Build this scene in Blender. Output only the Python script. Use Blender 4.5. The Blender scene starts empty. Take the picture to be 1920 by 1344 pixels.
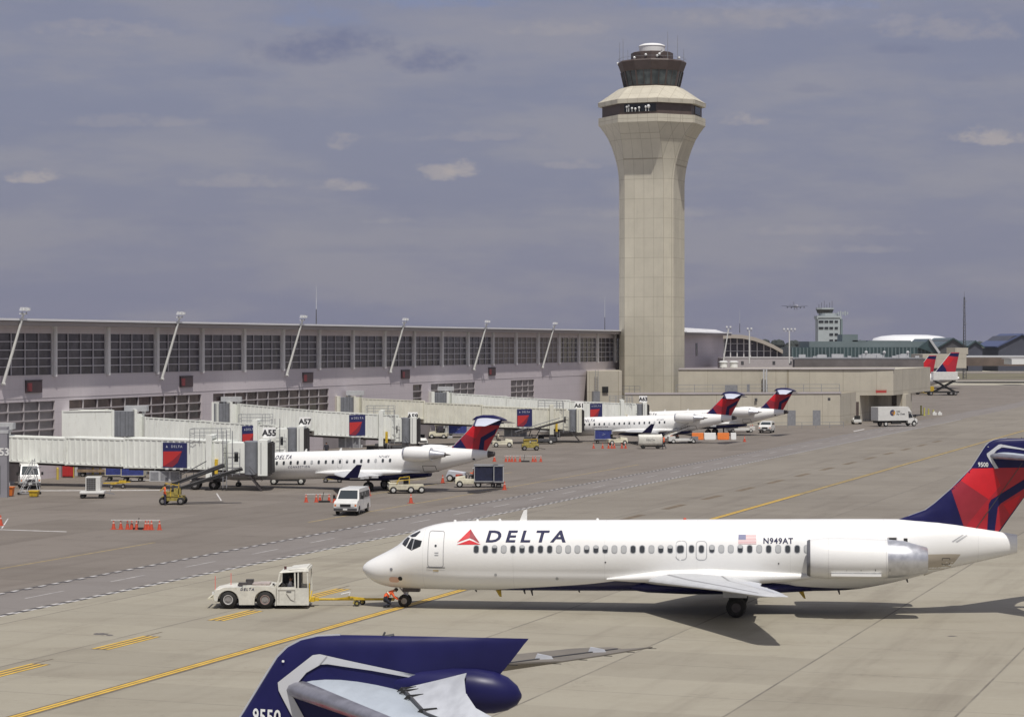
import bpy, bmesh, math, random
from mathutils import Vector, Matrix
from mathutils.geometry import tessellate_polygon
random.seed(7)
R = math.radians
sc = bpy.context.scene
COL = sc.collection
# ------------------------------------------------------------------ camera
F, H, HY = 4200.0, 14.0, 645.0            # focal length in photo pixels, eye height, horizon row
cd = bpy.data.cameras.new('camera'); cam = bpy.data.objects.new('camera', cd); COL.objects.link(cam)
cam.location = (0, 0, H); cam.rotation_euler = (R(90), 0, 0)
cd.sensor_width = 36; cd.lens = F/1920*36; cd.shift_y = -(672-HY)/1920
cd.clip_start = 1; cd.clip_end = 30000
sc.camera = cam
# ------------------------------------------------------------------ light
SUN = Vector((0.10, -0.48, 1.0)).normalized()      # towards the sun
sl = bpy.data.lights.new('sun', 'SUN'); sl.energy = 3.65; sl.angle = R(0.6); sl.color = (1.0, 0.955, 0.89)
so = bpy.data.objects.new('sun', sl); COL.objects.link(so)
so.rotation_euler = SUN.to_track_quat('Z', 'Y').to_euler()
SUN_EL = math.asin(SUN.z); SUN_ROT = math.atan2(SUN.x, SUN.y)
sc.view_settings.view_transform = 'Standard'; sc.view_settings.look = 'None'
sc.view_settings.exposure = 0.0; sc.view_settings.gamma = 1.0
sc.cycles.max_bounces = 6
# ------------------------------------------------------------------ node helpers
class NT:
    def __init__(s, tree): s.t = tree; s.n = tree.nodes; s.l = tree.links
    def new(s, typ, **kw):
        n = s.n.new(typ)
        for k, v in kw.items(): setattr(n, k, v)
        return n
    def put(s, sock, v):
        if hasattr(v, 'is_linked') or isinstance(v, bpy.types.NodeSocket): s.l.new(v, sock)
        else: sock.default_value = v
    def m(s, op, a, b=0.0, c=None, clamp=False):
        n = s.new('ShaderNodeMath', operation=op); n.use_clamp = clamp
        s.put(n.inputs[0], a); s.put(n.inputs[1], b)
        if c is not None: s.put(n.inputs[2], c)
        return n.outputs[0]
    def mix(s, fac, a, b, mode='MIX'):
        n = s.new('ShaderNodeMix', data_type='RGBA', blend_type=mode)
        s.put(n.inputs[0], fac); s.put(n.inputs[6], a); s.put(n.inputs[7], b)
        return n.outputs[2]
    def noise(s, vec, scale, detail=4, rough=.55):
        n = s.new('ShaderNodeTexNoise'); s.put(n.inputs['Vector'], vec)
        n.inputs['Scale'].default_value = scale; n.inputs['Detail'].default_value = detail; n.inputs['Roughness'].default_value = rough
        return n.outputs['Fac']
    def ss(s, x, a, b):
        n = s.new('ShaderNodeMapRange', interpolation_type='SMOOTHSTEP')
        s.put(n.inputs[0], x); n.inputs[1].default_value = a; n.inputs[2].default_value = b
        return n.outputs[0]
    def xyz(s, v):
        n = s.new('ShaderNodeSeparateXYZ'); s.l.new(v, n.inputs[0]); return n.outputs
    def comb(s, x, y, z):
        n = s.new('ShaderNodeCombineXYZ'); s.put(n.inputs[0], x); s.put(n.inputs[1], y); s.put(n.inputs[2], z); return n.outputs[0]
def C4(c): return (c[0], c[1], c[2], 1.0)
# ------------------------------------------------------------------ sky
w = bpy.data.worlds.new('World'); sc.world = w; w.use_nodes = True
t = NT(w.node_tree); t.n.clear()
sky = t.new('ShaderNodeTexSky', sky_type='NISHITA'); sky.sun_disc = False
sky.sun_elevation = SUN_EL; sky.sun_rotation = SUN_ROT; sky.air_density = 1.0; sky.dust_density = 2.0
dirv = t.new('ShaderNodeTexCoord').outputs['Generated']
dx, dy, dz = t.xyz(dirv)
den = t.m('MAXIMUM', t.m('ADD', dz, .10), .02)
cv = t.comb(t.m('DIVIDE', dx, den), t.m('MULTIPLY', t.m('DIVIDE', dy, den), 1.0), 0)
n1 = t.noise(cv, .9, 7, .6); n2 = t.noise(cv, .35, 4, .5)
sv = t.comb(t.m('MULTIPLY', dx, 9), t.m('MULTIPLY', dz, 34), t.m('MULTIPLY', dy, 4))
n3 = t.noise(sv, 1.0, 6, .6)
sv2 = t.comb(t.m('MULTIPLY', dx, 60), t.m('MULTIPLY', dz, 110), t.m('MULTIPLY', dy, 4))
n4 = t.noise(sv2, 1.0, 7, .66)
sv3 = t.comb(t.m('MULTIPLY', dx, 150), t.m('MULTIPLY', dz, 230), t.m('MULTIPLY', dy, 4))
n5 = t.noise(sv3, 1.0, 6, .6)
el = t.ss(dz, 0.0, .85)
veil = t.mix(el, (2.40, 2.46, 3.52, 1), (5.6, 5.7, 6.6, 1))           # high thin overcast, brighter overhead
low = t.ss(dz, .13, .0)
veil = t.mix(t.m('MULTIPLY', low, .75), veil, (2.42, 2.42, 3.58, 1))
streak = t.ss(n3, .40, .62)
veil = t.mix(t.m('MULTIPLY', streak, t.m('SUBTRACT', .85, t.m('MULTIPLY', low, .15))), veil, (3.30, 3.16, 3.78, 1))
dk = t.ss(n1, .52, .34)
veil = t.mix(t.m('MULTIPLY', dk, .30), veil, (2.0, 2.15, 3.4, 1))
base = t.mix(.86, sky.outputs[0], veil)
u = t.m('DIVIDE', dx, t.m('MAXIMUM', dy, .05)); v = t.m('DIVIDE', dz, t.m('MAXIMUM', dy, .05))
front = t.ss(dy, .1, .4)
# cumulus puffs and one darker bank, placed by compass direction and elevation
def puff(cx, cy, a, b, amp, col, prev, soft=.9, na=4.6, nb=1.7):
    du = t.m('DIVIDE', t.m('SUBTRACT', u, (cx-960)/F), a/F); dv = t.m('DIVIDE', t.m('SUBTRACT', v, (HY-cy)/F), b/F)
    flat = t.m('MULTIPLY', t.m('LESS_THAN', dv, 0.0), 1.2)
    dv = t.m('MULTIPLY', dv, t.m('ADD', 1.0, flat))
    r2 = t.m('ADD', t.m('MULTIPLY', du, du), t.m('MULTIPLY', dv, dv))
    k = t.m('ADD', t.m('SUBTRACT', 1.0, r2), t.m('ADD', t.m('MULTIPLY', t.m('SUBTRACT', n4, .5), na), t.m('MULTIPLY', t.m('SUBTRACT', n5, .5), nb)))
    msk = t.m('MULTIPLY', t.m('MULTIPLY', t.ss(k, -.1, soft+.4), amp), front)
    return t.mix(msk, prev, col)
pc = (5.0, 4.5, 4.35, 1); dkc = (1.6, 1.85, 3.15, 1)
for a in [(600, 95, 170, 40, .6, dkc), (640, 80, 110, 40, .5, dkc), (810, 122, 110, 40, .8, dkc), (560, 112, 100, 30, .55, dkc), (440, 140, 60, 20, .3, dkc), (1700, 95, 80, 18, .35, dkc), (1520, 170, 60, 14, .25, dkc), (1820, 150, 90, 16, .2, dkc), (330, 420, 160, 16, .2, dkc), (700, 470, 220, 14, .2, dkc)]: base = puff(*a, base, 1.1, 2.6, .8)
blc = (2.3, 2.9, 4.9, 1)
for a in [(840, 6, 190, 30, .6, blc), (600, 40, 120, 30, .35, blc), (1430, 10, 330, 24, .5, blc), (1600, 40, 120, 30, .2, blc), (560, 30, 60, 50, .25, blc)]: base = puff(*a, base, 1.5)
for a in [(820, 330, 50, 24, .6, pc), (868, 322, 34, 26, .6, pc), (1590, 470, 160, 12, .25, pc), (720, 415, 60, 10, .25, pc), (250, 230, 150, 20, .2, pc), (1040, 60, 120, 22, .25, pc), (180, 60, 160, 26, .25, pc), (900, 260, 120, 14, .22, pc), (640, 352, 70, 16, .5, pc), (62, 336, 60, 20, .7, pc), (645, 272, 40, 22, .4, pc), (1410, 228, 50, 22, .5, pc),
          (1860, 262, 85, 26, .7, pc), (1075, 312, 60, 14, .3, pc), (1760, 60, 160, 40, .3, pc), (1440, 40, 200, 40, .25, pc), (450, 345, 120, 18, .25, pc), (1240, 400, 240, 16, .18, pc), (1600, 435, 200, 16, .2, pc)]: base = puff(*a, base)
bg = t.new('ShaderNodeBackground'); t.l.new(base, bg.inputs[0]); bg.inputs[1].default_value = .087
t.l.new(bg.outputs[0], t.new('ShaderNodeOutputWorld').inputs[0])
# ------------------------------------------------------------------ materials
MATS = {}
def mat(name, col, rough=.6, metal=0.0, var=.0, vs=1.0, bump=0.0, bs=20, coat=0.0, emit=None, stretch=None, dirt=None):
    if name in MATS: return MATS[name]
    m = bpy.data.materials.new(name); m.use_nodes = True; MATS[name] = m
    q = NT(m.node_tree); b = q.n['Principled BSDF']
    b.inputs['Base Color'].default_value = C4(col); b.inputs['Roughness'].default_value = rough; b.inputs['Metallic'].default_value = metal
    if coat: b.inputs['Coat Weight'].default_value = coat; b.inputs['Coat Roughness'].default_value = .08
    tc = q.new('ShaderNodeTexCoord').outputs['Object']
    if stretch:
        mp = q.new('ShaderNodeMapping'); mp.inputs['Scale'].default_value = stretch; q.l.new(tc, mp.inputs[0]); tc2 = mp.outputs[0]
    else: tc2 = tc
    if var:
        n = q.noise(tc2, vs, 5, .6); f = q.ss(n, .3, .7)
        c = q.mix(f, C4([x*(1-var) for x in col]), C4([min(1, x*(1+var*.6)) for x in col]))
        if dirt:
            d = q.ss(q.noise(tc2, vs*2.3+.7, 6, .7), .55, .72); c = q.mix(q.m('MULTIPLY', d, dirt[1]), c, C4(dirt[0]))
        q.l.new(c, b.inputs['Base Color'])
        q.put(b.inputs['Roughness'], q.m('ADD', rough, q.m('MULTIPLY', q.m('SUBTRACT', n, .5), .25)))
    if bump:
        bn = q.new('ShaderNodeBump'); bn.inputs['Strength'].default_value = bump; bn.inputs['Distance'].default_value = .02
        q.l.new(q.noise(tc, bs, 3), bn.inputs['Height']); q.l.new(bn.outputs[0], b.inputs['Normal'])
    return m
WHITE = mat('aircraft_white', (.80, .80, .78), .32, var=.05, vs=.6, coat=.3, stretch=(.3, 1, 1))
NAVY = mat('navy_paint', (.013, .013, .075), .38, var=.12, vs=1.5); NAVY.node_tree.nodes['Principled BSDF'].inputs['Specular IOR Level'].default_value = .25
RED = mat('bright_red_paint', (.60, .010, .02), .5, var=.06, vs=2)
DRED = mat('dark_red_paint', (.30, .02, .035), .4, var=.08, vs=2)
MRED = mat('mid_red_paint', (.42, .015, .03), .4, var=.08, vs=2)
METAL = mat('bare_metal', (.62, .63, .66), .38, .75, var=.12, vs=3)
LMETAL = mat('pale_metal', (.55, .57, .61), .5, .2, var=.06, vs=2)
DMETAL = mat('dark_metal', (.10, .09, .09), .5, .6, var=.2, vs=4)
WGREY = mat('wing_grey', (.52, .53, .54), .5, var=.07, vs=1.2, dirt=((.35, .34, .33), .35))
GLASSD = mat('dark_glass', (.02, .022, .025), .08)
PANE = mat('pane_dark', (.05, .055, .06), .15)
PANEL_ = mat('pane_shade_down', (.45, .46, .46), .4)
RIM = mat('window_rim', (.42, .43, .44), .4, .3)
LINE = mat('panel_line', (.33, .33, .34), .6)
LETTER = mat('letter_navy', (.010, .012, .06), .7)
BLACK = mat('black_rubber', (.018, .018, .018), .8, var=.3, vs=5)
TYRE = mat('tyre', (.022, .021, .02), .85, var=.3, vs=6)
RIMM = mat('wheel_rim', (.32, .31, .30), .5, .4, var=.2, vs=8)
RIMW = mat('white_wheel_rim', (.6, .6, .57), .5)
YEL = mat('yellow_paint', (.62, .42, .03), .5, var=.2, vs=4, dirt=((.15, .11, .05), .5))
DYEL = mat('dull_yellow', (.36, .29, .07), .6, var=.3, vs=4, dirt=((.08, .06, .03), .6))
ORG = mat('cone_orange', (.52, .075, .035), .6, var=.12, vs=6)
ORGL = mat('barrier_orange', (.72, .19, .03), .6, var=.1, vs=3)
VEST = mat('vest_orange', (.85, .13, .035), .7, var=.12, vs=7)
VESTY = mat('vest_yellow', (.62, .58, .06), .7, var=.1, vs=7)
TROU = mat('dark_trousers', (.02, .022, .035), .9, var=.3, vs=8)
SKIN = mat('skin', (.34, .19, .12), .6)
HAIR = mat('hair', (.02, .015, .012), .8)
SHIRT = mat('shirt_white', (.6, .6, .6), .8)
VW = mat('vehicle_white', (.68, .68, .65), .35, var=.06, vs=2, coat=.3, dirt=((.3, .27, .22), .3))
CREAM = mat('vehicle_cream', (.60, .57, .44), .5, var=.12, vs=3, dirt=((.25, .22, .16), .5))
TUGW = mat('tug_white', (.66, .65, .58), .45, var=.12, vs=2.2, dirt=((.22, .18, .12), .55))
GREYD = mat('dark_grey_paint', (.07, .07, .075), .6, var=.2, vs=3)
GREYM = mat('mid_grey_paint', (.24, .245, .26), .6, var=.15, vs=3)
GREYL = mat('light_grey_paint', (.46, .47, .48), .6, var=.1, vs=3)
LAMP = mat('lamp_glass', (.75, .76, .74), .15)
CLOTHB = mat('blue_canvas', (.035, .05, .22), .8, var=.2, vs=3)
CLOTHD = mat('navy_canvas', (.018, .022, .055), .8, var=.3, vs=3)
BRW = mat('bridge_white', (.78, .80, .75), .55, var=.07, vs=.8, stretch=(1, 1, .35), dirt=((.42, .40, .33), .35))
BRY = mat('bridge_cream', (.70, .69, .59), .6, var=.08, vs=.8, dirt=((.36, .33, .24), .3))
BELL = mat('bellows_grey', (.19, .20, .22), .75, var=.12, vs=2)
BELK = mat('bellows_black', (.03, .028, .028), .85, var=.2, vs=5)
def object_coord_mat(name, col, rough, fn):
    m = bpy.data.materials.new(name); m.use_nodes = True; q = NT(m.node_tree); b = q.n['Principled BSDF']
    b.inputs['Roughness'].default_value = rough
    fn(q, b, q.new('ShaderNodeTexCoord').outputs['Object']); return m
def line_mask(q, x, pitch, width, off=0.0):
    f = q.m('FRACT', q.m('DIVIDE', q.m('ADD', x, off), pitch))
    return q.m('LESS_THAN', q.m('ABSOLUTE', q.m('SUBTRACT', f, .5)), width/pitch/2)
def mk_panels(name, col, line, px, pz, wd, offx=.0, offz=.0, var=.08, both=True, rough=.8, vs=.35):
    def fn(q, b, tc):
        x, y, z = q.xyz(tc)
        l = q.m('MAXIMUM', line_mask(q, z, pz, wd, offz), line_mask(q, x, px, wd, offx))
        if both: l = q.m('MAXIMUM', l, line_mask(q, y, px, wd, offx+.3))
        n = q.ss(q.noise(tc, vs, 6, .6), .3, .7)
        cell = q.new('ShaderNodeTexWhiteNoise', noise_dimensions='3D')
        q.l.new(q.comb(q.m('FLOOR', q.m('DIVIDE', q.m('ADD', x, offx+px/2), px)), q.m('FLOOR', q.m('DIVIDE', q.m('ADD', y, offx+.3+px/2), px)) if both else 0.0, q.m('FLOOR', q.m('DIVIDE', q.m('ADD', z, offz+pz/2), pz))), cell.inputs['Vector'])
        k = q.m('ADD', q.m('MULTIPLY', n, .6), q.m('MULTIPLY', cell.outputs['Value'], .4))
        c = q.mix(k, C4([v*(1-var) for v in col]), C4([v*(1+var) for v in col]))
        stv = q.comb(q.m('MULTIPLY', x, 2.2), q.m('MULTIPLY', y, 2.2), q.m('MULTIPLY', z, .12))
        st = q.ss(q.noise(stv, 1.0, 5, .6), .52, .75)
        c = q.mix(q.m('MULTIPLY', st, .22), c, C4([v*.6 for v in col]))
        c = q.mix(q.m('MULTIPLY', l, .75), c, C4(line))
        q.l.new(c, b.inputs['Base Color'])
    return object_coord_mat(name, col, rough, fn)
TOWERM = mk_panels('tower_concrete', (.50, .468, .38), (.27, .24, .18), 2.075, 3.63, .07, offz=.9, offx=1.0375)
BEIGE = mk_panels('beige_precast', (.475, .44, .36), (.27, .235, .17), 6.2, 3.9, .07, offz=.4)
CONWALL = mk_panels('concourse_panel', (.57, .52, .54), (.46, .415, .43), 10.9, 1.25, .04, both=False, var=.04)
CONTRIM = mat('concourse_trim', (.46, .425, .43), .7, var=.06, vs=.5)
CONPOST = mat('concourse_post', (.68, .665, .66), .6, var=.05, vs=1)
ROOFW = mat('roof_white', (.72, .72, .73), .5, var=.04, vs=.4)
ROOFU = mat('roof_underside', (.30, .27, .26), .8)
MULL = mat('mullion', (.50, .48, .51), .5)
BROWN = mat('tower_brown', (.085, .062, .055), .55, var=.15, vs=1)
def glassmat(name, a, b_, sc_=.5, rough=.12):
    def fn(q, b, tc):
        x, y, z = q.xyz(tc)
        cell = q.new('ShaderNodeTexWhiteNoise', noise_dimensions='3D')
        q.l.new(q.comb(q.m('FLOOR', q.m('DIVIDE', x, 2.7)), 0.0, q.m('FLOOR', q.m('DIVIDE', z, .9))), cell.inputs['Vector'])
        k = q.m('ADD', q.m('MULTIPLY', q.ss(q.noise(tc, sc_, 5, .6), .35, .68), .75), q.m('MULTIPLY', cell.outputs['Value'], .25))
        q.l.new(q.mix(k, C4(a), C4(b_)), b.inputs['Base Color'])
    return object_coord_mat(name, a, rough, fn)
CGLASS = glassmat('concourse_glass', (.040, .036, .044), (.105, .095, .11))
CGLASSB = glassmat('concourse_glass_blinds', (.13, .105, .095), (.19, .16, .145), rough=.4)
LGLASS = glassmat('lower_glass', (.035, .028, .03), (.15, .11, .10), .35)
LGLASS2 = glassmat('lower_glass_pale', (.16, .145, .15), (.26, .235, .235), .35, .3)
TGLASS = glassmat('tower_glass', (.03, .04, .045), (.12, .14, .14), .5, .08)
# ------------------------------------------------------------------ mesh building
class MB:
    def __init__(s): s.v = []; s.f = []; s.m = []
    def add(s, vs, fs, mi=0):
        o = len(s.v); s.v += [tuple(p) for p in vs]; s.f += [tuple(i+o for i in f) for f in fs]; s.m += [mi]*len(fs); return s
    def box(s, c, d, mi=0, rz=0.0, ry=0.0, taper=None):
        x, y, z = [k/2 for k in d]; M = Matrix.Translation(c) @ Matrix.Rotation(rz, 4, 'Z') @ Matrix.Rotation(ry, 4, 'Y')
        tp = taper or (1, 1)
        P = [M @ Vector((a*x*(tp[0] if e > 0 else 1), b*y*(tp[1] if e > 0 else 1), e*z)) for e in (-1, 1) for a, b in ((-1, -1), (1, -1), (1, 1), (-1, 1))]
        return s.add(P, [(0, 3, 2, 1), (4, 5, 6, 7), (0, 1, 5, 4), (1, 2, 6, 5), (2, 3, 7, 6), (3, 0, 4, 7)], mi)
    def bb(s, a, b, mi=0): return s.box([(p+q)/2 for p, q in zip(a, b)], [abs(q-p) for p, q in zip(a, b)], mi)
    def hexa(s, P, mi=0): return s.add(P, [(0, 3, 2, 1), (4, 5, 6, 7), (0, 1, 5, 4), (1, 2, 6, 5), (2, 3, 7, 6), (3, 0, 4, 7)], mi)
    def bar(s, a, b, w_, h_=None, mi=0):
        a, b = Vector(a), Vector(b); h_ = h_ or w_; d = (b-a).normalized()
        up = Vector((0, 0, 1)) if abs(d.z) < .95 else Vector((0, 1, 0)); sd = d.cross(up).normalized()*w_/2; u_ = sd.cross(d).normalized()*h_/2
        P = [p+i*sd+j*u_ for p in (a, b) for i, j in ((-1, -1), (1, -1), (1, 1), (-1, 1))]
        return s.hexa(P, mi)
    def cyl(s, a, b, r0, r1=None, n=16, mi=0, cap=True):
        a, b = Vector(a), Vector(b); r1 = r0 if r1 is None else r1; d = (b-a).normalized()
        up = Vector((0, 0, 1)) if abs(d.z) < .95 else Vector((1, 0, 0)); e1 = d.cross(up).normalized(); e2 = d.cross(e1)
        P = [p+(e1*math.cos(k*math.tau/n)+e2*math.sin(k*math.tau/n))*r for p, r in ((a, r0), (b, r1)) for k in range(n)]
        fs = [(k, n+k, n+(k+1) % n, (k+1) % n) for k in range(n)]
        if cap: fs += [tuple(range(n)), tuple(reversed(range(n, 2*n)))]
        return s.add(P, fs, mi)
    def tube(s, pts, r, n=8, mi=0):
        for a, b in zip(pts, pts[1:]): s.cyl(a, b, r, r, n, mi)
        return s
    def loft(s, rings, mi=0, cap=True, close=True):
        n = len(rings[0]); P = [p for r_ in rings for p in r_]; fs = []
        for i in range(len(rings)-1):
            for k in range(n if close else n-1): fs.append((i*n+k, i*n+(k+1) % n, (i+1)*n+(k+1) % n, (i+1)*n+k))
        if cap: fs += [tuple(reversed(range(n))), tuple((len(rings)-1)*n+k for k in range(n))]
        return s.add(P, fs, mi)
    def prism(s, poly, a0, a1, axis='y', mi=0):
        f_ = {'y': lambda p, q: (p[0], q, p[1]), 'x': lambda p, q: (q, p[0], p[1]), 'z': lambda p, q: (p[0], p[1], q)}[axis]
        n = len(poly); P = [f_(p, a0) for p in poly]+[f_(p, a1) for p in poly]
        fs = [(k, (k+1) % n, n+(k+1) % n, n+k) for k in range(n)]+[tuple(reversed(range(n))), tuple(range(n, 2*n))]
        return s.add(P, fs, mi)
    def ball(s, c, r, mi=0, nu=12, nv=8, sc_=(1, 1, 1)):
        rings = [[(c[0]+r*sc_[0]*math.sin(math.pi*i/nv)*math.cos(math.tau*k/nu), c[1]+r*sc_[1]*math.sin(math.pi*i/nv)*math.sin(math.tau*k/nu), c[2]-r*sc_[2]*math.cos(math.pi*i/nv)) for k in range(nu)] for i in range(nv+1)]
        return s.loft(rings, mi, cap=False)
    def torus(s, c, R_, r, mi=0, nu=22, nv=8):           # axle along y
        rings = [[(c[0]+(R_+r*math.cos(b))*math.cos(a), c[1]+r*1.15*math.sin(b), c[2]+(R_+r*math.cos(b))*math.sin(a)) for b in [math.tau*j/nv for j in range(nv)]] for a in [math.tau*i/nu for i in range(nu+1)]]
        return s.loft(rings, mi, cap=False)
    def build(s, name, mats, parent=None, smooth=35, loc=None, bevel=0, recalc=True):
        me = bpy.data.meshes.new(name); me.from_pydata(s.v, [], s.f)
        mats = mats if isinstance(mats, (list, tuple)) else [mats]
        for m_ in mats: me.materials.append(m_)
        me.polygons.foreach_set('material_index', s.m)
        if recalc:
            bm = bmesh.new(); bm.from_mesh(me); bmesh.ops.recalc_face_normals(bm, faces=bm.faces); bm.to_mesh(me); bm.free()
        if smooth: me.shade_smooth(); me.set_sharp_from_angle(angle=R(smooth))
        me.update()
        o = bpy.data.objects.new(name, me); COL.objects.link(o)
        if parent: o.parent = parent
        if loc: o.location = loc
        if bevel:
            bv = o.modifiers.new('bevel', 'BEVEL'); bv.width = bevel; bv.segments = 2; bv.limit_method = 'ANGLE'; bv.angle_limit = R(40)
        return o
def tag(o, label=None, cat=None, group=None, kind=None):
    if label: o['label'] = label
    if cat: o['category'] = cat
    if group: o['group'] = group
    if kind: o['kind'] = kind
    return o
def thing(name, label, cat, loc=(0, 0, 0), rz=0.0, group=None):
    o = bpy.data.objects.new(name, None); COL.objects.link(o); o.location = loc; o.rotation_euler = (0, 0, rz); o.empty_display_size = .5
    return tag(o, label, cat, group)
def copy_tree(o, parent=None):
    c = o.copy(); COL.objects.link(c)
    if parent: c.parent = parent
    for ch in [x for x in o.children]: copy_tree(ch, c)
    return c
def dup(o, loc, rz, label, group=None):
    c = copy_tree(o); c.location = loc; c.rotation_euler = (0, 0, rz); c['label'] = label
    if group: c['group'] = group
    return c
def structure(o): o['kind'] = 'structure'; return o
def G(px, py, z=0.0):                      # ground point seen at a photo pixel
    Y = F*(H-z)/(py-HY); return Vector(((px-960)*Y/F, Y, z))
def XY(px, Y): return Vector(((px-960)*Y/F, Y, 0))
def Z(py, Y): return H-(py-HY)*Y/F
# ------------------------------------------------------------------ text and decals
def text_mesh(body, size, spacing=1.0, shear=0.0, align='LEFT', bold=0.0):
    cu = bpy.data.curves.new('t', 'FONT'); cu.body = body; cu.size = size; cu.space_character = spacing; cu.shear = shear; cu.align_x = align; cu.offset = bold; cu.resolution_u = 3
    ob = bpy.data.objects.new('t', cu); COL.objects.link(ob); bpy.context.view_layer.update()
    me = bpy.data.meshes.new_from_object(ob.evaluated_get(bpy.context.evaluated_depsgraph_get()))
    bpy.data.objects.remove(ob); bpy.data.curves.remove(cu); return me
def polys_mesh(polys):
    me = bpy.data.meshes.new('d'); V, Fc = [], []
    for p in polys:
        o = len(V); V += [(a, b, 0) for a, b in p]
        for tr in tessellate_polygon([[Vector((a, b, 0)) for a, b in p]]): Fc.append(tuple(o+i for i in tr))
    me.from_pydata(V, [], Fc); return me
def decal(name, src, fn, m, parent, step=None):
    """lay a flat 2D mesh (a, b) on a surface through fn(a, b) -> (x, y, z)"""
    me = polys_mesh(src) if isinstance(src, list) else src
    bm = bmesh.new(); bm.from_mesh(me)
    if step:
        for ax in (0, 1):
            lo = min(v.co[ax] for v in bm.verts); hi = max(v.co[ax] for v in bm.verts); k = math.floor(lo/step)+1
            while k*step < hi:
                co = [0, 0, 0]; no = [0, 0, 0]; co[ax] = k*step; no[ax] = 1
                bmesh.ops.bisect_plane(bm, geom=bm.verts[:]+bm.edges[:]+bm.faces[:], plane_co=co, plane_no=no); k += 1
    for v in bm.verts: v.co = Vector(fn(v.co.x, v.co.y))
    out = bpy.data.meshes.new(name); bm.to_mesh(out); bm.free()
    out.materials.clear(); out.materials.append(m); out.shade_smooth()
    for p in out.polygons: p.material_index = 0
    o = bpy.data.objects.new(name, out); COL.objects.link(o)
    if parent: o.parent = parent
    return o
def rrect(cx, cy, w_, h_, r, n=4):
    return [(cx+sx*(w_/2-r)+r*math.cos(a0+k*math.pi/2/n), cy+sy*(h_/2-r)+r*math.sin(a0+k*math.pi/2/n)) for sx, sy, a0 in ((1, 1, 0), (-1, 1, math.pi/2), (-1, -1, math.pi), (1, -1, 1.5*math.pi)) for k in range(n+1)]
def rring(cx, cy, w_, h_, r, t_, n=4):
    o = rrect(cx, cy, w_, h_, r, n); i = rrect(cx, cy, w_-2*t_, h_-2*t_, max(.01, r-t_), n); k = len(o)
    return [[o[j], o[(j+1) % k], i[(j+1) % k], i[j]] for j in range(k)]
def interp(pts, x):
    """smooth monotone interpolation through (x, y) control points"""
    n = len(pts)
    if x <= pts[0][0]: return pts[0][1]
    if x >= pts[-1][0]: return pts[-1][1]
    i = max(k for k in range(n-1) if pts[k][0] <= x)
    def sl_(k):
        if k <= 0 or k >= n-1:
            a, b = (0, 1) if k <= 0 else (n-2, n-1); return (pts[b][1]-pts[a][1])/(pts[b][0]-pts[a][0])
        d0 = (pts[k][1]-pts[k-1][1])/(pts[k][0]-pts[k-1][0]); d1 = (pts[k+1][1]-pts[k][1])/(pts[k+1][0]-pts[k][0])
        return 0 if d0*d1 <= 0 else 2*d0*d1/(d0+d1)
    x0, y0 = pts[i]; x1, y1 = pts[i+1]; h_ = x1-x0; t_ = (x-x0)/h_; m0, m1 = sl_(i)*h_, sl_(i+1)*h_
    return (2*t_**3-3*t_**2+1)*y0+(t_**3-2*t_**2+t_)*m0+(-2*t_**3+3*t_**2)*y1+(t_**3-t_**2)*m1
def lin(pts, x):
    if x <= pts[0][0]: return pts[0][1]
    for (a, b), (c_, d_) in zip(pts, pts[1:]):
        if x <= c_: return b+(d_-b)*(x-a)/(c_-a)
    return pts[-1][1]
def foil(c):                               # half thickness of a symmetrical section, 0..1
    c = min(max(c, 0), 1); return 2.96*math.sqrt(c)-1.26*c*1.0-3.5*c*c+2.8*c**3-1.0*c**4 if c < 1 else 0
def foil_(c):
    c = min(max(c, 0), 1)
    for a, b_ in zip(CH, CH[1:]):
        if c <= b_: return foil(a)+(foil(b_)-foil(a))*(c-a)/(b_-a)
    return 0
CH = [0, .008, .03, .08, .16, .28, .42, .58, .74, .88, 1.0]
# ------------------------------------------------------------------ ground
PH = R(20.04); SP, CP = math.sin(PH), math.cos(PH)
def AB(a, b, z=0.0): return Vector((a*SP+b*CP, a*CP-b*SP, z))      # a along the concourse, b away from it
def toAB(p): return (p[0]*SP+p[1]*CP, p[0]*CP-p[1]*SP)
gm = bpy.data.materials.new('apron_concrete'); gm.use_nodes = True; q = NT(gm.node_tree); b = q.n['Principled BSDF']
pos = q.new('ShaderNodeNewGeometry').outputs['Position']; gx, gy, gz = q.xyz(pos)
ga = q.m('ADD', q.m('MULTIPLY', gx, SP), q.m('MULTIPLY', gy, CP)); gb = q.m('SUBTRACT', q.m('MULTIPLY', gx, CP), q.m('MULTIPLY', gy, SP))
wob = q.m('MULTIPLY', q.m('SUBTRACT', q.noise(pos, .05, 3), .5), 2.0)
gate = q.ss(q.m('ADD', gb, wob), -69.5, -71.0)         # 1 in the gate apron beside the concourse
road = q.ss(gb, -64.3, -64.9)
far = q.ss(gy, 330.0, 420.0)
PITCH = 8.2
cell = q.new('ShaderNodeTexWhiteNoise', noise_dimensions='2D')
q.l.new(q.comb(q.m('FLOOR', q.m('DIVIDE', ga, PITCH)), q.m('FLOOR', q.m('DIVIDE', q.m('ADD', gb, 13.2), PITCH)), 0), cell.inputs['Vector'])
n_big = q.noise(pos, .022, 5, .6); n_mid = q.noise(pos, .22, 6, .65); n_fine = q.noise(pos, 3.0, 5, .7)
stv = q.comb(q.m('MULTIPLY', ga, .035), q.m('MULTIPLY', gb, .45), 0); n_str = q.noise(stv, 1.0, 6, .62)
stx = q.comb(q.m('MULTIPLY', gx, .05), q.m('MULTIPLY', gy, .33), 0); n_sx = q.noise(stx, 1.0, 6, .6)
c = q.mix(cell.outputs['Value'], (.262, .238, .185, 1), (.318, .292, .228, 1))
c = q.mix(q.m('MULTIPLY', q.ss(n_big, .35, .65), .55), c, (.335, .31, .245, 1))
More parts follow.
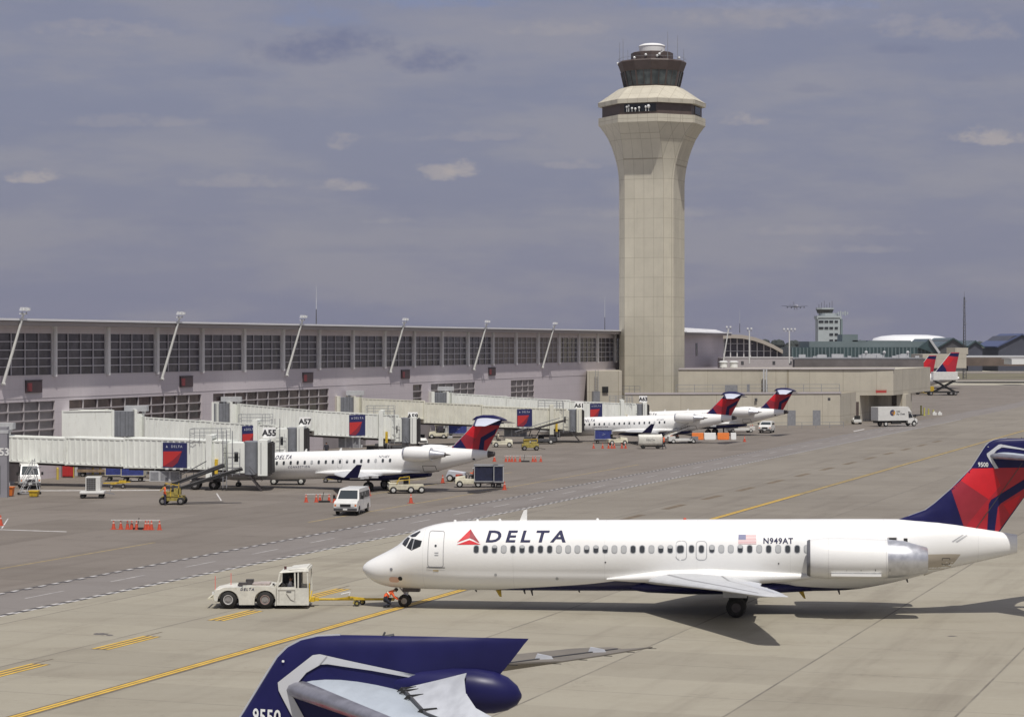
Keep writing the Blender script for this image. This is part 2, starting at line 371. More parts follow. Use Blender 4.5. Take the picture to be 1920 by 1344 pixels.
older = q.ss(q.m('ADD', ga, q.m('MULTIPLY', wob, 6.0)), 150.0, 178.0)
c = q.mix(q.m('MULTIPLY', older, .85), c, q.mix(1.0, c, (.66, .64, .68, 1), 'MULTIPLY'))
dark = q.mix(cell.outputs['Value'], (.165, .143, .120, 1), (.195, .170, .145, 1))
c = q.mix(road, c, (.20, .182, .168, 1)); c = q.mix(gate, c, dark)
c = q.mix(q.m('MULTIPLY', q.ss(n_mid, .45, .75), .25), c, q.mix(1.0, c, (.62, .58, .54, 1), 'MULTIPLY'))
c = q.mix(q.m('MULTIPLY', q.ss(n_str, .5, .72), .50), c, q.mix(1.0, c, (.66, .63, .62, 1), 'MULTIPLY'))
c = q.mix(q.m('MULTIPLY', q.ss(n_sx, .5, .75), .38), c, q.mix(1.0, c, (.7, .66, .63, 1), 'MULTIPLY'))
c = q.mix(q.m('MULTIPLY', q.ss(n_sx, .45, .25), .3), c, q.mix(1.0, c, (1.25, 1.24, 1.22, 1), 'MULTIPLY'))
c = q.mix(q.m('MULTIPLY', q.ss(n_fine, .35, .75), .18), c, q.mix(1.0, c, (.72, .7, .68, 1), 'MULTIPLY'))
oil = q.m('MULTIPLY', q.ss(q.noise(pos, .12, 7, .75), .60, .72), q.m('ADD', .25, q.m('MULTIPLY', gate, .3)))
c = q.mix(oil, c, (.07, .06, .055, 1))
crk = q.m('SUBTRACT', 1.0, q.ss(q.m('ABSOLUTE', q.m('SUBTRACT', q.noise(pos, .09, 9, .68), .5)), .0, .0035))
c = q.mix(q.m('MULTIPLY', crk, q.m('MULTIPLY', q.ss(n_mid, .45, .6), .45)), c, (.12, .10, .085, 1))
jt = q.m('MAXIMUM', line_mask(q, gb, PITCH, .10, 13.2+PITCH/2), q.m('MULTIPLY', line_mask(q, ga, PITCH, .10), .55))
jn = q.ss(q.noise(pos, .3, 4, .6), .3, .6)
c = q.mix(q.m('MULTIPLY', jt, q.m('ADD', .32, q.m('MULTIPLY', jn, .5))), c, (.11, .095, .08, 1))
q.l.new(c, b.inputs['Base Color']); q.put(b.inputs['Roughness'], q.m('ADD', .72, q.m('MULTIPLY', n_mid, .2)))
bn = q.new('ShaderNodeBump'); bn.inputs['Strength'].default_value = .25; bn.inputs['Distance'].default_value = .03; q.l.new(n_fine, bn.inputs['Height']); q.l.new(bn.outputs[0], b.inputs['Normal'])
structure(MB().add([(-9000, -300, 0), (9000, -300, 0), (9000, 16000, 0), (-9000, 16000, 0)], [(0, 1, 2, 3)]).build('ground', gm, smooth=0, recalc=False))
def sheet(name, quads, m, z=.004):
    g = MB()
    for qd in quads: g.add([(p[0], p[1], z) for p in qd], [tuple(range(len(qd)))])
    o = g.build(name, m, smooth=0, recalc=False)
    bm = bmesh.new(); bm.from_mesh(o.data)
    for f_ in bm.faces:
        if f_.normal.z < 0: f_.normal_flip()
    bm.to_mesh(o.data); bm.free(); return structure(o)
def ab_rect(a0, a1, b0, b1): return [AB(a0, b0), AB(a1, b0), AB(a1, b1), AB(a0, b1)]
MARKW = mat('marking_white', (.54, .525, .51), .7, var=.25, vs=1.5, dirt=((.25, .23, .21), .7))
MARKD = mat('marking_black', (.055, .052, .055), .8, var=.3, vs=1.5)
MARKY = mat('marking_yellow', (.62, .40, .06), .7, var=.15, vs=1.2, dirt=((.3, .24, .14), .55))
MARKYF = mat('marking_yellow_faded', (.34, .26, .11), .8, var=.3, vs=1.0)
MARKB = mat('marking_brown', (.15, .115, .075), .8, var=.3, vs=1.0)
ww, dk_ = [], []
for bb, off in ((-64.6, 0), (-70.2, .5)):
    a = 60
    k = 0
    while a < 420:
        L_ = .72
        ww.append(ab_rect(a+off, a+off+L_*.9, bb, bb+.24))
        if bb > -66: ww.append(ab_rect(a+off+L_*.45, a+off+L_*1.25, bb+.24, bb+.46))
        dk_.append(ab_rect(a+off+L_*.92, a+off+L_*1.98, bb-.04, bb+.24)); dk_.append(ab_rect(a+off+L_*1.3, a+off+L_*2.4, bb+.25, bb+.50))
        a += 2*L_; k += 1
sheet('road_centre_dashes', [ab_rect(70+k*9.2, 74+k*9.2, -67.6, -67.42) for k in range(36)], mat('marking_grey', (.36, .345, .33), .75, var=.3, vs=1))
sheet('road_marking_white', ww, MARKW); sheet('road_marking_black', dk_, MARKD)
yl, yb, yf = [], [], []
BY = -46.4
for a0, a1 in ((20, 205), (205, 420)):
    yb += [ab_rect(a0, a1, BY-.34, BY+.34)]
    (yl if a0 < 100 else yf).__iadd__([ab_rect(a0, a1, BY-.22, BY-.04), ab_rect(a0, a1, BY+.04, BY+.22)])
sheet('taxiway_line_border', yb, MARKB); sheet('taxiway_line', yl, MARKY, .008); sheet('taxiway_line_worn', yf, mat('marking_yellow_worn', (.40, .30, .12), .8, var=.3, vs=1.0), .008)
st, sb = [], []
for pa, pb in (((-130, 1304), (85, 1245)), ((195, 1217), (295, 1193)), ((410, 1163), (492, 1145)), ((578, 1119), (655, 1104))):
    a0 = toAB(G(*pa))[0]; a1 = toAB(G(*pb))[0]
    for o_ in (-.48, -.12, .24): st.append(ab_rect(a0, a1, -53.0+o_, -52.82+o_))
    sb += [ab_rect(a0-.1, a1+.1, -53.5, -52.54), ab_rect(a1+.1, a1+1.6, -53.42, -53.3)]
sheet('dash_border', sb, mat('marking_patch', (.15, .12, .085), .8, var=.3, vs=1), .004); sheet('taxiway_dashes', st, MARKY, .008)
fd = []
for k in range(14):
    a0 = 158+k*12.5; fd.append(ab_rect(a0, a0+6.0, -53.3, -52.6))
sheet('worn_taxiway_dashes', fd, MARKB)
sheet('lead_in_line', [ab_rect(a_, a_+L_, b_, b_+.18) for a_, L_, b_ in ((160, 90, -75.5), (120, 20, -78), (190, 40, -84))], MARKYF)
sheet('gate_line', [[G(0, 992), G(125, 996), G(125, 997), G(0, 993)], [G(2, 990), G(14, 972), G(16, 972), G(5, 990)], [G(405, 925), G(414, 939), G(416, 938), G(407, 924)], [G(230, 899), G(420, 899), G(420, 900), G(230, 900)],
     [G(40, 919), G(300, 918), G(300, 919.3), G(40, 920.3)], [G(1600, 808), G(1620, 804), G(1621, 805), G(1601, 809)]], MARKW)
def blot(cx, cy, rx, ry, n=14, seed=0):
    rr = random.Random(seed); return [G(cx+rx*math.cos(k*math.tau/n)*rr.uniform(.6, 1.1), cy+ry*math.sin(k*math.tau/n)*rr.uniform(.6, 1.1)) for k in range(n)]
STAIN = mat('old_stain', (.12, .108, .10), .75, var=.25, vs=.8)
sheet('pavement_stain', [blot(190, 1188, 16, 2.4, seed=3), blot(205, 1190, 8, 1.6, seed=5), blot(1785, 1192, 10, 1.0, seed=6)], STAIN)
# far apron: a pale taxiway and infield strips beyond the gates
FARP = mat('far_pavement', (.40, .375, .30), .9, var=.1, vs=.01); FARG = mat('infield_grass', (.15, .135, .085), .95, var=.25, vs=.02)
def band(name, y0, y1, x0, x1, m, z=.004): sheet(name, [[G(x0, y0), G(x1, y0), G(x1, y1), G(x0, y1)]], m, z)
band('far_taxiway', 722, 714, 1600, 2200, FARP); band('infield_grass', 711, 700, 1200, 2400, FARG); band('far_apron_strip', 697, 691, 1200, 2400, FARP)
band('far_ground', 690, 656, -1200, 3400, mat('far_ground_tone', (.12, .105, .085), .95, var=.3, vs=.004))

# ------------------------------------------------------------------ the concourse
OA, OB = toAB(XY(101, 234.6)); BAY = 10.9
con = thing('airport_concourse', 'long pale concourse building with a glazed upper storey and a thin white roof edge', 'terminal building', AB(OA, OB), math.pi/2-PH)
# local frame: +x away from the camera along the facade, -y outwards
NB0, NB1 = -4, 20; XE = 25.3*BAY
wall = MB()
wall.bb((NB0*BAY, 0, 8.06), (XE, .5, 10.75))                       # solid band between the storeys
wall.bb((NB1*BAY, 0.003, 10.75), (XE, .5, 15.1)); wall.bb((NB0*BAY, 0.003, 15.1), (XE, .5, 15.9))
wall.bb((NB0*BAY, 30, 0), (XE, 30.5, 15.9)); wall.bb((XE-.5, .5, 0), (XE, 30, 15.9)); wall.bb((NB0*BAY, .5, 0), (NB0*BAY+.5, 30, 15.9))
LOW = [(-3.9, -1.3), (-1.05, .02), (.28, 3.0), (3.27, 6.3), (8.98, 9.3), (9.62, 11.3), (12.8, 13.85)]
edges = [NB0]+[e for p in LOW for e in p]+[XE/BAY]
for k in range(0, len(edges), 2): wall.bb((edges[k]*BAY, .001, 3.2), (edges[k+1]*BAY, .499, 8.06))
wall.bb((NB0*BAY, 0.004, 0.0), (XE, .5, 3.2))
wall.build('wall', CONWALL, con, smooth=0)
MB().bb((NB0*BAY, -.02, 10.75), (NB1*BAY, .5, 10.82)).bb((NB0*BAY, -.03, 8.40), (XE, -.0, 8.46)).build('ledge', CONTRIM, con, smooth=0)
BAYM = [mat('bay_shadow', (.10, .085, .085), .8, var=.3, vs=.5), mat('bay_door', (.27, .245, .25), .7, var=.1, vs=.5)]
for k in range(-4, 19):
    f_ = MB().bb((k*BAY+1.4, -.05, .02), (k*BAY+(4.4 if k % 3 else 6.4), -.004, 2.9)).build('service_door', BAYM[(k*7+1) % 3 > 0], con, smooth=0)
    MB().bb((k*BAY+1.2, -.12, 2.9), (k*BAY+(4.6 if k % 3 else 6.6), -.004, 3.02)).build('lintel', CONTRIM, f_, smooth=0)
rf = MB()
rf.add([(NB0*BAY, -1.7, 16.38), (XE+1, -1.7, 16.38), (XE+1, 6, 16.5), (NB0*BAY, 6, 16.5)], [(0, 1, 2, 3)])
rf.add([(NB0*BAY, 6, 16.5), (XE+1, 6, 16.5), (XE+1, 16, 16.6), (NB0*BAY, 16, 16.6)], [(0, 1, 2, 3)])
rf.add([(NB0*BAY, 16, 16.6), (XE+1, 16, 16.6), (XE+1, 31, 16.4), (NB0*BAY, 31, 16.4)], [(0, 1, 2, 3)])
roof = rf.build('roof', ROOFW, con)
MB().hexa([(22*BAY, -1.9, 16.4), (24.9*BAY, -1.9, 16.4), (24.9*BAY, 12, 16.4), (22*BAY, 12, 16.4), (22*BAY, -1.2, 17.35), (24.3*BAY, -1.2, 17.1), (24.3*BAY, 12, 17.1), (22*BAY, 12, 17.35)]).build('roof_end', ROOFW, roof, smooth=0)
MB().bb((NB0*BAY, -1.8, 16.36), (XE+1, -1.6, 16.58)).build('roof_edge', ROOFW, roof, smooth=0)
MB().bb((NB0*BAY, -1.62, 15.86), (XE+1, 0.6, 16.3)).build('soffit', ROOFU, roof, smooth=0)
for k in range(NB0, NB1):                 # upper glazing, one window per bay
    fr = MB(); x0, x1 = k*BAY+.32, (k+1)*BAY-.32
    for j in range(1, 4): xx = x0+(x1-x0)*j/4; fr.bb((xx-.05, .02, 10.82), (xx+.05, .12, 15.1))
    for j in range(1, 5): zz = 10.82+4.28*j/5; fr.bb((x0, .0, zz-.045), (x1, .1, zz+.045))
    fo = fr.build('window', MULL, con, smooth=0)
    MB().bb((x0, .16, 10.83), (x1, .2, 15.09)).build('glass', CGLASSB if k in (12, 13, 14) else CGLASS, fo, smooth=0)
for k in range(NB0, NB1+1):
    MB().cyl((k*BAY, -.12, 10.6), (k*BAY, -.12, 15.9), .27, n=10).bb((k*BAY-.34, -.02, 10.82), (k*BAY+.34, .3, 15.9)).build('column', CONPOST, con)
for i, (a0, a1) in enumerate(LOW):         # lower windows
    fr = MB(); x0, x1 = a0*BAY, a1*BAY; nn = max(1, round((x1-x0)/2.95)); pale = i in (1, 5, 6)
    for j in range(nn+1): xx = x0+(x1-x0)*j/nn; fr.bb((xx-.06, .05, 3.2), (xx+.06, .2, 8.06))
    for j in range(1, 5): zz = 3.2+4.86*j/5; fr.bb((x0, .03, zz-.055), (x1, .18, zz+.055))
    fo = fr.build('lower_window', CONTRIM, con, smooth=0)
    MB().bb((x0, .24, 3.2), (x1, .28, 8.06)).build('glass', LGLASS2 if pale else LGLASS, fo, smooth=0)
MB().bb((23.2*BAY, -.05, 11.5), (23.35*BAY, -.004, 14.2)).build('slot_window', CGLASS, con, smooth=0)
# gate number boards on the wall
SIGNR = mat('gate_board_red', (.20, .03, .035), .5, var=.2, vs=3); SIGND = mat('gate_board_dark', (.055, .035, .04), .5, var=.3, vs=2)
order = ['first from the left', 'second from the left', 'third from the left', 'fourth from the left', 'rightmost']
for i, n_ in enumerate((-.37, 2.64, 5.68, 8.7, 11.97)):
    g = thing('gate_sign', 'small dark red gate board on the concourse wall, '+order[i]+' of five', 'sign', AB(OA+n_*BAY, OB+.02), math.pi/2-PH, 'gate boards along the concourse wall')
    MB().bb((-1.5, -.16, 9.0), (1.5, -.0, 10.25)).build('board', SIGND, g, smooth=0)
    MB().bb((-1.35, -.18, 9.15), (-.45, -.162, 10.0)).build('number_panel', SIGNR, g, smooth=0)
    MB().bb((-1.56, -.19, 10.25), (1.56, 0, 10.30)).build('hood', SIGND, g, smooth=0)
# leaning flood-light poles
LP = []
POLEM = mat('pole_white', (.66, .66, .63), .5, var=.05, vs=2)
def lamp_heads(par, p, n=2, sp=.75):
    for k in range(n):
        c_ = Vector(p)+Vector(((k-(n-1)/2)*sp, -.12, .1))
        h_ = MB().box((c_.x, c_.y, c_.z+.22), (.42, .42, .36), 0, ry=0, taper=(.65, .7)); h_.cyl((c_.x, c_.y, c_.z-.25), (c_.x, c_.y, c_.z), .05, n=6)
        o_ = h_.build('lamp_head', GREYL, par)
        MB().box((c_.x, c_.y-.27, c_.z+.2), (.34, .12, .28)).build('lens', LAMP, o_)
for i, n_ in enumerate((-.93, 2.06, 5.05, 8.14, 11.17, 14.15)):
    g = thing('floodlight_pole', ['leaning white floodlight pole at the left edge of the frame on the concourse', 'leaning white floodlight pole on the concourse above the gate bridge with the number 55', 'leaning white floodlight pole on the concourse, third from the left',
        'leaning white floodlight pole on the concourse, fourth from the left', 'leaning white floodlight pole on the concourse, fifth from the left', 'leaning white floodlight pole on the concourse nearest the control tower'][i], 'floodlight', AB(OA+n_*BAY, OB), math.pi/2-PH, 'floodlight poles along the concourse')
    tp_ = (1.15, -2.0, 17.0)
    MB().cyl((.2, -.25, 10.0), tp_, .17, .13, 12).cyl((.2, 0, 10.0), (.2, -.5, 10.0), .14, n=8).build('pole', POLEM, g)
    MB().bar((.5, -2.0, 17.05), (1.8, -2.0, 17.05), .12, .12).build('crossarm', POLEM, g)
    MB().bar((.95, -1.75, 16.1), (.95, -1.5, 15.95), .08).build('brace', GREYD, g)
    lamp_heads(g, (1.15, -2.0, 17.2), 2, .8)
# whip antennas on the roof
for i, (px, top, l_) in enumerate(((593, 535, 'thin whip antenna on the concourse roof behind the third floodlight pole'), (1134, 557, 'thin whip antenna on the concourse roof just left of the control tower'), (1387, 580, 'thin whip antenna on the roof right of the control tower'))):
    nn = 54756/(2492-px)-22.9; Yf = (nn+22.9)*10.245+8
    p = XY(px, Yf); g = thing('whip_antenna', l_, 'antenna', (p.x, p.y, 17.0), 0, 'whip antennas on the roofs')
    zt = Z(top, Yf)-17.0
    MB().cyl((0, 0, -.4), (0, 0, zt*.35), .09, .06, 6).build('mast', GREYD, g); MB().cyl((0, 0, zt*.35), (0, 0, zt), .05, .02, 6).build('whip', GREYL, g)
# rounded hall and terrace behind the end of the concourse
hall = thing('arched_hall', 'curved roof hall with tall glazing right of the control tower', 'terminal building', XY(1400, 545))
Yh = 545; X = lambda px, Y=Yh: (px-1400)*Y/F
arc = [(1350, 629), (1370, 627), (1392, 628), (1412, 632), (1430, 638), (1448, 646), (1466, 656)]
pl = [(X(x), Z(y, Yh)) for x, y in arc]
g = MB(); 
for (x0, z0), (x1, z1) in zip(pl, pl[1:]): g.hexa([(x0, -2, z0-.9), (x1, -2, z1-.9), (x1, 40, z1-.9), (x0, 40, z0-.9), (x0, -2, z0), (x1, -2, z1), (x1, 40, z1), (x0, 40, z0)])
g.build('roof', mat('hall_roof', (.40, .36, .31), .7), hall, smooth=60)
g = MB().prism([(x, z-.95) for x, z in pl]+[(pl[-1][0], 6), (pl[0][0], 6)], 0, 38); g.build('glass_wall', CGLASS, hall, smooth=0)
g = MB()
for k in range(9): xx = X(1357+k*12.5); g.bb((xx-.12, -.3, 6), (xx+.12, -.02, lin([(a, b) for a, b in pl], xx)-.9))
for zz in (10.5, 12.3, 14.1): 
    xe = max(x for x, z in pl if z-.9 > zz) if any(z-.9 > zz for x, z in pl) else X(1400)
    g.bb((X(1352), -.2, zz-.06), (xe, -.02, zz+.06))
g.build('mullions', CONPOST, hall, smooth=0)
MB().bb((X(1350), .05, 5.8), (X(1357), 38, 15.4)).build('end_wall', CONWALL, hall, smooth=0)
ter = thing('terrace_block', 'low pale grey roof terrace block in front of the curved hall', 'building', XY(1420, 470))
X2 = lambda px: (px-1420)*470/F
MB().bb((X2(1357), 0, 0), (X2(1486), 14, Z(671, 470))).build('wall', mat('terrace_wall', (.42, .39, .39), .8, var=.06, vs=.4), ter, smooth=0)
MB().bb((X2(1356), -.1, Z(671, 470)), (X2(1487), .3, Z(669, 470))).build('coping', CONPOST, ter, smooth=0)
for px in (1392, 1451, 1482): MB().bb((X2(px-2.5), -.08, Z(683, 470)), (X2(px+2.5), -.004, Z(677, 470))).build('vent', GREYD, ter, smooth=0)
for px, l_ in ((1366, 'white roof ventilator drum below the terrace, left of two'), (1386, 'white roof ventilator drum below the terrace, right of two')):
    g = thing('roof_ventilator', l_, 'roof vent', (XY(px, 415).x, 425, 9.6), 0, 'white roof ventilators')
    MB().cyl((0, 0, 0), (0, 0, 1.0), .75, n=14).build('drum', LAMP, g); MB().cyl((0, 0, 1.0), (0, 0, 1.2), .95, .6, 14).build('cap', LAMP, g)
for px, base_y, top, l_, nh in ((1361, 655, 617, 'leaning white floodlight pole in front of the curved hall', 2), (1405, 668, 620, 'upright white floodlight pole in front of the curved hall', 2), (1480, 668, 621, 'white floodlight pole with a row of lamps at the right end of the terrace', 4)):
    g = thing('floodlight_pole', l_, 'floodlight', (XY(px, 466).x, 466, 0), 0, 'floodlight poles near the curved hall')
    zt = Z(top, 466); ln = .9 if nh == 2 and px < 1400 else 0
    MB().cyl((-ln, 0, 8.0 if px < 1400 else 10), (ln*.6, 0, zt), .16, .12, 10).build('pole', POLEM, g)
    MB().bar((ln*.6-.5*nh*.6, 0, zt), (ln*.6+.5*nh*.6, 0, zt), .1).build('crossarm', POLEM, g)
    lamp_heads(g, (ln*.6, 0, zt+.15), nh, .75)
# ------------------------------------------------------------------ control tower
TY = 419.0; tw = thing('control_tower', 'tall beige concrete air traffic control tower with a flared head and brown glazed cab', 'control tower', XY(1222.5, TY), -PH)
tw.scale = (.907, .907, 1)
def octo(p, h_=4.15, z=0.0):
    h_ = min(h_, p*.999)
    return [(h_, -p, z), (p, -h_, z), (p, h_, z), (h_, p, z), (-h_, p, z), (-p, h_, z), (-p, -h_, z), (-h_, -p, z)]
tz = lambda py: Z(py, TY)
prof = [(5.78, 0), (5.78, 20), (5.78, 35), (5.78, tz(352)), (5.82, tz(340)), (5.95, tz(328)), (6.2, tz(314)), (6.65, tz(298)), (7.35, tz(279)), (8.2, tz(262)), (9.15, tz(249)), (10.0, tz(239))]
MB().loft([octo(p, 4.15, z) for p, z in prof]).build('shaft', TOWERM, tw, smooth=12)
a22 = 1/math.tan(R(67.5))
def reg(p, z): return octo(p, p*math.tan(R(22.5)), z)
MB().loft([octo(10.05, 4.15, tz(239)), octo(10.25, 4.2, tz(237)), octo(10.25, 4.2, tz(223))]).build('gallery_parapet', TOWERM, tw, smooth=0)
MB().loft([octo(9.5, 4.0, tz(223)), octo(9.5, 4.0, tz(202))]).build('gallery_wall', BROWN, tw, smooth=0)
for ang, x0, x1 in ((0, -3.0, 3.6), (math.pi/2, -1.5, 2.6)):
    g = MB(); M = Matrix.Rotation(ang, 4, 'Z'); g.hexa([M @ Vector(v_) for v_ in [(x0, -9.62, tz(218)), (x1, -9.62, tz(218)), (x1, -9.49, tz(218)), (x0, -9.49, tz(218)), (x0, -9.62, tz(204)), (x1, -9.62, tz(204)), (x1, -9.49, tz(204)), (x0, -9.49, tz(204))]])
    g.build('gallery_opening', GLASSD, tw, smooth=0)
g = MB()
for k, (sx, y_, h_) in enumerate(((-2.4, 0, .9), (-2.0, 0, 1.1), (-1.3, 0, .6), (-.6, 0, .5), (.2, 0, .7), (1.6, 0, .8), (2.2, 0, .9))):
    g.cyl((sx, -9.8, tz(218)), (sx, -9.8, tz(218)+h_), .07, n=6); g.ball((sx, -9.85, tz(218)+h_), .24 if k != 6 else .38, nu=8, nv=6)
g.build('gallery_equipment', LAMP, tw)
MB().loft([octo(10.3, 4.25, tz(202)), octo(10.35, 4.27, tz(194.5)), octo(9.6, 4.0, tz(190)), octo(6.6, 3.2, tz(171)), octo(6.0, 2.7, tz(167))]).build('gallery_roof', TOWERM, tw, smooth=0)
def ringp(r_, z, n=12, ph=R(15)): return [(r_*math.cos(ph+k*math.tau/n), r_*math.sin(ph+k*math.tau/n), z) for k in range(n)]
MB().loft([ringp(5.55, tz(168)), ringp(5.75, tz(164))]).build('cab_sill', BROWN, tw, smooth=0)
MB().loft([ringp(5.62, tz(164)), ringp(6.30, tz(137))]).build('cab_glass', TGLASS, tw, smooth=0)
cm = MB()
for k in range(12):
    for f_, wd in ((0, .28), (.5, .10)):
        a, c_ = ringp(5.68, tz(164))[k], ringp(5.68, tz(164))[(k+1) % 12]; a2, c2 = ringp(6.36, tz(137))[k], ringp(6.36, tz(137))[(k+1) % 12]
        cm.bar([a[i]*(1-f_)+c_[i]*f_ for i in range(3)], [a2[i]*(1-f_)+c2[i]*f_ for i in range(3)], wd)
cm.build('cab_mullion', BROWN, tw, smooth=0)
MB().loft([ringp(6.34, tz(137)), ringp(6.45, tz(136)), ringp(7.1, tz(120)), ringp(6.95, tz(117.5)), ringp(4.7, tz(115))]).build('cab_fascia', BROWN, tw, smooth=0)
MB().loft([ringp(4.35, tz(116)), ringp(4.35, tz(101)), ringp(4.1, tz(100))]).build('penthouse', BROWN, tw, smooth=0)
MB().cyl((0, 0, tz(100)), (0, 0, tz(88)), 2.6, 2.7, 28).loft([[(r_*math.cos(k*math.tau/28), r_*math.sin(k*math.tau/28), z) for k in range(28)] for r_, z in ((2.8, tz(88)), (2.6, tz(86)), (1.9, tz(83.5)), (1.0, tz(82.3)), (.1, tz(82)))]).build('radome', mat('radome_white', (.75, .75, .74), .5), tw)
for x_, y_, h_ in ((-6.5, -1.5, 4.0), (-5.0, -4.0, 4.3), (-3.3, 3.0, 2.2), (4.6, -4.3, 5.2), (6.2, -2.6, 4.6), (6.5, 1.0, 2.5), (-6.0, 2.6, 3.0), (2.9, -3.0, 2.2)):
    MB().cyl((x_, y_, tz(119)), (x_, y_, tz(119)+h_), .06, .035, 6).build('antenna', GREYM, tw)
g = MB().tube([(2.4, -3.6, tz(106)), (3.6, -3.6, tz(101)), (3.6, -3.6, tz(98))], .08)
for p in ((2.2, -3.7, tz(110)), (2.7, -3.8, tz(107)), (-2.6, -3.9, tz(112)), (-6.8, -1.8, tz(119)), (0, -4.5, tz(108)), (6.4, -2.2, tz(114))): g.ball(p, .27, nu=8, nv=6)
g.build('roof_equipment', LAMP, tw)
g = MB()
for r_ in [ringp(7.0, tz(112))]:
    for k in range(12): g.bar(r_[k], r_[(k+1) % 12], .04)
g.build('rail', GREYM, tw, smooth=0)
# ------------------------------------------------------------------ beige service building
sb_ = thing('service_building', 'low beige precast service building with a flat roof beside the tower', 'building', XY(1575, 387))
o0 = XY(1575, 387)
def rel(p, z, o=o0): return (p.x-o.x, p.y-o.y, z)
def wallbox(g, p0, p1, depth, z0, z1, o=o0, dirv=None, mi=0):
    dv = dirv or Vector((SP, CP, 0)); q0, q1 = p0+dv*depth, p1+dv*depth
    g.hexa([rel(p0, z0, o), rel(p1, z0, o), rel(q1, z0, o), rel(q0, z0, o), rel(p0, z1, o), rel(p1, z1, o), rel(q1, z1, o), rel(q0, z1, o)], mi)
pA, pB = XY(1172, 380), XY(1575, 387)
g = MB(); wallbox(g, pA, pB, 14, 0, 5.45); g.build('wall', BEIGE, sb_, smooth=0)
d_ = (pB-pA).normalized(); nrm = Vector((d_.y, -d_.x, 0))
g = MB(); wallbox(g, pA+nrm*.12-d_*.1, pB+nrm*.12+d_*.1, .5, 5.45, 5.75); g.build('parapet', CONTRIM, sb_, smooth=0)
for px, w_ in ((1484, 16), (1531, 15), (1234, 18)):
    p = XY(px, 380+7*(px-1172)/403); hw = w_/2*p.y/F; g = MB(); wallbox(g, p-d_*hw+nrm*.05, p+d_*hw+nrm*.05, .045, .05 if px > 1300 else 1.2, 2.6); g.build('door', GREYM, sb_, smooth=0)
for px, y0, w_ in ((1270, 747, 4), (1417, 749, 5), (1554, 748, 5)):
    p = XY(px, 384); hw = w_/2*p.y/F; z0 = Z(y0+3, 384); g = MB(); wallbox(g, p-d_*hw+nrm*.12, p+d_*hw+nrm*.12, .12, z0, z0+.5); g.build('wall_lamp', GREYD, sb_, smooth=0)
def railing(name, label, p0, p1, z0, h_=1.1, m=GREYM, rails=3, sp=2.0, cat='railing', group=None, r_=.035):
    t_ = thing(name, label, cat, (p0.x, p0.y, z0), 0, group); d = Vector((p1.x-p0.x, p1.y-p0.y, 0)); n = max(1, int(d.length/sp)); g = MB()
    for k in range(rails): zz = h_*(k+1)/rails; g.bar((0, 0, zz), (d.x, d.y, zz), r_*2)
    g.build('rail', m, t_, smooth=0)
    for k in range(n+1): MB().bar((d.x*k/n, d.y*k/n, 0), (d.x*k/n, d.y*k/n, h_), r_*2.2).build('post', m, t_, smooth=0)
    return t_
railing('roof_railing', 'thin roof railing along the edge of the low beige service building', pA+nrm*-.3+d_*9, pB+nrm*-.3, 5.75, 1.3, GREYM, 2, 3.2)
railing('apron_barrier', 'low grey guard rail on the ground in front of the beige service building', XY(1395, 372)+nrm*1, XY(1578, 376)+nrm*1, 0, .95, GREYM, 2, 2.4, 'barrier')
ub = thing('upper_beige_building', 'two storey beige precast block with an overhanging right end above a driveway', 'building', XY(1675, 405)); o1 = XY(1675, 405)
uA, uB = XY(1272, 398), XY(1675, 405); uM = XY(1612, 404)
g = MB(); wallbox(g, uA, uM, 40, 0, 9.45, o1); g.build('wall', BEIGE, ub, smooth=0)
g = MB(); wallbox(g, uM, uB, 40, 4.75, 9.45, o1); g.build('overhang_wall', BEIGE, ub, smooth=0)
g = MB(); wallbox(g, uA+nrm*.15, uB+nrm*.15+d_*.15, .6, 9.45, 9.72, o1); g.build('parapet', CONTRIM, ub, smooth=0)
for px, yy, hw, dp in ((1620, 409, .8, 1.2), (1700, 424, .8, 1.2), (1690, 414, .9, 5)):
    p = XY(px, yy); g = MB(); wallbox(g, p-d_*hw, p+d_*hw, dp, 0, 4.75, o1); g.build('pillar', BEIGE, ub, smooth=0)
p0, p1 = XY(1660, 410), XY(1690, 420); MB().hexa([rel(p0, 0, o1), rel(p0+d_*1, 0, o1), rel(p0+d_*1+Vector((0, 1, 0)), 0, o1), rel(p0+Vector((0, 1, 0)), 0, o1), rel(p1, 4.75, o1), rel(p1+d_*1, 4.75, o1), rel(p1+d_*1+Vector((0, 1, 0)), 4.75, o1), rel(p1+Vector((0, 1, 0)), 4.75, o1)]).build('brace', CONTRIM, ub, smooth=0)
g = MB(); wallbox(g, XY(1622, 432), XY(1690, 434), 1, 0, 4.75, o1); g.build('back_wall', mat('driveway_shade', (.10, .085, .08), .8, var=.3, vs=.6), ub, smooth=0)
g = MB(); wallbox(g, XY(1590, 403.6), XY(1610, 403.8), .2, .1, 3.6, o1); g.build('door', BROWN, ub, smooth=0)
for px, y0, y1, w_ in ((1370, 735, 722, 24), (1402, 735, 720, 5), (1308, 738, 730, 14)):
    p = XY(px, 399); hw = w_/2*p.y/F; g = MB(); wallbox(g, p-d_*hw+nrm*.25, p+d_*hw+nrm*.25, .24, Z(y0, 399), Z(y1, 399), o1); g.build('vent', GREYM, ub, smooth=0)
g = MB()
for px in (1431, 1436): p = XY(px, 400); wallbox(g, p-d_*.12+nrm*.3, p+d_*.12+nrm*.3, .25, 5.5, 9.5, o1)
g.build('downpipe', GREYL, ub, smooth=0)
sg = thing('clearance_sign', 'small red warning board above the driveway under the beige overhang', 'sign', XY(1651, 404.2)+nrm*.3+Vector((0, 0, 5.2)), math.atan2(d_.y, d_.x))
MB().bb((-1.0, -.06, 0), (1.0, .0, .62)).build('board', mat('red_board', (.42, .06, .05), .5), sg, smooth=0)
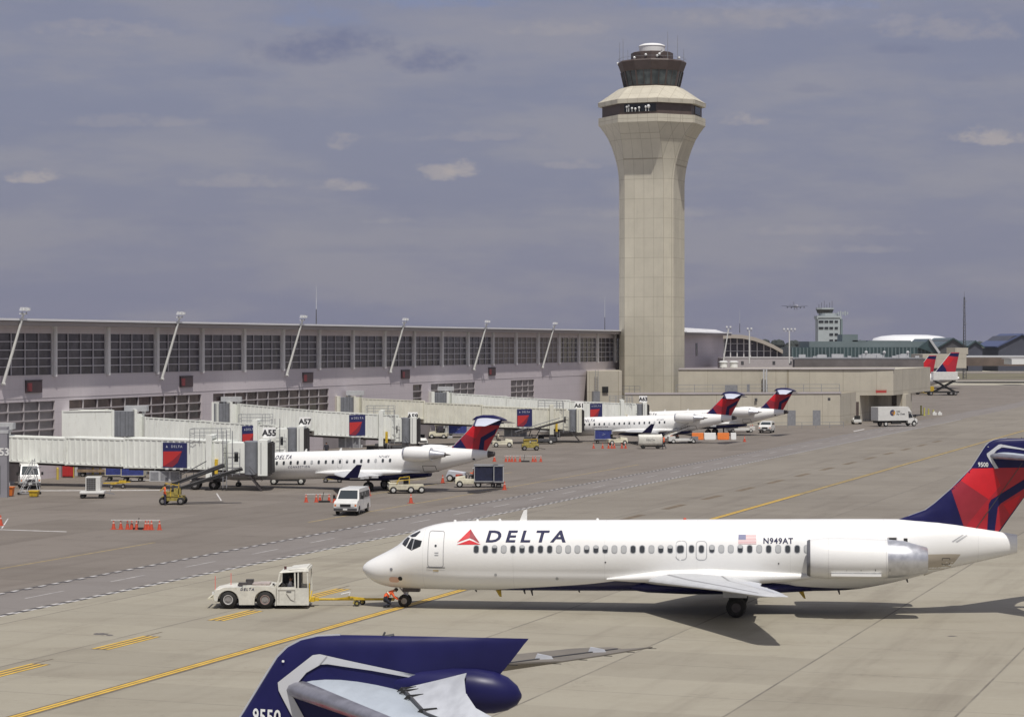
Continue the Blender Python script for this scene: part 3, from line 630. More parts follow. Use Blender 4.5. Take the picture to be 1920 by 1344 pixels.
MB().bb((-.95, -.068, .48), (.95, -.061, .58)).build('stripe', mat('cream_stripe', (.5, .45, .35), .6), sg, smooth=0)
# bright block left of the tower foot
lb = thing('stair_block', 'pale beige stair block against the concourse just left of the tower', 'building', XY(1135, 406)); ol = XY(1135, 406)
g = MB(); wallbox(g, XY(1101, 399), XY(1166, 403), 12, 0, 9.2, ol, Vector((0, 1, 0))); g.build('wall', BEIGE, lb, smooth=0)
lbd = (XY(1166, 403)-XY(1101, 399)).normalized(); lbn = Vector((lbd.y, -lbd.x, 0))
p = XY(1134, 401); g = MB(); wallbox(g, p-lbd*.6+lbn*.25, p+lbd*.6+lbn*.25, .24, Z(733, 415), Z(722, 415), ol, Vector((-lbn.x, -lbn.y, 0))); g.build('window', GLASSD, lb, smooth=0)
p = XY(1116, 399.8); g = MB(); wallbox(g, p-lbd*.7+lbn*.5, p+lbd*.7+lbn*.5, .5, 2.6, 5.6, ol, Vector((-lbn.x, -lbn.y, 0)))
for k in range(8): zz = 5.6+k*.5; g.bar(rel(p-lbd*.3+lbn*.5, zz, ol), rel(p+lbd*.3+lbn*.5, zz, ol), .05)
g.bar(rel(p-lbd*.3+lbn*.5, 5.6, ol), rel(p-lbd*.3+lbn*.5, 9.4, ol), .08).bar(rel(p+lbd*.3+lbn*.5, 5.6, ol), rel(p+lbd*.3+lbn*.5, 9.4, ol), .08).build('ladder', GREYM, lb, smooth=0)
# ------------------------------------------------------------------ far field
def farbox(g, x0, x1, y0, y1, Y, dep=20, ox=0, mi=0): g.bb((XY(x0, Y).x-ox, 0, Z(y1, Y)), (XY(x1, Y).x-ox, dep, Z(y0, Y)), mi)
TEAL = mat('teal_cladding', (.15, .195, .205), .6, var=.15, vs=.05); TEALL = mat('pale_teal_wall', (.36, .40, .415), .6, var=.08, vs=.1); TEALG = mat('teal_glass', (.05, .085, .09), .3, var=.4, vs=.08)
ot = thing('old_control_tower', 'pale green tower block with dark window bands, far off', 'control tower', XY(1556, 1270)); OX = XY(1556, 1270).x
g = MB(); farbox(g, 1534, 1575, 596, 690, 1270, 12, OX); farbox(g, 1532, 1578, 592, 598, 1270.0, 13, OX); g.build('tower_wall', TEALL, ot, smooth=0)
g = MB(); farbox(g, 1575.2, 1579, 598, 645, 1272, 10, OX); g.build('side_wall', TEAL, ot, smooth=0)
for yy in (603, 615, 627, 638.5):
    for x0, x1 in ((1535, 1544), (1546, 1553), (1555, 1562), (1565, 1571)):
        if yy in (627, 638.5) and x0 < 1550: continue
        g = MB(); g.bb((XY(x0, 1270).x-OX, -.3, Z(yy+2, 1270)), (XY(x1, 1270).x-OX, -.01, Z(yy-2, 1270))); g.build('window', GLASSD, ot, smooth=0)
g = MB(); g.loft([[(c_[0]*k, 6+c_[1]*k, z) for c_ in octo(1, .5)[:]] for k, z in ((5.2, Z(592, 1270)), (5.2, Z(587, 1270)))]).build('cab_base', TEALL, ot, smooth=0)
g = MB(); g.loft([[(c_[0]*k-2, 6+c_[1]*k, z) for c_ in octo(1, .5)] for k, z in ((4.0, Z(587, 1270)), (4.7, Z(580, 1270)))]).build('cab_glass', GLASSD, ot, smooth=0)
g = MB(); g.loft([[(c_[0]*k-2, 6+c_[1]*k, z) for c_ in octo(1, .5)] for k, z in ((4.9, Z(580, 1270)), (4.9, Z(577, 1270)))]).build('cab_roof', TEALL, ot, smooth=0)
g = MB()
for k in range(6): g.cyl((-5.5+k*1.5, 5, Z(577, 1270)), (-5.5+k*1.5, 5, Z(577, 1270)+2+(k*37 % 3)), .12, n=5)
g.build('antenna', GREYD, ot)
g = MB()
for k in range(5): g.box((5+k*1.3, 2, Z(590, 1270)+.8), (.8, .8, 1.6+(k % 2)), 0)
g.build('roof_plant', TEALL, ot, smooth=0)
ft = thing('far_terminal', 'long low green glass terminal far behind the beige building', 'terminal building', XY(1610, 900)); OX = XY(1610, 900).x
g = MB(); farbox(g, 1484, 1745, 651, 700, 900, 30, OX); g.build('glass_wall', TEALG, ft, smooth=0)
g = MB(); farbox(g, 1518, 1742, 640, 651.2, 899, 34, OX); g.build('roof_band', TEAL, ft, smooth=0)
g = MB(); farbox(g, 1576, 1605, 627, 640, 905, 14, OX); farbox(g, 1595, 1620, 638, 640.5, 905, 14, OX); farbox(g, 1620, 1700, 638.5, 640, 910, 14, OX); g.build('penthouse', TEAL, ft, smooth=0)
g = MB()
for k in range(38): x_ = XY(1486+k*6.9, 900).x-OX; g.bb((x_-.22, -.3, 5), (x_+.22, -.01, 12.6))
g.build('fins', TEAL, ft, smooth=0)
g = MB(); g.prism([(XY(1722, 898).x-OX, Z(652, 898)), (XY(1742, 898).x-OX, Z(635, 898)), (XY(1762, 898).x-OX, Z(664, 898)), (XY(1756, 898).x-OX, Z(664, 898))], -3, 30); g.build('gable', TEALG, ft, smooth=0)
g = MB(); g.bar((XY(1742, 898).x-OX, -3.6, Z(636, 898)), (XY(1760, 898).x-OX, -3.6, Z(662, 898)), .9, .9); g.build('gable_edge', GREYL, ft, smooth=0)
fg = thing('far_gate_block', 'grey brown low gate block with rooftop plant behind the beige building', 'building', XY(1600, 640)); OX = XY(1600, 640).x
g = MB(); farbox(g, 1490, 1732, 673, 720, 640, 30, OX); g.build('wall', mat('far_gate_wall', (.15, .135, .13), .8, var=.3, vs=.1), fg, smooth=0)
g = MB(); farbox(g, 1488, 1735, 671, 674, 639, 32, OX); g.build('roof_edge', GREYM, fg, smooth=0)
rr = random.Random(4); g = MB()
for k in range(26):
    px = rr.uniform(1495, 1725); s_ = rr.uniform(.5, 1.6); g.box((XY(px, 645).x-OX, 6+rr.uniform(-3, 12), Z(671, 640)+s_*.4), (s_*1.6, s_, s_*.8))
for px in (1622, 1656, 1700): g.cyl((XY(px, 641).x-OX, 1, Z(672, 640)), (XY(px+2, 641).x-OX, 1, Z(672, 640)+1.5), .2, n=6); g.ball((XY(px+2, 641).x-OX, 1, Z(672, 640)+1.7), .5, nu=8, nv=6)
g.build('rooftop_plant', GREYL, fg, smooth=0)
dm = thing('white_dome_roof', 'wide low white domed roof on the horizon', 'building', XY(1722, 1500)); OX = XY(1722, 1500).x
g = MB(); w2 = (XY(1797, 1500).x-XY(1650, 1500).x)/2
g.loft([[(w2*s_*math.cos(a), 30+28*s_*math.sin(a), z) for a in [k*math.tau/32 for k in range(32)]] for s_, z in ((1.0, Z(640, 1500)), (.95, Z(634, 1500)), (.75, Z(630, 1500)), (.45, Z(627.6, 1500)), (.02, Z(627, 1500)))]).build('roof', mat('dome_white', (.78, .79, .8), .35), dm, smooth=60)
g = MB(); g.loft([[(w2*.97*math.cos(a), 30+27*math.sin(a), z) for a in [k*math.tau/32 for k in range(32)]] for z in (0, Z(640, 1500))]).build('wall', TEALG, dm)
for i, (x0, x1, yt, l_) in enumerate(((1762, 1812, 636, 'dark gabled hangar on the horizon beneath the white dome'), (1815, 1842, 641, 'small dark gabled hangar on the horizon right of the radio mast'), (1872, 1960, 628, 'large dark hangar with a blue sloping roof at the right edge of the frame'))):
    Yk = 1150; p = XY((x0+x1)/2, Yk); g_ = thing('hangar', l_, 'hangar', p, 0, 'hangars on the horizon'); hw = (x1-x0)/2*Yk/F; zt = Z(yt, Yk); ze = Z(653 if i < 2 else 652, Yk)
    MB().prism([(-hw, 0), (hw, 0), (hw, ze), (hw*.35, zt-.4), (0, zt-.1), (-hw*.35, zt-.4), (-hw, ze)], 0, 50).build('wall', [GREYD, mat('hangar_slate', (.06, .065, .09), .7, var=.2, vs=.05), mat('hangar_slate', (.06, .065, .09), .7)][i], g_, smooth=0)
    m_ = mat('hangar_blue_roof', (.06, .08, .17), .6) if i == 2 else TEALG
    MB().hexa([(-hw-1, -1, ze), (0, -1, zt), (0, 52, zt), (-hw-1, 52, ze), (-hw-1, -1, ze+.8), (0, -1, zt+.8), (0, 52, zt+.8), (-hw-1, 52, ze+.8)]).hexa([(0, -1, zt), (hw+1, -1, ze), (hw+1, 52, ze), (0, 52, zt), (0, -1, zt+.8), (hw+1, -1, ze+.8), (hw+1, 52, ze+.8), (0, 52, zt+.8)]).build('roof', m_, g_, smooth=0)
rm = thing('radio_mast', 'tall thin grey radio mast on the right horizon', 'mast', XY(1808, 900)); zt = Z(557, 900)
g = MB()
for a in range(3): g.bar((.9*math.cos(a*2.1), .9*math.sin(a*2.1), 0), (.25*math.cos(a*2.1), .25*math.sin(a*2.1), zt), .16)
for k in range(28):
    z0, z1 = zt*k/28, zt*(k+1)/28
    for a in range(3): r0 = .9-.65*k/28; r1 = .9-.65*(k+1)/28; g.bar((r0*math.cos(a*2.1), r0*math.sin(a*2.1), z0), (r1*math.cos((a+1)*2.1), r1*math.sin((a+1)*2.1), z1), .10)
g.build('lattice', GREYD, rm, smooth=0)
MB().cyl((0, 0, zt), (0, 0, zt+2.2), .06, n=6).build('whip', GREYD, rm)
rr = random.Random(8); g = MB()
for k in range(7): g.box((rr.uniform(-.5, .5), -.3, zt*(.62+k*.055)), (1.2, .3, .25))
g.build('antenna', GREYM, rm, smooth=0)
fb = thing('beige_far_building', 'small beige flat roofed building behind the two red tail fins', 'building', XY(1775, 700)); OX = XY(1775, 700).x
g = MB(); farbox(g, 1730, 1812, 664, 690, 700, 20, OX); farbox(g, 1790, 1814, 652, 664.1, 701, 14, OX); g.build('wall', BEIGE, fb, smooth=0)
g = MB(); farbox(g, 1732, 1742, 673, 681, 699.6, .3, OX); farbox(g, 1748, 1752, 673, 678, 699.6, .3, OX); g.build('window', GLASSD, fb, smooth=0)
fl = thing('low_far_building', 'long low brown building with a pale fascia at the far right', 'building', XY(1880, 800)); OX = XY(1880, 800).x
g = MB(); farbox(g, 1812, 2040, 670, 686, 800, 30, OX); g.build('wall', mat('far_brown', (.14, .105, .085), .8, var=.35, vs=.1), fl, smooth=0)
g = MB(); farbox(g, 1810, 2042, 667.5, 670.2, 798, 34, OX); g.build('fascia', GREYL, fl, smooth=0)
wt = thing('white_storage_shed', 'small white flat shed at the right edge on the far side of the field', 'shed', XY(1910, 760)); OX = XY(1910, 760).x
g = MB(); farbox(g, 1897, 1935, 673, 683, 760, 12, OX); g.build('wall', LAMP, wt, smooth=0); g = MB(); farbox(g, 1896, 1936, 671.6, 673, 759, 14, OX); g.build('roof', GREYL, wt, smooth=0)
# far wood: one mass of crowns along the horizon
wood = MB(); rr = random.Random(21)
LEAF = mat('far_woodland', (.045, .055, .05), .9, var=.4, vs=.05)
for k in range(900):
    px = rr.uniform(-300, 2300); Y = rr.uniform(1500, 2100); p = XY(px, Y); h_ = rr.uniform(7, 15); r_ = rr.uniform(4, 8)
    for j in range(4): wood.ball((p.x+rr.uniform(-4, 4), p.y+rr.uniform(-4, 4), h_*rr.uniform(.35, 1)), r_*rr.uniform(.35, .75), nu=6, nv=4, sc_=(1, 1, .9))
wo = wood.build('far_woodland', LEAF, smooth=0, recalc=False); tag(wo, 'dark line of distant bare trees along the horizon', 'trees', kind='stuff')
# ------------------------------------------------------------------ aircraft (local frame: nose at x = 0, tail towards -x, y = left side)
class Body:
    def __init__(s, top, bot, wid, tilt=0.0, d0=0.0): s.top, s.bot, s.wid, s.tilt, s.d0 = top, bot, wid, tilt, d0; s.cz = None
    def sec(s, d):
        k = s.tilt*(d-s.d0); zt, zb, w_ = interp(s.top, d)+k, interp(s.bot, d)+k, interp(s.wid, d)
        return (zt+zb)/2, max(.01, (zt-zb)/2), max(.01, w_)
    def y(s, d, z):
        zc, h_, w_ = s.sec(d); t_ = min(.9995, abs((z-zc)/h_)); e = w_*math.sqrt(1-t_*t_)
        if s.cz and z < s.cz and 2.5 < d < 30:
            zb = zc-h_; tc_ = (s.cz-zc)/h_; yc = w_*math.sqrt(max(0, 1-tc_*tc_)); u_ = min(1, (s.cz-z)/(s.cz-zb)); lb_ = yc*.985*math.sqrt(max(0, 1-u_*u_)); k = min(1, (d-2.5)/3, (30-d)/4)
            e = e+(max(lb_, .01)-e)*k
        return e
    def on(s, d0, z0, side=1, off=.012, tl=0.0):
        """decal map: a runs aft, b runs up from (d0, z0); tl = slope of the baseline"""
        def fn(a, b_):
            d = d0+a; z = z0+b_+tl*a; return (-d, side*(s.y(d, z)+off), z)
        return fn
    def loft(s, ds, n=40):
        g = MB(); rings = []
        for d in ds:
            zc, h_, w_ = s.sec(d); rg = []
            for k in range(n):
                z = zc+h_*math.sin(k*math.tau/n); c_ = math.cos(k*math.tau/n); rg.append((-d, math.copysign(s.y(d, z), c_) if s.cz and abs(c_) > 1e-6 and z < s.cz else w_*c_, z))
            rings.append(rg)
        return g.loft(rings)
class Fin:
    def __init__(s, st): s.st = st          # (z, LE d, TE d, half thickness)
    def at(s, z):
        z = min(max(z, s.st[0][0]), s.st[-1][0]); return [lin([(a[0], a[i]) for a in s.st], z) for i in (1, 2, 3)]
    def y(s, d, z):
        le, te, t_ = s.at(z); return t_*foil_((d-le)/(te-le)) if te > le else 0
    def build(s, name, m, parent):
        rings = []
        for z, le, te, t_ in s.st:
            rings.append([(-(le+c_*(te-le)), t_*foil(c_), z) for c_ in CH]+[(-(le+c_*(te-le)), -t_*foil(c_), z) for c_ in reversed(CH[1:-1])])
        return MB().loft(rings).build(name, m, parent, smooth=30)
    def paint(s, name, poly, m, parent, off=.012, sides=(1, -1)):
        for sd in sides: decal(name, [poly], lambda a, b_: (-a, sd*(s.y(a, b_)+off), b_), m, parent, .12)
def wing(st, name, m, parent, side=1):
    """st: (span y, LE d, chord, z, half thickness)"""
    rings = []
    for y_, le, ch, z, t_ in st:
        up = [(-(le+c_*ch), side*y_, z+t_*foil(c_)+ch*.02*math.sin(math.pi*c_)) for c_ in CH]
        lo = [(-(le+c_*ch), side*y_, z-t_*.75*foil(c_)+ch*.02*math.sin(math.pi*c_)) for c_ in reversed(CH[1:-1])]
        rings.append(up+lo)
    return MB().loft(rings).build(name, m, parent, smooth=30)
def nac(st, y_, n=28):
    g = MB(); return g.loft([[(-d, y_+r_*math.cos(k*math.tau/n), zc+r_*math.sin(k*math.tau/n)) for k in range(n)] for d, r_, zc in st], cap=False)
def gear(parent, d, ys, r_, wd, ztop, m=LMETAL, lean=0, rim=RIMM):
    for y_ in ys if isinstance(ys[0], (int, float)) else ys: pass
    o = MB().cyl((-d, sum(ys)/len(ys), r_), (-d+lean, sum(ys)/len(ys), ztop), .11, .13, 10).cyl((-d, min(ys), r_), (-d, max(ys), r_), .07, n=8).bar((-d+.5+lean, sum(ys)/len(ys), ztop-.1), (-d, sum(ys)/len(ys), r_+.35), .07).build('landing_gear_strut', m, parent)
    for y_ in ys:
        wl = MB().torus((-d, y_, r_), r_-wd*.5, wd*.5).build('wheel', TYRE, parent)
        MB().cyl((-d, y_-wd*.42, r_), (-d, y_+wd*.42, r_), r_-wd*.62, n=18).cyl((-d, y_-wd*.5, r_), (-d, y_+wd*.5, r_), .08, n=8).build('rim', rim, wl)
    return o
def win_poly(cx, cz, w_, h_): return [rrect(cx, cz, w_, h_, min(w_, h_)*.42, 3)]
def windows(body, items, w_, h_, parent, rr, rimw=.05, shade=.33, sides=(1,)):
    for sd in sides:
        for d, z in items:
            o = decal('window', win_poly(d, z, w_+rimw, h_+rimw), body.on(0, 0, sd, .010), RIM, parent)
            v_ = rr.random()
            decal('pane', win_poly(d, z, w_, h_), body.on(0, 0, sd, .016), PANEL_ if v_ < shade*.8 else PANE, o)
            if shade*.8 < v_ < shade*1.5: hh = h_*rr.uniform(.3, .6); decal('blind', [rrect(d, z+h_/2-hh/2, w_*.9, hh, .05)], body.on(0, 0, sd, .020), PANEL_, o)
EMB_R, EMB_D = RED, DRED
def widget(fn, s_, parent, solid=None):
    """red three-facet triangle over a swoosh, s_ = height"""
    W_ = s_*.85
    decal('emblem', [[(0, s_), (-W_, s_*.13), (-W_*.22, s_*.36), (0, s_*.42)], [(0, s_), (0, s_*.42), (W_*.22, s_*.36), (W_*.78, s_*.10)]] , fn, solid or RED, parent, .12)
    decal('emblem_shade', [[(0, s_), (0, s_*.42), (W_*.5, s_*.27), (W_*.84, s_*.12)]], lambda a, b_: tuple(v_+(.004 if i == 1 and True else 0) for i, v_ in enumerate(fn(a, b_))), DRED, parent, .12)
    decal('emblem_base', [[(-W_*1.05, -s_*.02), (0, s_*.30), (W_*.95, 0)], ], fn, solid or RED, parent, .12)
def flag(fn, w_, h_, parent):
    pale_r, pale_w, pale_b = mat('flag_red', (.62, .30, .30), .5), mat('flag_white', (.74, .68, .68), .5), mat('flag_blue', (.16, .17, .30), .5)
    for k in range(13):
        decal('flag_stripe', [[(0, h_*k/13), (w_, h_*k/13), (w_, h_*(k+1)/13), (0, h_*(k+1)/13)]], fn, pale_r if k % 2 == 0 else pale_w, parent, .2)
    f2 = lambda a, b_: (lambda p: (p[0], p[1]+.006, p[2]))(fn(a, b_))
    decal('flag_canton', [[(0, h_*6/13), (w_*.42, h_*6/13), (w_*.42, h_), (0, h_)]], f2, pale_b, parent, .2)
def ss_list(a, b_, n): return [a+(b_-a)*k/(n-1) for k in range(n)]
def white_body_mat(name, curve, k=0.0):
    """white aircraft paint with the navy belly below a curve z(x)"""
    def fn(q, b, tc):
        x, y, z = q.xyz(tc); d = q.m('MULTIPLY', x, -1.0)
        fc = q.new('ShaderNodeFloatCurve'); q.l.new(q.m('DIVIDE', d, 40.0), fc.inputs['Value'])
        cu = fc.mapping.curves[0]; pts = [(a/40.0, b_/5.0) for a, b_ in curve]
        cu.points[0].location = pts[0]; cu.points[1].location = pts[-1]
        for p in pts[1:-1]: cu.points.new(*p)
        fc.mapping.update()
        lim = q.m('MULTIPLY', fc.outputs[0], 5.0)
        msk = q.m('LESS_THAN', z, lim)
        st_ = q.comb(q.m('MULTIPLY', x, .35), y, q.m('MULTIPLY', z, .8)); n = q.ss(q.noise(st_, 1.2, 6, .65), .45, .75)
        wv = q.mix(q.m('MULTIPLY', n, .10), (.82, .82, .80, 1), (.55, .53, .48, 1))
        seam = q.m('MULTIPLY', line_mask(q, x, 4.8, .03, 1.1), .20)
        wv = q.mix(seam, wv, (.4, .4, .4, 1))
        q.l.new(q.mix(msk, wv, (.013, .013, .07, 1)), b.inputs['Base Color'])
        b.inputs['Coat Weight'].default_value = .35; b.inputs['Coat Roughness'].default_value = .1
    return object_coord_mat(name, (.8, .8, .8), .34, fn)
# ---- twin jet with rear engines (the large aircraft)
B7 = Body([(0, 1.98), (.03, 2.13), (.2, 2.33), (.48, 2.51), (1.3, 2.93), (1.94, 3.30), (2.4, 3.72), (2.92, 4.06), (3.73, 4.36), (4.7, 4.55), (5.91, 4.62), (9.2, 4.68), (20.4, 4.84), (28.4, 4.92), (30.3, 4.84), (32.2, 4.54), (34.0, 4.22), (34.3, 4.18)],
          [(0, 1.96), (.03, 1.88), (.15, 1.72), (.55, 1.38), (1.05, 1.16), (1.6, 1.05), (2.7, 1.0), (6.3, .96), (17.6, 1.06), (24.8, 1.16), (26, 1.25), (27, 1.42), (28.7, 1.81), (29.8, 2.12), (34.3, 3.22)],
          [(0, .01), (.03, .16), (.15, .36), (.5, .68), (1.0, .96), (1.6, 1.18), (2.4, 1.40), (3.4, 1.57), (4.8, 1.66), (6, 1.67), (24, 1.67), (26.5, 1.56), (29, 1.22), (30.5, .96), (32, .70), (33.2, .50), (34.3, .30)])
B7.cz = 2.12
M7 = white_body_mat('liner_paint', [(0, .0), (6.3, .85), (7.5, 1.06), (10.1, 1.28), (12.1, 1.46), (15, 1.80), (18, 1.86), (20.8, 1.68), (22.6, 1.53), (24.6, 1.40), (26, 1.36), (27.2, 1.2), (30, .8), (40, .0)])
F7 = Fin([(4.2, 28.0, 33.36, .34), (4.9, 28.22, 33.84, .33), (5.09, 28.79, 33.97, .33), (5.41, 29.64, 34.2, .32), (5.75, 30.1, 34.43, .31), (6.51, 30.95, 34.97, .29), (7.58, 31.98, 35.72, .26), (8.5, 32.55, 36.46, .22), (8.75, 32.71, 36.67, .20), (8.92, 32.88, 36.80, .17), (9.04, 33.10, 36.89, .13), (9.11, 33.38, 36.95, .08), (9.14, 33.8, 36.97, .03)])
def big_jet(loc, psi, number, label, reg=True):
    t_ = thing('passenger_jet', label, 'airliner', loc, math.pi-psi, 'passenger jets with rear engines and red and blue tails')
    rr = random.Random(hash(number) % 997 if False else int(number))
    ds = [0, .012, .03, .07, .13, .22, .35, .5, .7, .95, 1.25, 1.6, 1.9, 2.15, 2.4, 2.7, 3.0, 3.4, 3.9, 4.5, 5.2, 6, 8, 11, 14, 17, 20, 23, 24.5, 25.5, 26.3, 27, 27.8, 28.6, 29.4, 30.3, 31.2, 32.2, 33.2, 34.0, 34.3]
    body = B7.loft(ds, 88).build('fuselage', M7, t_, smooth=60)
    # cabin windows, doors, overwing exits
    it = []
    for k in range(18): it.append((6.36+k*.484, 3.26+.01*k*.484))
    for k in range(5): it.append((15.06+k*.485, 3.355+.005*k))
    it += [(17.09, 3.385), (17.62, 3.40), (18.13, 3.40)]
    for k in range(11): it.append((18.67+k*.4867, 3.41+.005*k))
    windows(B7, it, .24, .36, t_, rr, .07, .34, (1, -1))
    for sd in (1, -1):
        do = decal('door', rring(4.2, 3.22, .86, 1.88, .14, .035), B7.on(0, 0, sd, .012), LINE, t_, .15)
        decal('door_handle', [rrect(4.19, 3.41, .12, .12, .05)], B7.on(0, 0, sd, .016), PANE, do); decal('door_sill', [[(3.72, 2.24), (4.70, 2.24), (4.70, 2.28), (3.72, 2.28)]], B7.on(0, 0, sd, .02), GREYD, do, .2)
        decal('door_latch', [rrect(4.25, 3.05, .22, .04, .02), rrect(4.25, 2.93, .22, .04, .02)], B7.on(0, 0, sd, .016), RIM, do)
        decal('door_step', [rrect(4.2, 2.10, .30, .05, .02)], B7.on(0, 0, sd, .018), YEL, do)
        for d in (17.09, 18.13): decal('overwing_exit', rring(d, 3.32, .58, 1.0, .2, .035), B7.on(0, 0, sd, .012), RIM, t_, .2)
        for nm, p in (('windshield', [(2.27, 3.42), (2.36, 3.60), (2.52, 3.76), (2.70, 3.74), (2.60, 3.45), (2.50, 3.30)]), ('windshield', [(2.58, 3.27), (2.66, 3.45), (2.80, 3.74), (2.90, 3.72), (3.42, 3.64), (3.36, 3.36), (2.88, 3.14)]),
                      ('eyebrow_window', [(2.62, 3.83), (3.18, 4.10), (3.25, 4.07), (3.02, 3.82), (2.80, 3.79)])):
            decal(nm, [p], B7.on(0, 0, sd, .014), GLASSD, t_, .1)
        decal('window_post', [[(2.86, 3.16), (2.95, 3.72), (3.0, 3.72), (2.92, 3.16)]], B7.on(0, 0, sd, .02), RIM, t_, .1)
        for d, z, r_, m_ in ((1.77, 2.11, .10, GREYM), (2.24, 1.62, .14, BLACK), (13.15, 2.66, .05, GREYD), (7.37, 1.92, .09, RIM), (22.1, 2.7, .05, GREYD), (10.6, 1.75, .10, RIM)):
            decal('port', [rrect(d, z, r_*1.6, r_*1.6, r_*.7)], B7.on(0, 0, sd, .016), m_, t_)
        decal('nose_patch', [rrect(1.9, 1.55, .55, .30, .14)], B7.on(0, 0, sd, .011), mat('peach_patch', (.72, .48, .38), .5), t_, .1) if sd == 1 else None  # pale orange patch low on the nose, left side only
        decal('aft_port', [rrect(27.9, 3.95, .5, .26, .03)], B7.on(0, 0, sd, .012), LINE, t_) ; decal('aft_vent', [rrect(27.92, 3.95, .36, .20, .02), rrect(28.58, 3.93, .2, .2, .02)], B7.on(0, 0, sd, .018), BLACK, t_)
        decal('placard', [rrect(31.25+.28*j/3.5, 4.02+.05*j, .10, .055, .01) for j in range(-3, 4)]+[rrect(31.45+.28*j/3.5, 4.0+.05*j, .10, .055, .01) for j in range(-3, 4)], B7.on(0, 0, sd, .014), RIM, t_)
        decal('access_panel', rring(30.65, 2.82, .42, .38, .05, .03), B7.on(0, 0, sd, .014), GREYD, t_)
        decal('belly_panel', [[(29.57, 3.2), (29.57, 2.0), (30.9, 2.5), (31.4, 3.2), (30.8, 3.22)]], B7.on(0, 0, sd, .006), mat('heat_panel', (.50, .45, .37), .5), t_, .15)
    if reg:
        widget(B7.on(5.98, 3.50, 1, .014, .008), .76, t_)
        me = text_mesh('DELTA', .80, 1.42, .16, bold=.022)
        xs = [v_.co.x for v_ in me.vertices]; k_ = 4.22/(max(xs)-min(xs)); x0_ = min(xs)
        for v_ in me.vertices: v_.co.x = (v_.co.x-x0_)*k_
        decal('airline_name', me, B7.on(6.84, 3.64, 1, .016, .010), LETTER, t_, .12)
        decal('registration', text_mesh('N949AT', .40, 1.12, bold=.010), B7.on(21.30, 3.72, 1, .016, .006), LETTER, t_, .12)
        flag(B7.on(20.03, 3.68, 1, .014, .006), .92, .47, t_)
    # nose gear, main gear, antennas
    gear(t_, 2.3, (-.22, .22), .34, .22, 1.2, LMETAL, -.15)
    MB().box((-2.65, 0, 1.0), (.9, .5, .35)).build('gear_door', DMETAL, t_)
    gear(t_, 19.95, (2.15, 2.65), .52, .34, 1.9, GREYM, .1, DMETAL); gear(t_, 19.95, (-2.65, -2.15), .52, .34, 1.9, GREYM, .1, DMETAL)  # dark rim metal carries the shade on the main wheels in its colour
    for sd in (1, -1): MB().hexa([(-19.3, sd*2.9, 1.05), (-20.5, sd*2.9, 1.05), (-20.5, sd*2.95, 1.05), (-19.3, sd*2.95, 1.05), (-19.2, sd*2.75, 1.9), (-20.6, sd*2.75, 1.9), (-20.6, sd*2.8, 1.9), (-19.2, sd*2.8, 1.9)]).build('gear_door', WGREY, t_, smooth=0)
    MB().hexa([(-8.45, -.02, 4.62), (-8.85, -.02, 4.62), (-8.85, .02, 4.62), (-8.45, .02, 4.62), (-8.68, -.012, 5.2), (-8.86, -.012, 5.26), (-8.86, .012, 5.26), (-8.68, .012, 5.2)]).build('blade_antenna', WHITE, t_, smooth=0)
    MB().hexa([(-8.9, -.02, 4.65), (-9.05, -.02, 4.65), (-9.05, .02, 4.65), (-8.9, .02, 4.65), (-8.86, -.012, 5.24), (-8.9, -.012, 5.26), (-8.9, .012, 5.26), (-8.86, .012, 5.24)]).build('blade_antenna_rear', WHITE, t_, smooth=0) if False else None
    for d in (5.0, 6.2, 7.4, 12.6, 17.2): MB().ball((-d, 0, B7.sec(d)[0]+B7.sec(d)[1]), .09, nu=8, nv=6).build('roof_beacon', WHITE if d != 17.2 else ORG, t_)
    MB().hexa([(-7.1, -.06, 1.1), (-7.45, -.06, 1.1), (-7.45, .06, 1.1), (-7.1, .06, 1.1), (-7.38, -.03, .62), (-7.5, -.03, .60), (-7.5, .03, .60), (-7.38, .03, .62)]).build('drain_mast', YEL, t_, smooth=0)
    MB().hexa([(-23.0, -.06, 1.25), (-23.35, -.06, 1.25), (-23.35, .06, 1.25), (-23.0, .06, 1.25), (-23.4, -.03, .74), (-23.5, -.03, .72), (-23.5, .03, .72), (-23.4, .03, .74)]).build('drain_mast', YEL, t_, smooth=0)
    for d, l_ in ((8.6, .2), (9.0, .28), (6.0, .12), (11.5, .1), (25.1, .2), (28.6, .15)):
        zb = B7.sec(d)[0]-B7.sec(d)[1]; MB().hexa([(-d, -.03, zb+.1), (-d-.14, -.03, zb+.1), (-d-.14, .03, zb+.1), (-d, .03, zb+.1), (-d-.12, -.02, zb-l_), (-d-.18, -.02, zb-l_), (-d-.18, .02, zb-l_), (-d-.12, .02, zb-l_)]).build('belly_antenna', GREYD, t_, smooth=0)
    # wings
    for sd in (1, -1):
        wg = wing([(1.2, 15.0, 6.3, 1.68, .40), (2.0, 15.5, 5.6, 1.72, .36), (5.0, 16.95, 4.05, 1.90, .24), (9.5, 19.2, 2.65, 2.16, .15), (13.6, 21.2, 1.35, 2.36, .08), (14.1, 21.55, 1.05, 2.38, .05), (14.23, 21.9, .62, 2.385, .02)], 'wing', WGREY, t_, sd)
        for y_ in (4.2, 6.9, 9.8):
            le = lin([(2, 15.5), (5, 16.95), (9.5, 19.2), (13.6, 21.2)], y_); ch = lin([(2, 5.6), (5, 4.05), (9.5, 2.65), (13.6, 1.35)], y_); z = lin([(2, 1.72), (5, 1.9), (9.5, 2.16), (13.6, 2.36)], y_)
            MB().loft([[(-(le+ch*a_), sd*(y_+r_*math.cos(k*math.tau/10)), z-.16+r_*1.3*math.sin(k*math.tau/10)) for k in range(10)] for a_, r_ in ((.45, .02), (.55, .10), (.75, .13), (.95, .10), (1.12, .02))]).build('flap_fairing', WGREY, wg)
        g = MB()
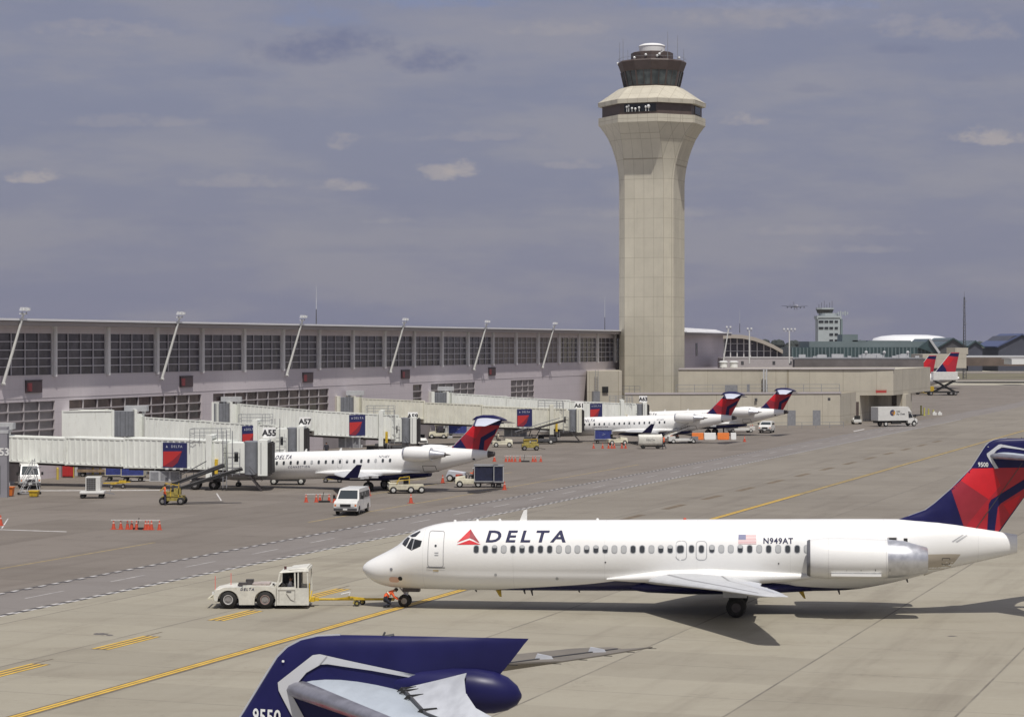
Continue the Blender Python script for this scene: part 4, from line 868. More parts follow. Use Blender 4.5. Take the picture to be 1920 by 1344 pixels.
        for j, (ya, yb_) in enumerate(((2.6, 5.4), (5.5, 9.3), (9.4, 12.4))):
            P_ = []
            for y_, off in ((ya, 0), (yb_, 0)):
                le = lin([(2, 15.5), (5, 16.95), (9.5, 19.2), (13.6, 21.2)], y_); ch = lin([(2, 5.6), (5, 4.05), (9.5, 2.65), (13.6, 1.35)], y_); z = lin([(2, 1.72), (5, 1.9), (9.5, 2.16), (13.6, 2.36)], y_)
                P_ += [(-(le+ch*.74), sd*y_, z+.55*lin([(2, .36), (5, .24), (9.5, .15), (13.6, .08)], y_)+.03), (-(le+ch*1.03), sd*y_, z-.02)]
            a_, b_, c_, d__ = P_; g.hexa([(a_[0], a_[1], a_[2]-.05), (b_[0], b_[1], b_[2]-.03), (d__[0], d__[1], d__[2]-.03), (c_[0], c_[1], c_[2]-.05), (a_[0], a_[1], a_[2]+.012), (b_[0], b_[1], b_[2]+.03), (d__[0], d__[1], d__[2]+.03), (c_[0], c_[1], c_[2]+.012)])
        g.build('flap', LMETAL, wg, smooth=0)
        WS = [(2.0, 15.5, 5.6, 1.72, .36), (5.0, 16.95, 4.05, 1.90, .24), (9.5, 19.2, 2.65, 2.16, .15), (13.6, 21.2, 1.35, 2.36, .08)]
        def wz(y_, c_): le, ch, z, th = [lin([(r_[0], r_[i]) for r_ in WS], y_) for i in (1, 2, 3, 4)]; return (-(le+c_*ch), sd*y_, z+th*foil_(c_)+ch*.02*math.sin(math.pi*c_)+.012)
        for nm, cc, wd in (('slat_seam', .16, .012), ('spoiler_seam', .66, .010)):
            g = MB()
            for k in range(24):
                ya, yb2 = 2.1+k*.46, 2.1+(k+(1 if nm == 'slat_seam' else .62))*.46; g.add([wz(ya, cc-wd), wz(ya, cc+wd), wz(yb2, cc+wd*1.4), wz(yb2, cc-wd*1.4)], [(0, 1, 2, 3)])
            g.build(nm, LINE, wg, smooth=0)
        # engine
        y_ = sd*2.62; zc = 3.10
        nacl = nac([(23.62, .90, zc), (23.85, 1.0, zc), (24.6, 1.06, zc), (26.2, 1.05, zc), (27.6, .98, zc)], y_).build('engine_cowl', WHITE, t_, smooth=60)
        nac([(24.2, .72, zc), (23.75, .78, zc), (23.58, .84, zc), (23.54, .87, zc), (23.58, .91, zc), (23.70, .955, zc)], y_).build('inlet_lip', mat('lip_metal', (.22, .22, .23), .4, .6), nacl, smooth=80)
        MB().cyl((-24.22, y_, zc), (-24.15, y_, zc), .72, n=24).build('fan', BLACK, nacl)
        nac([(27.58, .985, zc), (28.4, .92, zc), (29.55, .66, zc-.03), (29.6, .60, zc-.03), (29.2, .55, zc-.03)], y_).build('thrust_reverser', METAL, nacl, smooth=40)
        MB().cyl((-28.8, y_, zc-.03), (-29.4, y_, zc-.03), .60, .25, 20).build('exhaust', DMETAL, nacl)
        MB().hexa([(-24.4, sd*1.2, 2.98), (-28.9, sd*1.0, 3.0), (-28.4, sd*1.9, 3.0), (-24.6, sd*1.8, 2.98), (-24.4, sd*1.2, 3.35), (-28.9, sd*1.0, 3.2), (-28.4, sd*1.9, 3.2), (-24.6, sd*1.8, 3.35)]).build('engine_pylon', WHITE, t_)
        MB().bar((-24.75, y_+sd*.84, zc-.76), (-27.25, y_+sd*.80, zc-.76), .22, .12).build('cowl_strake', WHITE, nacl)
        g = MB()
        for k in range(5): d = 24.8+k*.72; g.bar((-d, y_+sd*.885, zc-.55), (-d, y_+sd*.925, zc-.45), .025)
        g.build('cowl_latch', GREYD, nacl, smooth=0)
        g = MB(); n=28
        for d in (24.6, 27.5): 
            r_ = 1.068 if d < 25 else 1.0
            g.loft([[(-(d+e), y_+r_*math.cos(k*math.tau/n), zc+r_*math.sin(k*math.tau/n)) for k in range(n)] for e in (0, .02)], cap=False)
        g.build('cowl_seam', mat('cowl_line', (.62, .62, .61), .5), nacl)
    # belly fairing under the wing box
    MB().loft([[(-d, w_*math.cos(k*math.tau/24), zc+h_*math.sin(k*math.tau/24)) for k in range(24)] for d, w_, h_, zc in ((14.2, .9, .25, 1.35), (15.3, 1.55, .42, 1.38), (17.5, 1.85, .52, 1.42), (20.5, 1.85, .50, 1.45), (22.6, 1.4, .35, 1.42), (24, .7, .2, 1.35))]).build('belly_fairing', NAVY, t_, smooth=60)
    for sd in (1, -1):
        MB().loft([[(-d, sd*yc+w_*math.cos(k*math.tau/16), zc+h_*math.sin(k*math.tau/16)) for k in range(16)] for d, yc, w_, h_, zc in ((13.2, 1.45, .05, .05, 1.75), (14.4, 1.5, .25, .18, 1.82), (16, 1.55, .42, .34, 1.92), (18.5, 1.6, .5, .42, 1.96), (21, 1.55, .42, .34, 1.95), (23.0, 1.5, .2, .2, 2.0), (24.2, 1.5, .05, .05, 2.05))]).build('wing_root_fairing', WHITE, t_, smooth=60)
    # fin
    fin = F7.build('tail_fin', NAVY, t_)
    F7.paint('fin_paint', [(30.95, 6.51), (31.45, 6.95), (32.83, 6.02), (31.68, 4.57), (31.60, 4.56), (30.99, 6.38)], DRED, fin)
    F7.paint('fin_paint', [(31.98, 7.58), (33.1, 7.62), (33.45, 6.72), (32.86, 6.0), (31.45, 6.95)], RED, fin)
    F7.paint('fin_paint', [(33.1, 7.62), (35.66, 7.66), (32.98, 5.98), (32.86, 5.75), (32.79, 4.38), (31.68, 4.57), (32.83, 6.02), (33.45, 6.72)], MRED, fin, .011)
    F7.paint('fin_paint', [(35.60, 7.45), (35.20, 6.95), (33.48, 5.79), (33.33, 5.6), (33.18, 4.35), (33.36, 4.30), (33.42, 4.40)], MRED, fin)
    F7.paint('fin_paint', [(33.6, 5.75), (34.5, 6.25), (34.2, 5.55), (33.95, 5.2)], RED, fin, .018)
    F7.paint('fin_paint', [(35.72, 7.66), (35.28, 6.95), (33.48, 5.79), (33.33, 5.6), (33.18, 4.35), (32.79, 4.36), (32.87, 5.75), (32.98, 5.98)], NAVY, fin, .022)
    hl = [(32.2, 4.5), (34.55, 7.9), (34.58, 7.88), (32.24, 4.48)]
    F7.paint('rudder_seam', hl, DMETAL, fin, .028)
    g = MB()                                                       # bare metal leading edge
    for a_, b_ in zip(F7.st[2:-1], F7.st[3:]): g.bar((-a_[1]+.012, 0, a_[0]), (-b_[1]+.012, 0, b_[0]), .035, .03)
    g.build('leading_edge', LMETAL, fin, smooth=0)
    MB().bar((-34.5, 0, 9.10), (-34.55, 0, 9.2), .04, .03).cyl((-34.45, 0, 9.1), (-34.7, 0, 9.15), .035, n=6).build('tail_beacon', GREYD, fin)
    for sd in (1, -1):                                              # fleet number
        me = text_mesh(number, .40, 1.05, bold=.008)
        if sd < 0:
            for v_ in me.vertices: v_.co.x = -v_.co.x+1.0
        decal('fleet_number', me, lambda a, b_: (-(32.32+a*.62), sd*(F7.y(32.32+a, 7.70+b_)+.03), 7.68+b_*.80), LAMP, fin)
        ring_o = [(32.76, 8.35), (33.36, 8.82), (33.48, 8.84), (33.64, 8.81), (35.10, 8.53), (35.27, 8.43), (35.14, 8.46), (34.36, 8.59), (33.62, 8.68), (33.50, 8.67), (33.26, 8.53), (33.11, 8.35)]
        decal('stabilizer_seal', [ring_o, [(32.76, 8.35), (33.11, 8.35), (32.98, 8.22), (33.35, 7.60), (33.16, 7.58), (32.78, 8.22)]], lambda a, b_: (-a, sd*(F7.y(a, b_)+.03), b_), mat('seal_grey', (.52, .53, .55), .5), fin, .3)
        decal('position_light', [rrect(32.84, 8.70, .045, .035, .01)], lambda a, b_: (-a, sd*(F7.y(a, b_)+.035), b_), LAMP, fin)
        decal('seal_seam', [[(33.60, 8.81), (33.62, 8.81), (33.50, 8.67), (33.48, 8.67)]], lambda a, b_: (-a, sd*(F7.y(a, b_)+.04), b_), LINE, fin, .3)
    # bullet and tailplane
    MB().loft([[(-d, r_*math.cos(k*math.tau/24), zc+r_*1.05*math.sin(k*math.tau/24)) for k in range(24)] for d, r_, zc in ((34.4, .06, 8.36), (34.8, .20, 8.34), (35.2, .29, 8.31), (35.7, .35, 8.28), (36.1, .36, 8.26), (36.4, .33, 8.24), (36.62, .26, 8.22), (36.78, .15, 8.20), (36.85, .03, 8.19))]).build('tail_bullet', NAVY, t_, smooth=70)
    for sd in (1, -1): MB().ball((-35.98, sd*.355, 8.24), .022, nu=8, nv=6).build('bullet_light', LAMP, t_)
    for k in range(6): z_ = 6.6+k*.42; te_ = F7.at(z_)[1]; MB().bar((-te_+.02, 0, z_), (-te_-.16, 0, z_), .012).build('static_wick', BLACK, fin)
    TPB = mat('tailplane_grey_brown', (.165, .148, .125), .7, var=.12, vs=1.2)  # right half is grey-brown all over, left half pale
    TPW = mat('tailplane_white', (.45, .50, .55), .4, var=.10, vs=1.6, stretch=(1, .25, 1)); EVW = mat('elevator_white', (.50, .52, .55), .45, var=.15, vs=3, stretch=(1, .3, 1)); EDG = mat('polished_edge', (.30, .30, .34), .35, .5, var=.25, vs=2.5)
    for sd in (1, -1):
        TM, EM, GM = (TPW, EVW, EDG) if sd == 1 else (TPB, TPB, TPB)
        LEs = [(.15, 33.0), (2.1, 34.42), (4.3, 36.03), (5.5, 37.02), (5.85, 37.5)]; TEs = [(.3, 35.98), (1.2, 36.05), (2.5, 36.50), (4.3, 37.70), (5.85, 38.62)]; HGs = [(.15, 34.86), (2.5, 35.72), (4.3, 36.95), (5.85, 38.05)]
        zt = lambda y_: 8.24-.008*y_
        def st(y_): le, hg = lin(LEs, y_), lin(HGs, y_); return (y_, le, (hg-le)*1.03, zt(y_), lin([(0, .16), (5.85, .05)], y_))
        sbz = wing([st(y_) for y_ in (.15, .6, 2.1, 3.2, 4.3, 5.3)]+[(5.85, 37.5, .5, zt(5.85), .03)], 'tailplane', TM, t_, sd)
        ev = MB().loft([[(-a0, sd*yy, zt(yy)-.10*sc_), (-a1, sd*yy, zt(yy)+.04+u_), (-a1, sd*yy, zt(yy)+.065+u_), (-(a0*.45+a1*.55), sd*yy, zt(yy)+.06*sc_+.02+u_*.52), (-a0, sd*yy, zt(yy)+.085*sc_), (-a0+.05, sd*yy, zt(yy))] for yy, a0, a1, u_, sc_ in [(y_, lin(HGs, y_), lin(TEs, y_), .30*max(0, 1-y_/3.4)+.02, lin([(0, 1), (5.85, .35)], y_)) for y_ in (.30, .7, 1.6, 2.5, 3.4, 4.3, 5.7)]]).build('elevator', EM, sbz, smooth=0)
        for yy, w2_, hh in ((.42, .03, .12), (.62, .03, .12), (1.1, .035, .13), (2.3, .04, .13), (3.85, .045, .14), (5.05, .045, .12)):
            x_ = -lin(HGs, yy); z_ = zt(yy)+.085*lin([(0, 1), (5.85, .35)], yy); MB().hexa([(x_+.12, sd*(yy-w2_), z_-.03), (x_-.26, sd*(yy-.01), z_-.03), (x_-.26, sd*(yy+.01), z_-.03), (x_+.12, sd*(yy+w2_), z_-.03), (x_+.06, sd*(yy-w2_*.7), z_+.03+(.07 if yy > 3 else 0)), (x_-.2, sd*(yy-.005), z_+.06), (x_-.2, sd*(yy+.005), z_+.06), (x_+.06, sd*(yy+w2_*.7), z_+.03+(.07 if yy > 3 else 0))]).build('hinge_fairing', LMETAL if yy > 3 else BLACK, ev, smooth=0)
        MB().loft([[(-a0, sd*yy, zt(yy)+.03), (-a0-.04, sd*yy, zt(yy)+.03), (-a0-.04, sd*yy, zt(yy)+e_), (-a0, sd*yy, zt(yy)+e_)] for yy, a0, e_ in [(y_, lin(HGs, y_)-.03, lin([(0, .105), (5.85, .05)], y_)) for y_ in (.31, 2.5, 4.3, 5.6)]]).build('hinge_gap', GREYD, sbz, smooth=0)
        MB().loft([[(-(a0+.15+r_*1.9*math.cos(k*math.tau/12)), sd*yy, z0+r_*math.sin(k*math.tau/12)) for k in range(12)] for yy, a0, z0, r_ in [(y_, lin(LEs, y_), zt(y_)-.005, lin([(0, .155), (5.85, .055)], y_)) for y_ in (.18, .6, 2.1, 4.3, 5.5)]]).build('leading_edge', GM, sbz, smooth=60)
        for k in range(5): yy = 3.2+k*.6; MB().bar((-lin(TEs, yy)+.02, sd*yy, zt(yy)+.06), (-lin(TEs, yy)-.14, sd*yy, zt(yy)+.06), .010).build('static_wick', BLACK, ev)
    return t_
LINER = XY(680, 119.8)
big_jet((-7.99, 119.8, 0), R(7), '9500', 'large white passenger jet with navy belly being hooked to the tow tractor on the taxiway')
nz = R(8.5)
yt, xt = 37.6, -3.70
big_jet((xt-32.95*math.cos(nz), yt+32.95*math.sin(nz), 0), nz, '9550', 'nearest passenger jet, only its navy tail top with fleet number 9550 in view', reg=False)
# ---- regional jets at the gates
CT = .040
def crj_body(): return Body([(0, 1.85), (.05, 1.98), (.25, 2.16), (.7, 2.42), (1.4, 2.75), (1.9, 3.10), (2.5, 3.40), (3.4, 3.58), (4.6, 3.64), (8, 3.65), (22, 3.65), (24.5, 3.66), (26.5, 3.55), (28.6, 3.30), (29.5, 3.15)],
          [(0, 1.82), (.05, 1.70), (.25, 1.50), (.7, 1.27), (1.4, 1.08), (2.4, .98), (4, .95), (20, .95), (21.5, 1.02), (23, 1.25), (25, 1.70), (27, 2.15), (29.5, 2.72)],
          [(0, .01), (.05, .15), (.25, .38), (.7, .68), (1.4, 1.0), (2.2, 1.2), (3.3, 1.33), (4.5, 1.345), (20, 1.345), (22, 1.28), (24.5, .98), (27, .6), (29.5, .17)], CT, 11.3)
BC = crj_body()
MC = white_body_mat('regional_paint', [(0, 0), (13.2, .9), (14.5, 1.5), (18.5, 1.72), (22.0, 1.62), (24.0, 1.55), (25, 1.3), (40, 0)])
def cz(d, z): return z+CT*(d-11.3)
FC = Fin([(3.9, 24.6, 28.7, .16), (4.15, 25.0, 28.85, .16), (4.4, 25.45, 29.0, .16), (6.3, 27.35, 30.05, .13), (6.95, 27.95, 30.35, .11), (7.05, 28.2, 30.5, .04)])
def regional_jet():
    t_ = thing('regional_jet', 'x', 'regional jet', (0, 0, 0), 0, 'regional jets at the gates'); rr = random.Random(5)
    ds = [0, .02, .07, .15, .28, .45, .7, 1.0, 1.4, 1.8, 2.2, 2.8, 3.5, 4.5, 8, 12, 16, 20, 21.5, 22.5, 23.5, 24.5, 25.5, 26.5, 27.5, 28.5, 28.9]
    BC.loft(ds, 32).build('fuselage', MC, t_, smooth=60)
    BC.loft([28.9, 29.1, 29.3, 29.55], 16).build('tail_cone', DMETAL, t_)
    windows(BC, [(6.75+k*.745, cz(6.75+k*.745, 2.62)) for k in range(18)], .22, .34, t_, rr, .04, .1, (1, -1))
    for sd in (1, -1):
        decal('door', rring(4.8, cz(4.8, 2.5), .8, 1.75, .12, .03), BC.on(0, 0, sd, .012), LINE, t_, .15)
        decal('windshield', [[(1.7, 2.45), (1.95, 2.85), (2.6, 2.95), (2.8, 2.6), (2.4, 2.42)]], BC.on(0, 0, sd, .014), GLASSD, t_, .12)
        decal('overwing_exit', rring(14.2, cz(14.2, 2.45), .5, .9, .15, .025), BC.on(0, 0, sd, .012), RIM, t_, .15)
        decal('cargo_door', rring(23.3, cz(23.3, 1.72), 1.25, .62, .05, .05), BC.on(0, 0, sd, .012), DMETAL, t_, .15)
        decal('port', [rrect(27.6, 3.15, .24, .16, .04)], BC.on(0, 0, sd, .012), BLACK, t_)
    decal('airline_name', text_mesh('DELTA', .50, 1.25, .16, bold=.012), BC.on(7.2, 2.84, 1, .014, CT), LETTER, t_, .15)
    decal('airline_name', text_mesh('CONNECTION', .28, 1.35, .1, bold=.004), BC.on(8.7, 2.02, 1, .014, CT), mat('letter_grey', (.12, .12, .17), .5), t_, .15)
    decal('registration', text_mesh('N716EV', .30, 1.1), BC.on(18.2, 3.17, 1, .014, CT), LETTER, t_, .15)
    gear(t_, 2.7, (-.17, .17), .24, .15, 1.1, LMETAL); 
    gear(t_, 17.5, (1.85, 2.25), .46, .26, 1.6, DMETAL); gear(t_, 17.5, (-2.25, -1.85), .46, .26, 1.6, DMETAL)
    MB().loft([[(-d, w_*math.cos(k*math.tau/24), zc+h_*math.sin(k*math.tau/24)) for k in range(24)] for d, w_, h_, zc in ((12.2, .6, .15, 1.2), (13.3, 1.2, .36, 1.26), (15, 1.5, .50, 1.34), (18, 1.5, .52, 1.44), (20.5, 1.25, .42, 1.5), (23, .5, .2, 1.6))]).build('belly_fairing', NAVY, t_, smooth=60)
    for sd in (1, -1):
        wg = wing([(.9, 13.2, 5.6, 1.5, .34), (1.6, 13.7, 5.0, 1.5, .30), (4.4, 15.2, 3.2, 1.60, .2), (10.6, 18.6, 1.55, 1.85, .09), (10.75, 18.8, 1.4, 1.86, .07)], 'wing', WGREY, t_, sd)
        MB().loft([[(-d, sd*1.3+w_*math.cos(k*math.tau/14), zc+h_*math.sin(k*math.tau/14)) for k in range(14)] for d, w_, h_, zc in ((11.6, .05, .05, 1.6), (13, .3, .25, 1.62), (15.5, .42, .32, 1.68), (19, .36, .28, 1.78), (22.5, .05, .05, 1.9))]).build('wing_root_fairing', WHITE, t_, smooth=60)
        MB().hexa([(-18.9, sd*10.72, 1.80), (-20.25, sd*10.72, 1.82), (-20.25, sd*10.78, 1.82), (-18.9, sd*10.78, 1.80), (-20.35, sd*11.15, 3.05), (-20.85, sd*11.15, 3.05), (-20.85, sd*11.18, 3.05), (-20.35, sd*11.18, 3.05)]).build('winglet', NAVY, wg, smooth=0)
        for y_ in (3.4, 6.2, 8.6):
            le = lin([(1.6, 13.7), (4.4, 15.2), (10.6, 18.6)], y_); ch = lin([(1.6, 5.0), (4.4, 3.2), (10.6, 1.55)], y_); z = lin([(1.6, 1.5), (4.4, 1.6), (10.6, 1.85)], y_)
            MB().bar((-(le+ch*.5), sd*y_, z-.15), (-(le+ch*1.15), sd*y_, z-.08), .16, .22).build('flap_fairing', WGREY, wg)
        y_ = sd*2.2; z0 = cz(22.5, 3.18)
        na = nac([(21.3, .60, z0), (21.5, .68, z0), (22.2, .74, z0), (23.2, .72, z0), (24.0, .62, z0)], y_, 24).build('engine_cowl', WHITE, t_, smooth=60)
        nac([(21.6, .50, z0), (21.3, .54, z0), (21.22, .58, z0), (21.3, .625, z0), (21.42, .655, z0)], y_, 24).build('inlet_lip', METAL, na, smooth=80)
        MB().cyl((-21.7, y_, z0), (-21.62, y_, z0), .54, n=20).build('fan', BLACK, na)
        nac([(24.0, .55, z0), (24.05, .46, z0), (25.0, .28, z0), (25.4, .22, z0)], y_, 20).cyl((-24.0, y_, z0), (-24.05, y_, z0), .6, n=20).build('exhaust_nozzle', METAL, na, smooth=40)
        MB().cyl((-24.9, y_, z0), (-25.95, y_, z0), .2, .03, 12).build('exhaust_cone', DMETAL, na)
        MB().bar((-22.0, sd*1.0, z0-.05), (-22.0, sd*1.8, z0-.05), 2.6, .25).build('engine_pylon', WHITE, t_) if False else MB().bb((-21.7, sd*.9, z0-.2), (-24.6, sd*1.75, z0+.05)).build('engine_pylon', WHITE, t_)
    fin = FC.build('tail_fin', MRED, t_)
    FC.paint('fin_paint', [(25.0, 4.15), (25.4, 4.37), (26.1, 5.04), (26.45, 4.6), (26.9, 3.95), (24.7, 3.95)], NAVY, fin)
    FC.paint('fin_paint', [(26.6, 5.52), (27.35, 6.28), (28.4, 6.3), (27.7, 5.1)], RED, fin)
    FC.paint('fin_paint', [(26.1, 5.04), (26.6, 5.52), (27.7, 5.1), (27.0, 3.95), (26.9, 3.95)], DRED, fin)
    FC.paint('fin_paint', [(28.2, 5.2), (29.8, 6.1), (29.55, 5.5), (28.55, 4.9), (28.45, 4.0), (27.95, 4.0)], NAVY, fin, .016)
    g = MB()
    for a_, b_ in zip(FC.st[:-2], FC.st[1:-1]): g.bar((-a_[1]+.02, 0, a_[0]), (-b_[1]+.02, 0, b_[0]), .10, .05)
    g.build('leading_edge', LMETAL, fin, smooth=0)
    FC.paint('fin_cap', [(27.38, 6.36), (27.96, 7.0), (30.4, 7.0), (30.08, 6.36)], NAVY, fin, .014)
    MB().loft([[(-d, r_*math.cos(k*math.tau/14), zc+r_*.9*math.sin(k*math.tau/14)) for k in range(14)] for d, r_, zc in ((27.3, .03, 6.85), (27.7, .20, 7.0), (28.4, .28, 7.08), (29.4, .28, 7.08), (30.3, .18, 6.95), (30.8, .04, 6.85))]).build('tail_bullet', NAVY, t_, smooth=60)
    for sd in (1, -1):
        sbz = wing([(.1, 27.8, 2.4, 6.9, .13), (1.5, 28.2, 2.0, 6.74, .11), (3.9, 29.0, 1.2, 6.46, .06), (4.2, 29.3, .8, 6.42, .03)], 'tailplane', mat('tailplane_pale', (.60, .63, .72), .35), t_, sd)
        MB().bar((-27.76, sd*.1, 6.9), (-28.98, sd*3.9, 6.46), .14, .2).build('leading_edge', NAVY, sbz)
    MB().hexa([(-24.0, -.12, 3.95), (-25.2, -.12, 3.95), (-25.2, .12, 3.95), (-24.0, .12, 3.95), (-24.5, -.05, 4.25), (-25.3, -.08, 4.4), (-25.3, .08, 4.4), (-24.5, .05, 4.25)]).build('dorsal_fillet', WHITE, t_)
    for d in (7.5, 9.8, 13.5): MB().hexa([(-d, -.02, cz(d, 3.62)), (-d-.3, -.02, cz(d, 3.62)), (-d-.3, .02, cz(d, 3.62)), (-d, .02, cz(d, 3.62)), (-d-.2, -.01, cz(d, 3.9)), (-d-.32, -.01, cz(d, 3.9)), (-d-.32, .01, cz(d, 3.9)), (-d-.2, .01, cz(d, 3.9))]).build('blade_antenna', WHITE, t_, smooth=0)
    return t_
HD = math.pi-R(20)
rj = regional_jet(); rj.location = (-29.4, 221, 0); rj.rotation_euler = (0, 0, HD); rj['label'] = 'nearest white regional jet, parked at gate 55 with a van in front'
dup(rj, (3.8, 325, 0), HD, 'white regional jet behind a white fuel cart, middle one of the three parked')
dup(rj, (14.4, 352, 0), HD, 'farthest white regional jet, parked against the beige service building')
# ---- two tails far beyond the beige building, and the airborne jet
def far_jet(loc, rz, s_, label):
    t_ = thing('passenger_jet', label, 'airliner', loc, rz, 'passenger jets parked behind the beige building')
    b_ = Body([(0, 3.2), (.6, 4.2), (2.5, 5.4), (4.5, 5.9), (26, 5.9), (30, 5.6), (34, 4.9)], [(0, 3.1), (.6, 2.4), (2.5, 1.9), (4.5, 1.8), (22, 1.8), (28, 2.9), (34, 4.2)], [(0, .02), (.6, 1), (2.5, 1.75), (4.5, 1.97), (24, 1.97), (30, 1.1), (34, .2)])
    b_.loft([0, .1, .3, .6, 1.2, 2.5, 4.5, 10, 22, 25, 28, 31, 34], 24).build('fuselage', M7, t_, smooth=60)
    fn_ = Fin([(5.2, 25.6, 32.6, .25), (5.9, 27.2, 32.9, .25), (11.5, 31.6, 34.0, .15), (11.7, 31.9, 34.1, .05)])
    f_ = fn_.build('tail_fin', MRED, t_)
    fn_.paint('fin_paint', [(28.0, 6.9), (29.4, 8.7), (30.4, 7.2), (30.9, 5.6), (27.0, 5.8)], NAVY, f_); fn_.paint('fin_paint', [(31.0, 10.75), (31.6, 11.5), (33.98, 11.5), (33.8, 10.5)], NAVY, f_)
    fn_.paint('fin_paint', [(29.4, 8.7), (31.0, 10.7), (32.6, 10.0), (31.0, 8.0)], RED, f_)
    g = MB(); g.bar((-27.2, 0, 5.9), (-31.6, 0, 11.5), .3, .15).build('leading_edge', LAMP, f_)
    for sd in (1, -1):
        wing([(1.0, 28.5, 3.6, 4.6, .2), (6.1, 32.0, 1.4, 5.1, .08)], 'tailplane', WGREY, t_, sd); wing([(1.5, 11, 6.5, 2.4, .4), (6, 14, 3.8, 2.9, .25), (17, 20.5, 1.4, 3.8, .08)], 'wing', WGREY, t_, sd)
        nac([(10.0, .9, 2.0), (10.4, 1.1, 2.0), (12, 1.15, 2.0), (13.6, .8, 2.0)], sd*5.7, 18).build('engine', WHITE, t_); gear(t_, 17.3, (sd*3.6, sd*4.1), .55, .35, 2.4)
    gear(t_, 4.8, (-.25, .25), .38, .22, 2.2); return t_
p = XY(1783, 619); far_jet((p.x-33*.93, 619+33*.25, 0), math.pi-R(15), 1, 'far jet whose tall red and blue tail fin rises right of the beige building')
p = XY(1742, 690); far_jet((p.x-33*.93, 690+33*.25, -1.2), math.pi-R(15), 1, 'far jet whose red tail fin is partly hidden by the end of the beige building')
fj = thing('airborne_jet', 'large four engined jet low in the sky, head on with its wings level', 'airliner', XY(1495, 5200)+Vector((0, 0, Z(574, 5200)))); FJM = mat('far_jet_grey', (.035, .035, .05), .7)
FJW = mat('far_jet_white', (.30, .30, .34), .5)
MB().loft([[(r_*math.cos(k*math.tau/20), y_, r_*1.12*math.sin(k*math.tau/20)+zc) for k in range(20)] for y_, r_, zc in ((0, .2, -.5), (1.5, 1.8, -.2), (4, 2.9, 0), (8, 3.3, 0.2), (48, 3.3, .4), (60, 2.2, 1.5), (68, .6, 2.6))]).build('fuselage', FJW, fj, smooth=60)
for sd in (1, -1):
    MB().hexa([(sd*2.5, 20, -2.0), (sd*2.5, 34, -2.2), (sd*31, 50, 1.2), (sd*31, 46, 1.2), (sd*2.5, 20, -.4), (sd*2.5, 34, -.6), (sd*31, 50, 1.7), (sd*31, 46, 1.7)]).build('wing', FJM, fj, smooth=0)
    MB().hexa([(sd*1, 60, 2.0), (sd*1, 66, 2.0), (sd*11, 69, 3.2), (sd*11, 66, 3.2), (sd*1, 60, 2.7), (sd*1, 66, 2.7), (sd*11, 69, 3.6), (sd*11, 66, 3.6)]).build('tailplane', FJM, fj, smooth=0)
    for x_, z_ in ((10.5, -3.2), (19.5, -2.3)): MB().cyl((sd*x_, 20+x_*.4, z_), (sd*x_, 26+x_*.4, z_), 1.5, 1.2, 14).build('engine', FJM, fj)
    MB().bar((sd*3, 30, -2), (sd*3, 30, -6.2), .5).box((sd*3, 30, -6.4), (1.8, 3, 1.4)).build('landing_gear', FJM, fj)
MB().hexa([(-.3, 56, 3), (.3, 56, 3), (.3, 66, 3), (-.3, 66, 3), (-.15, 66, 12.5), (.15, 66, 12.5), (.15, 69, 12.5), (-.15, 69, 12.5)]).build('tail_fin', FJM, fj, smooth=0)
MB().bar((0, 8, -2), (0, 8, -6.2), .5).box((0, 8, -6.4), (1, 1.4, 1.4)).build('nose_gear', FJM, fj)
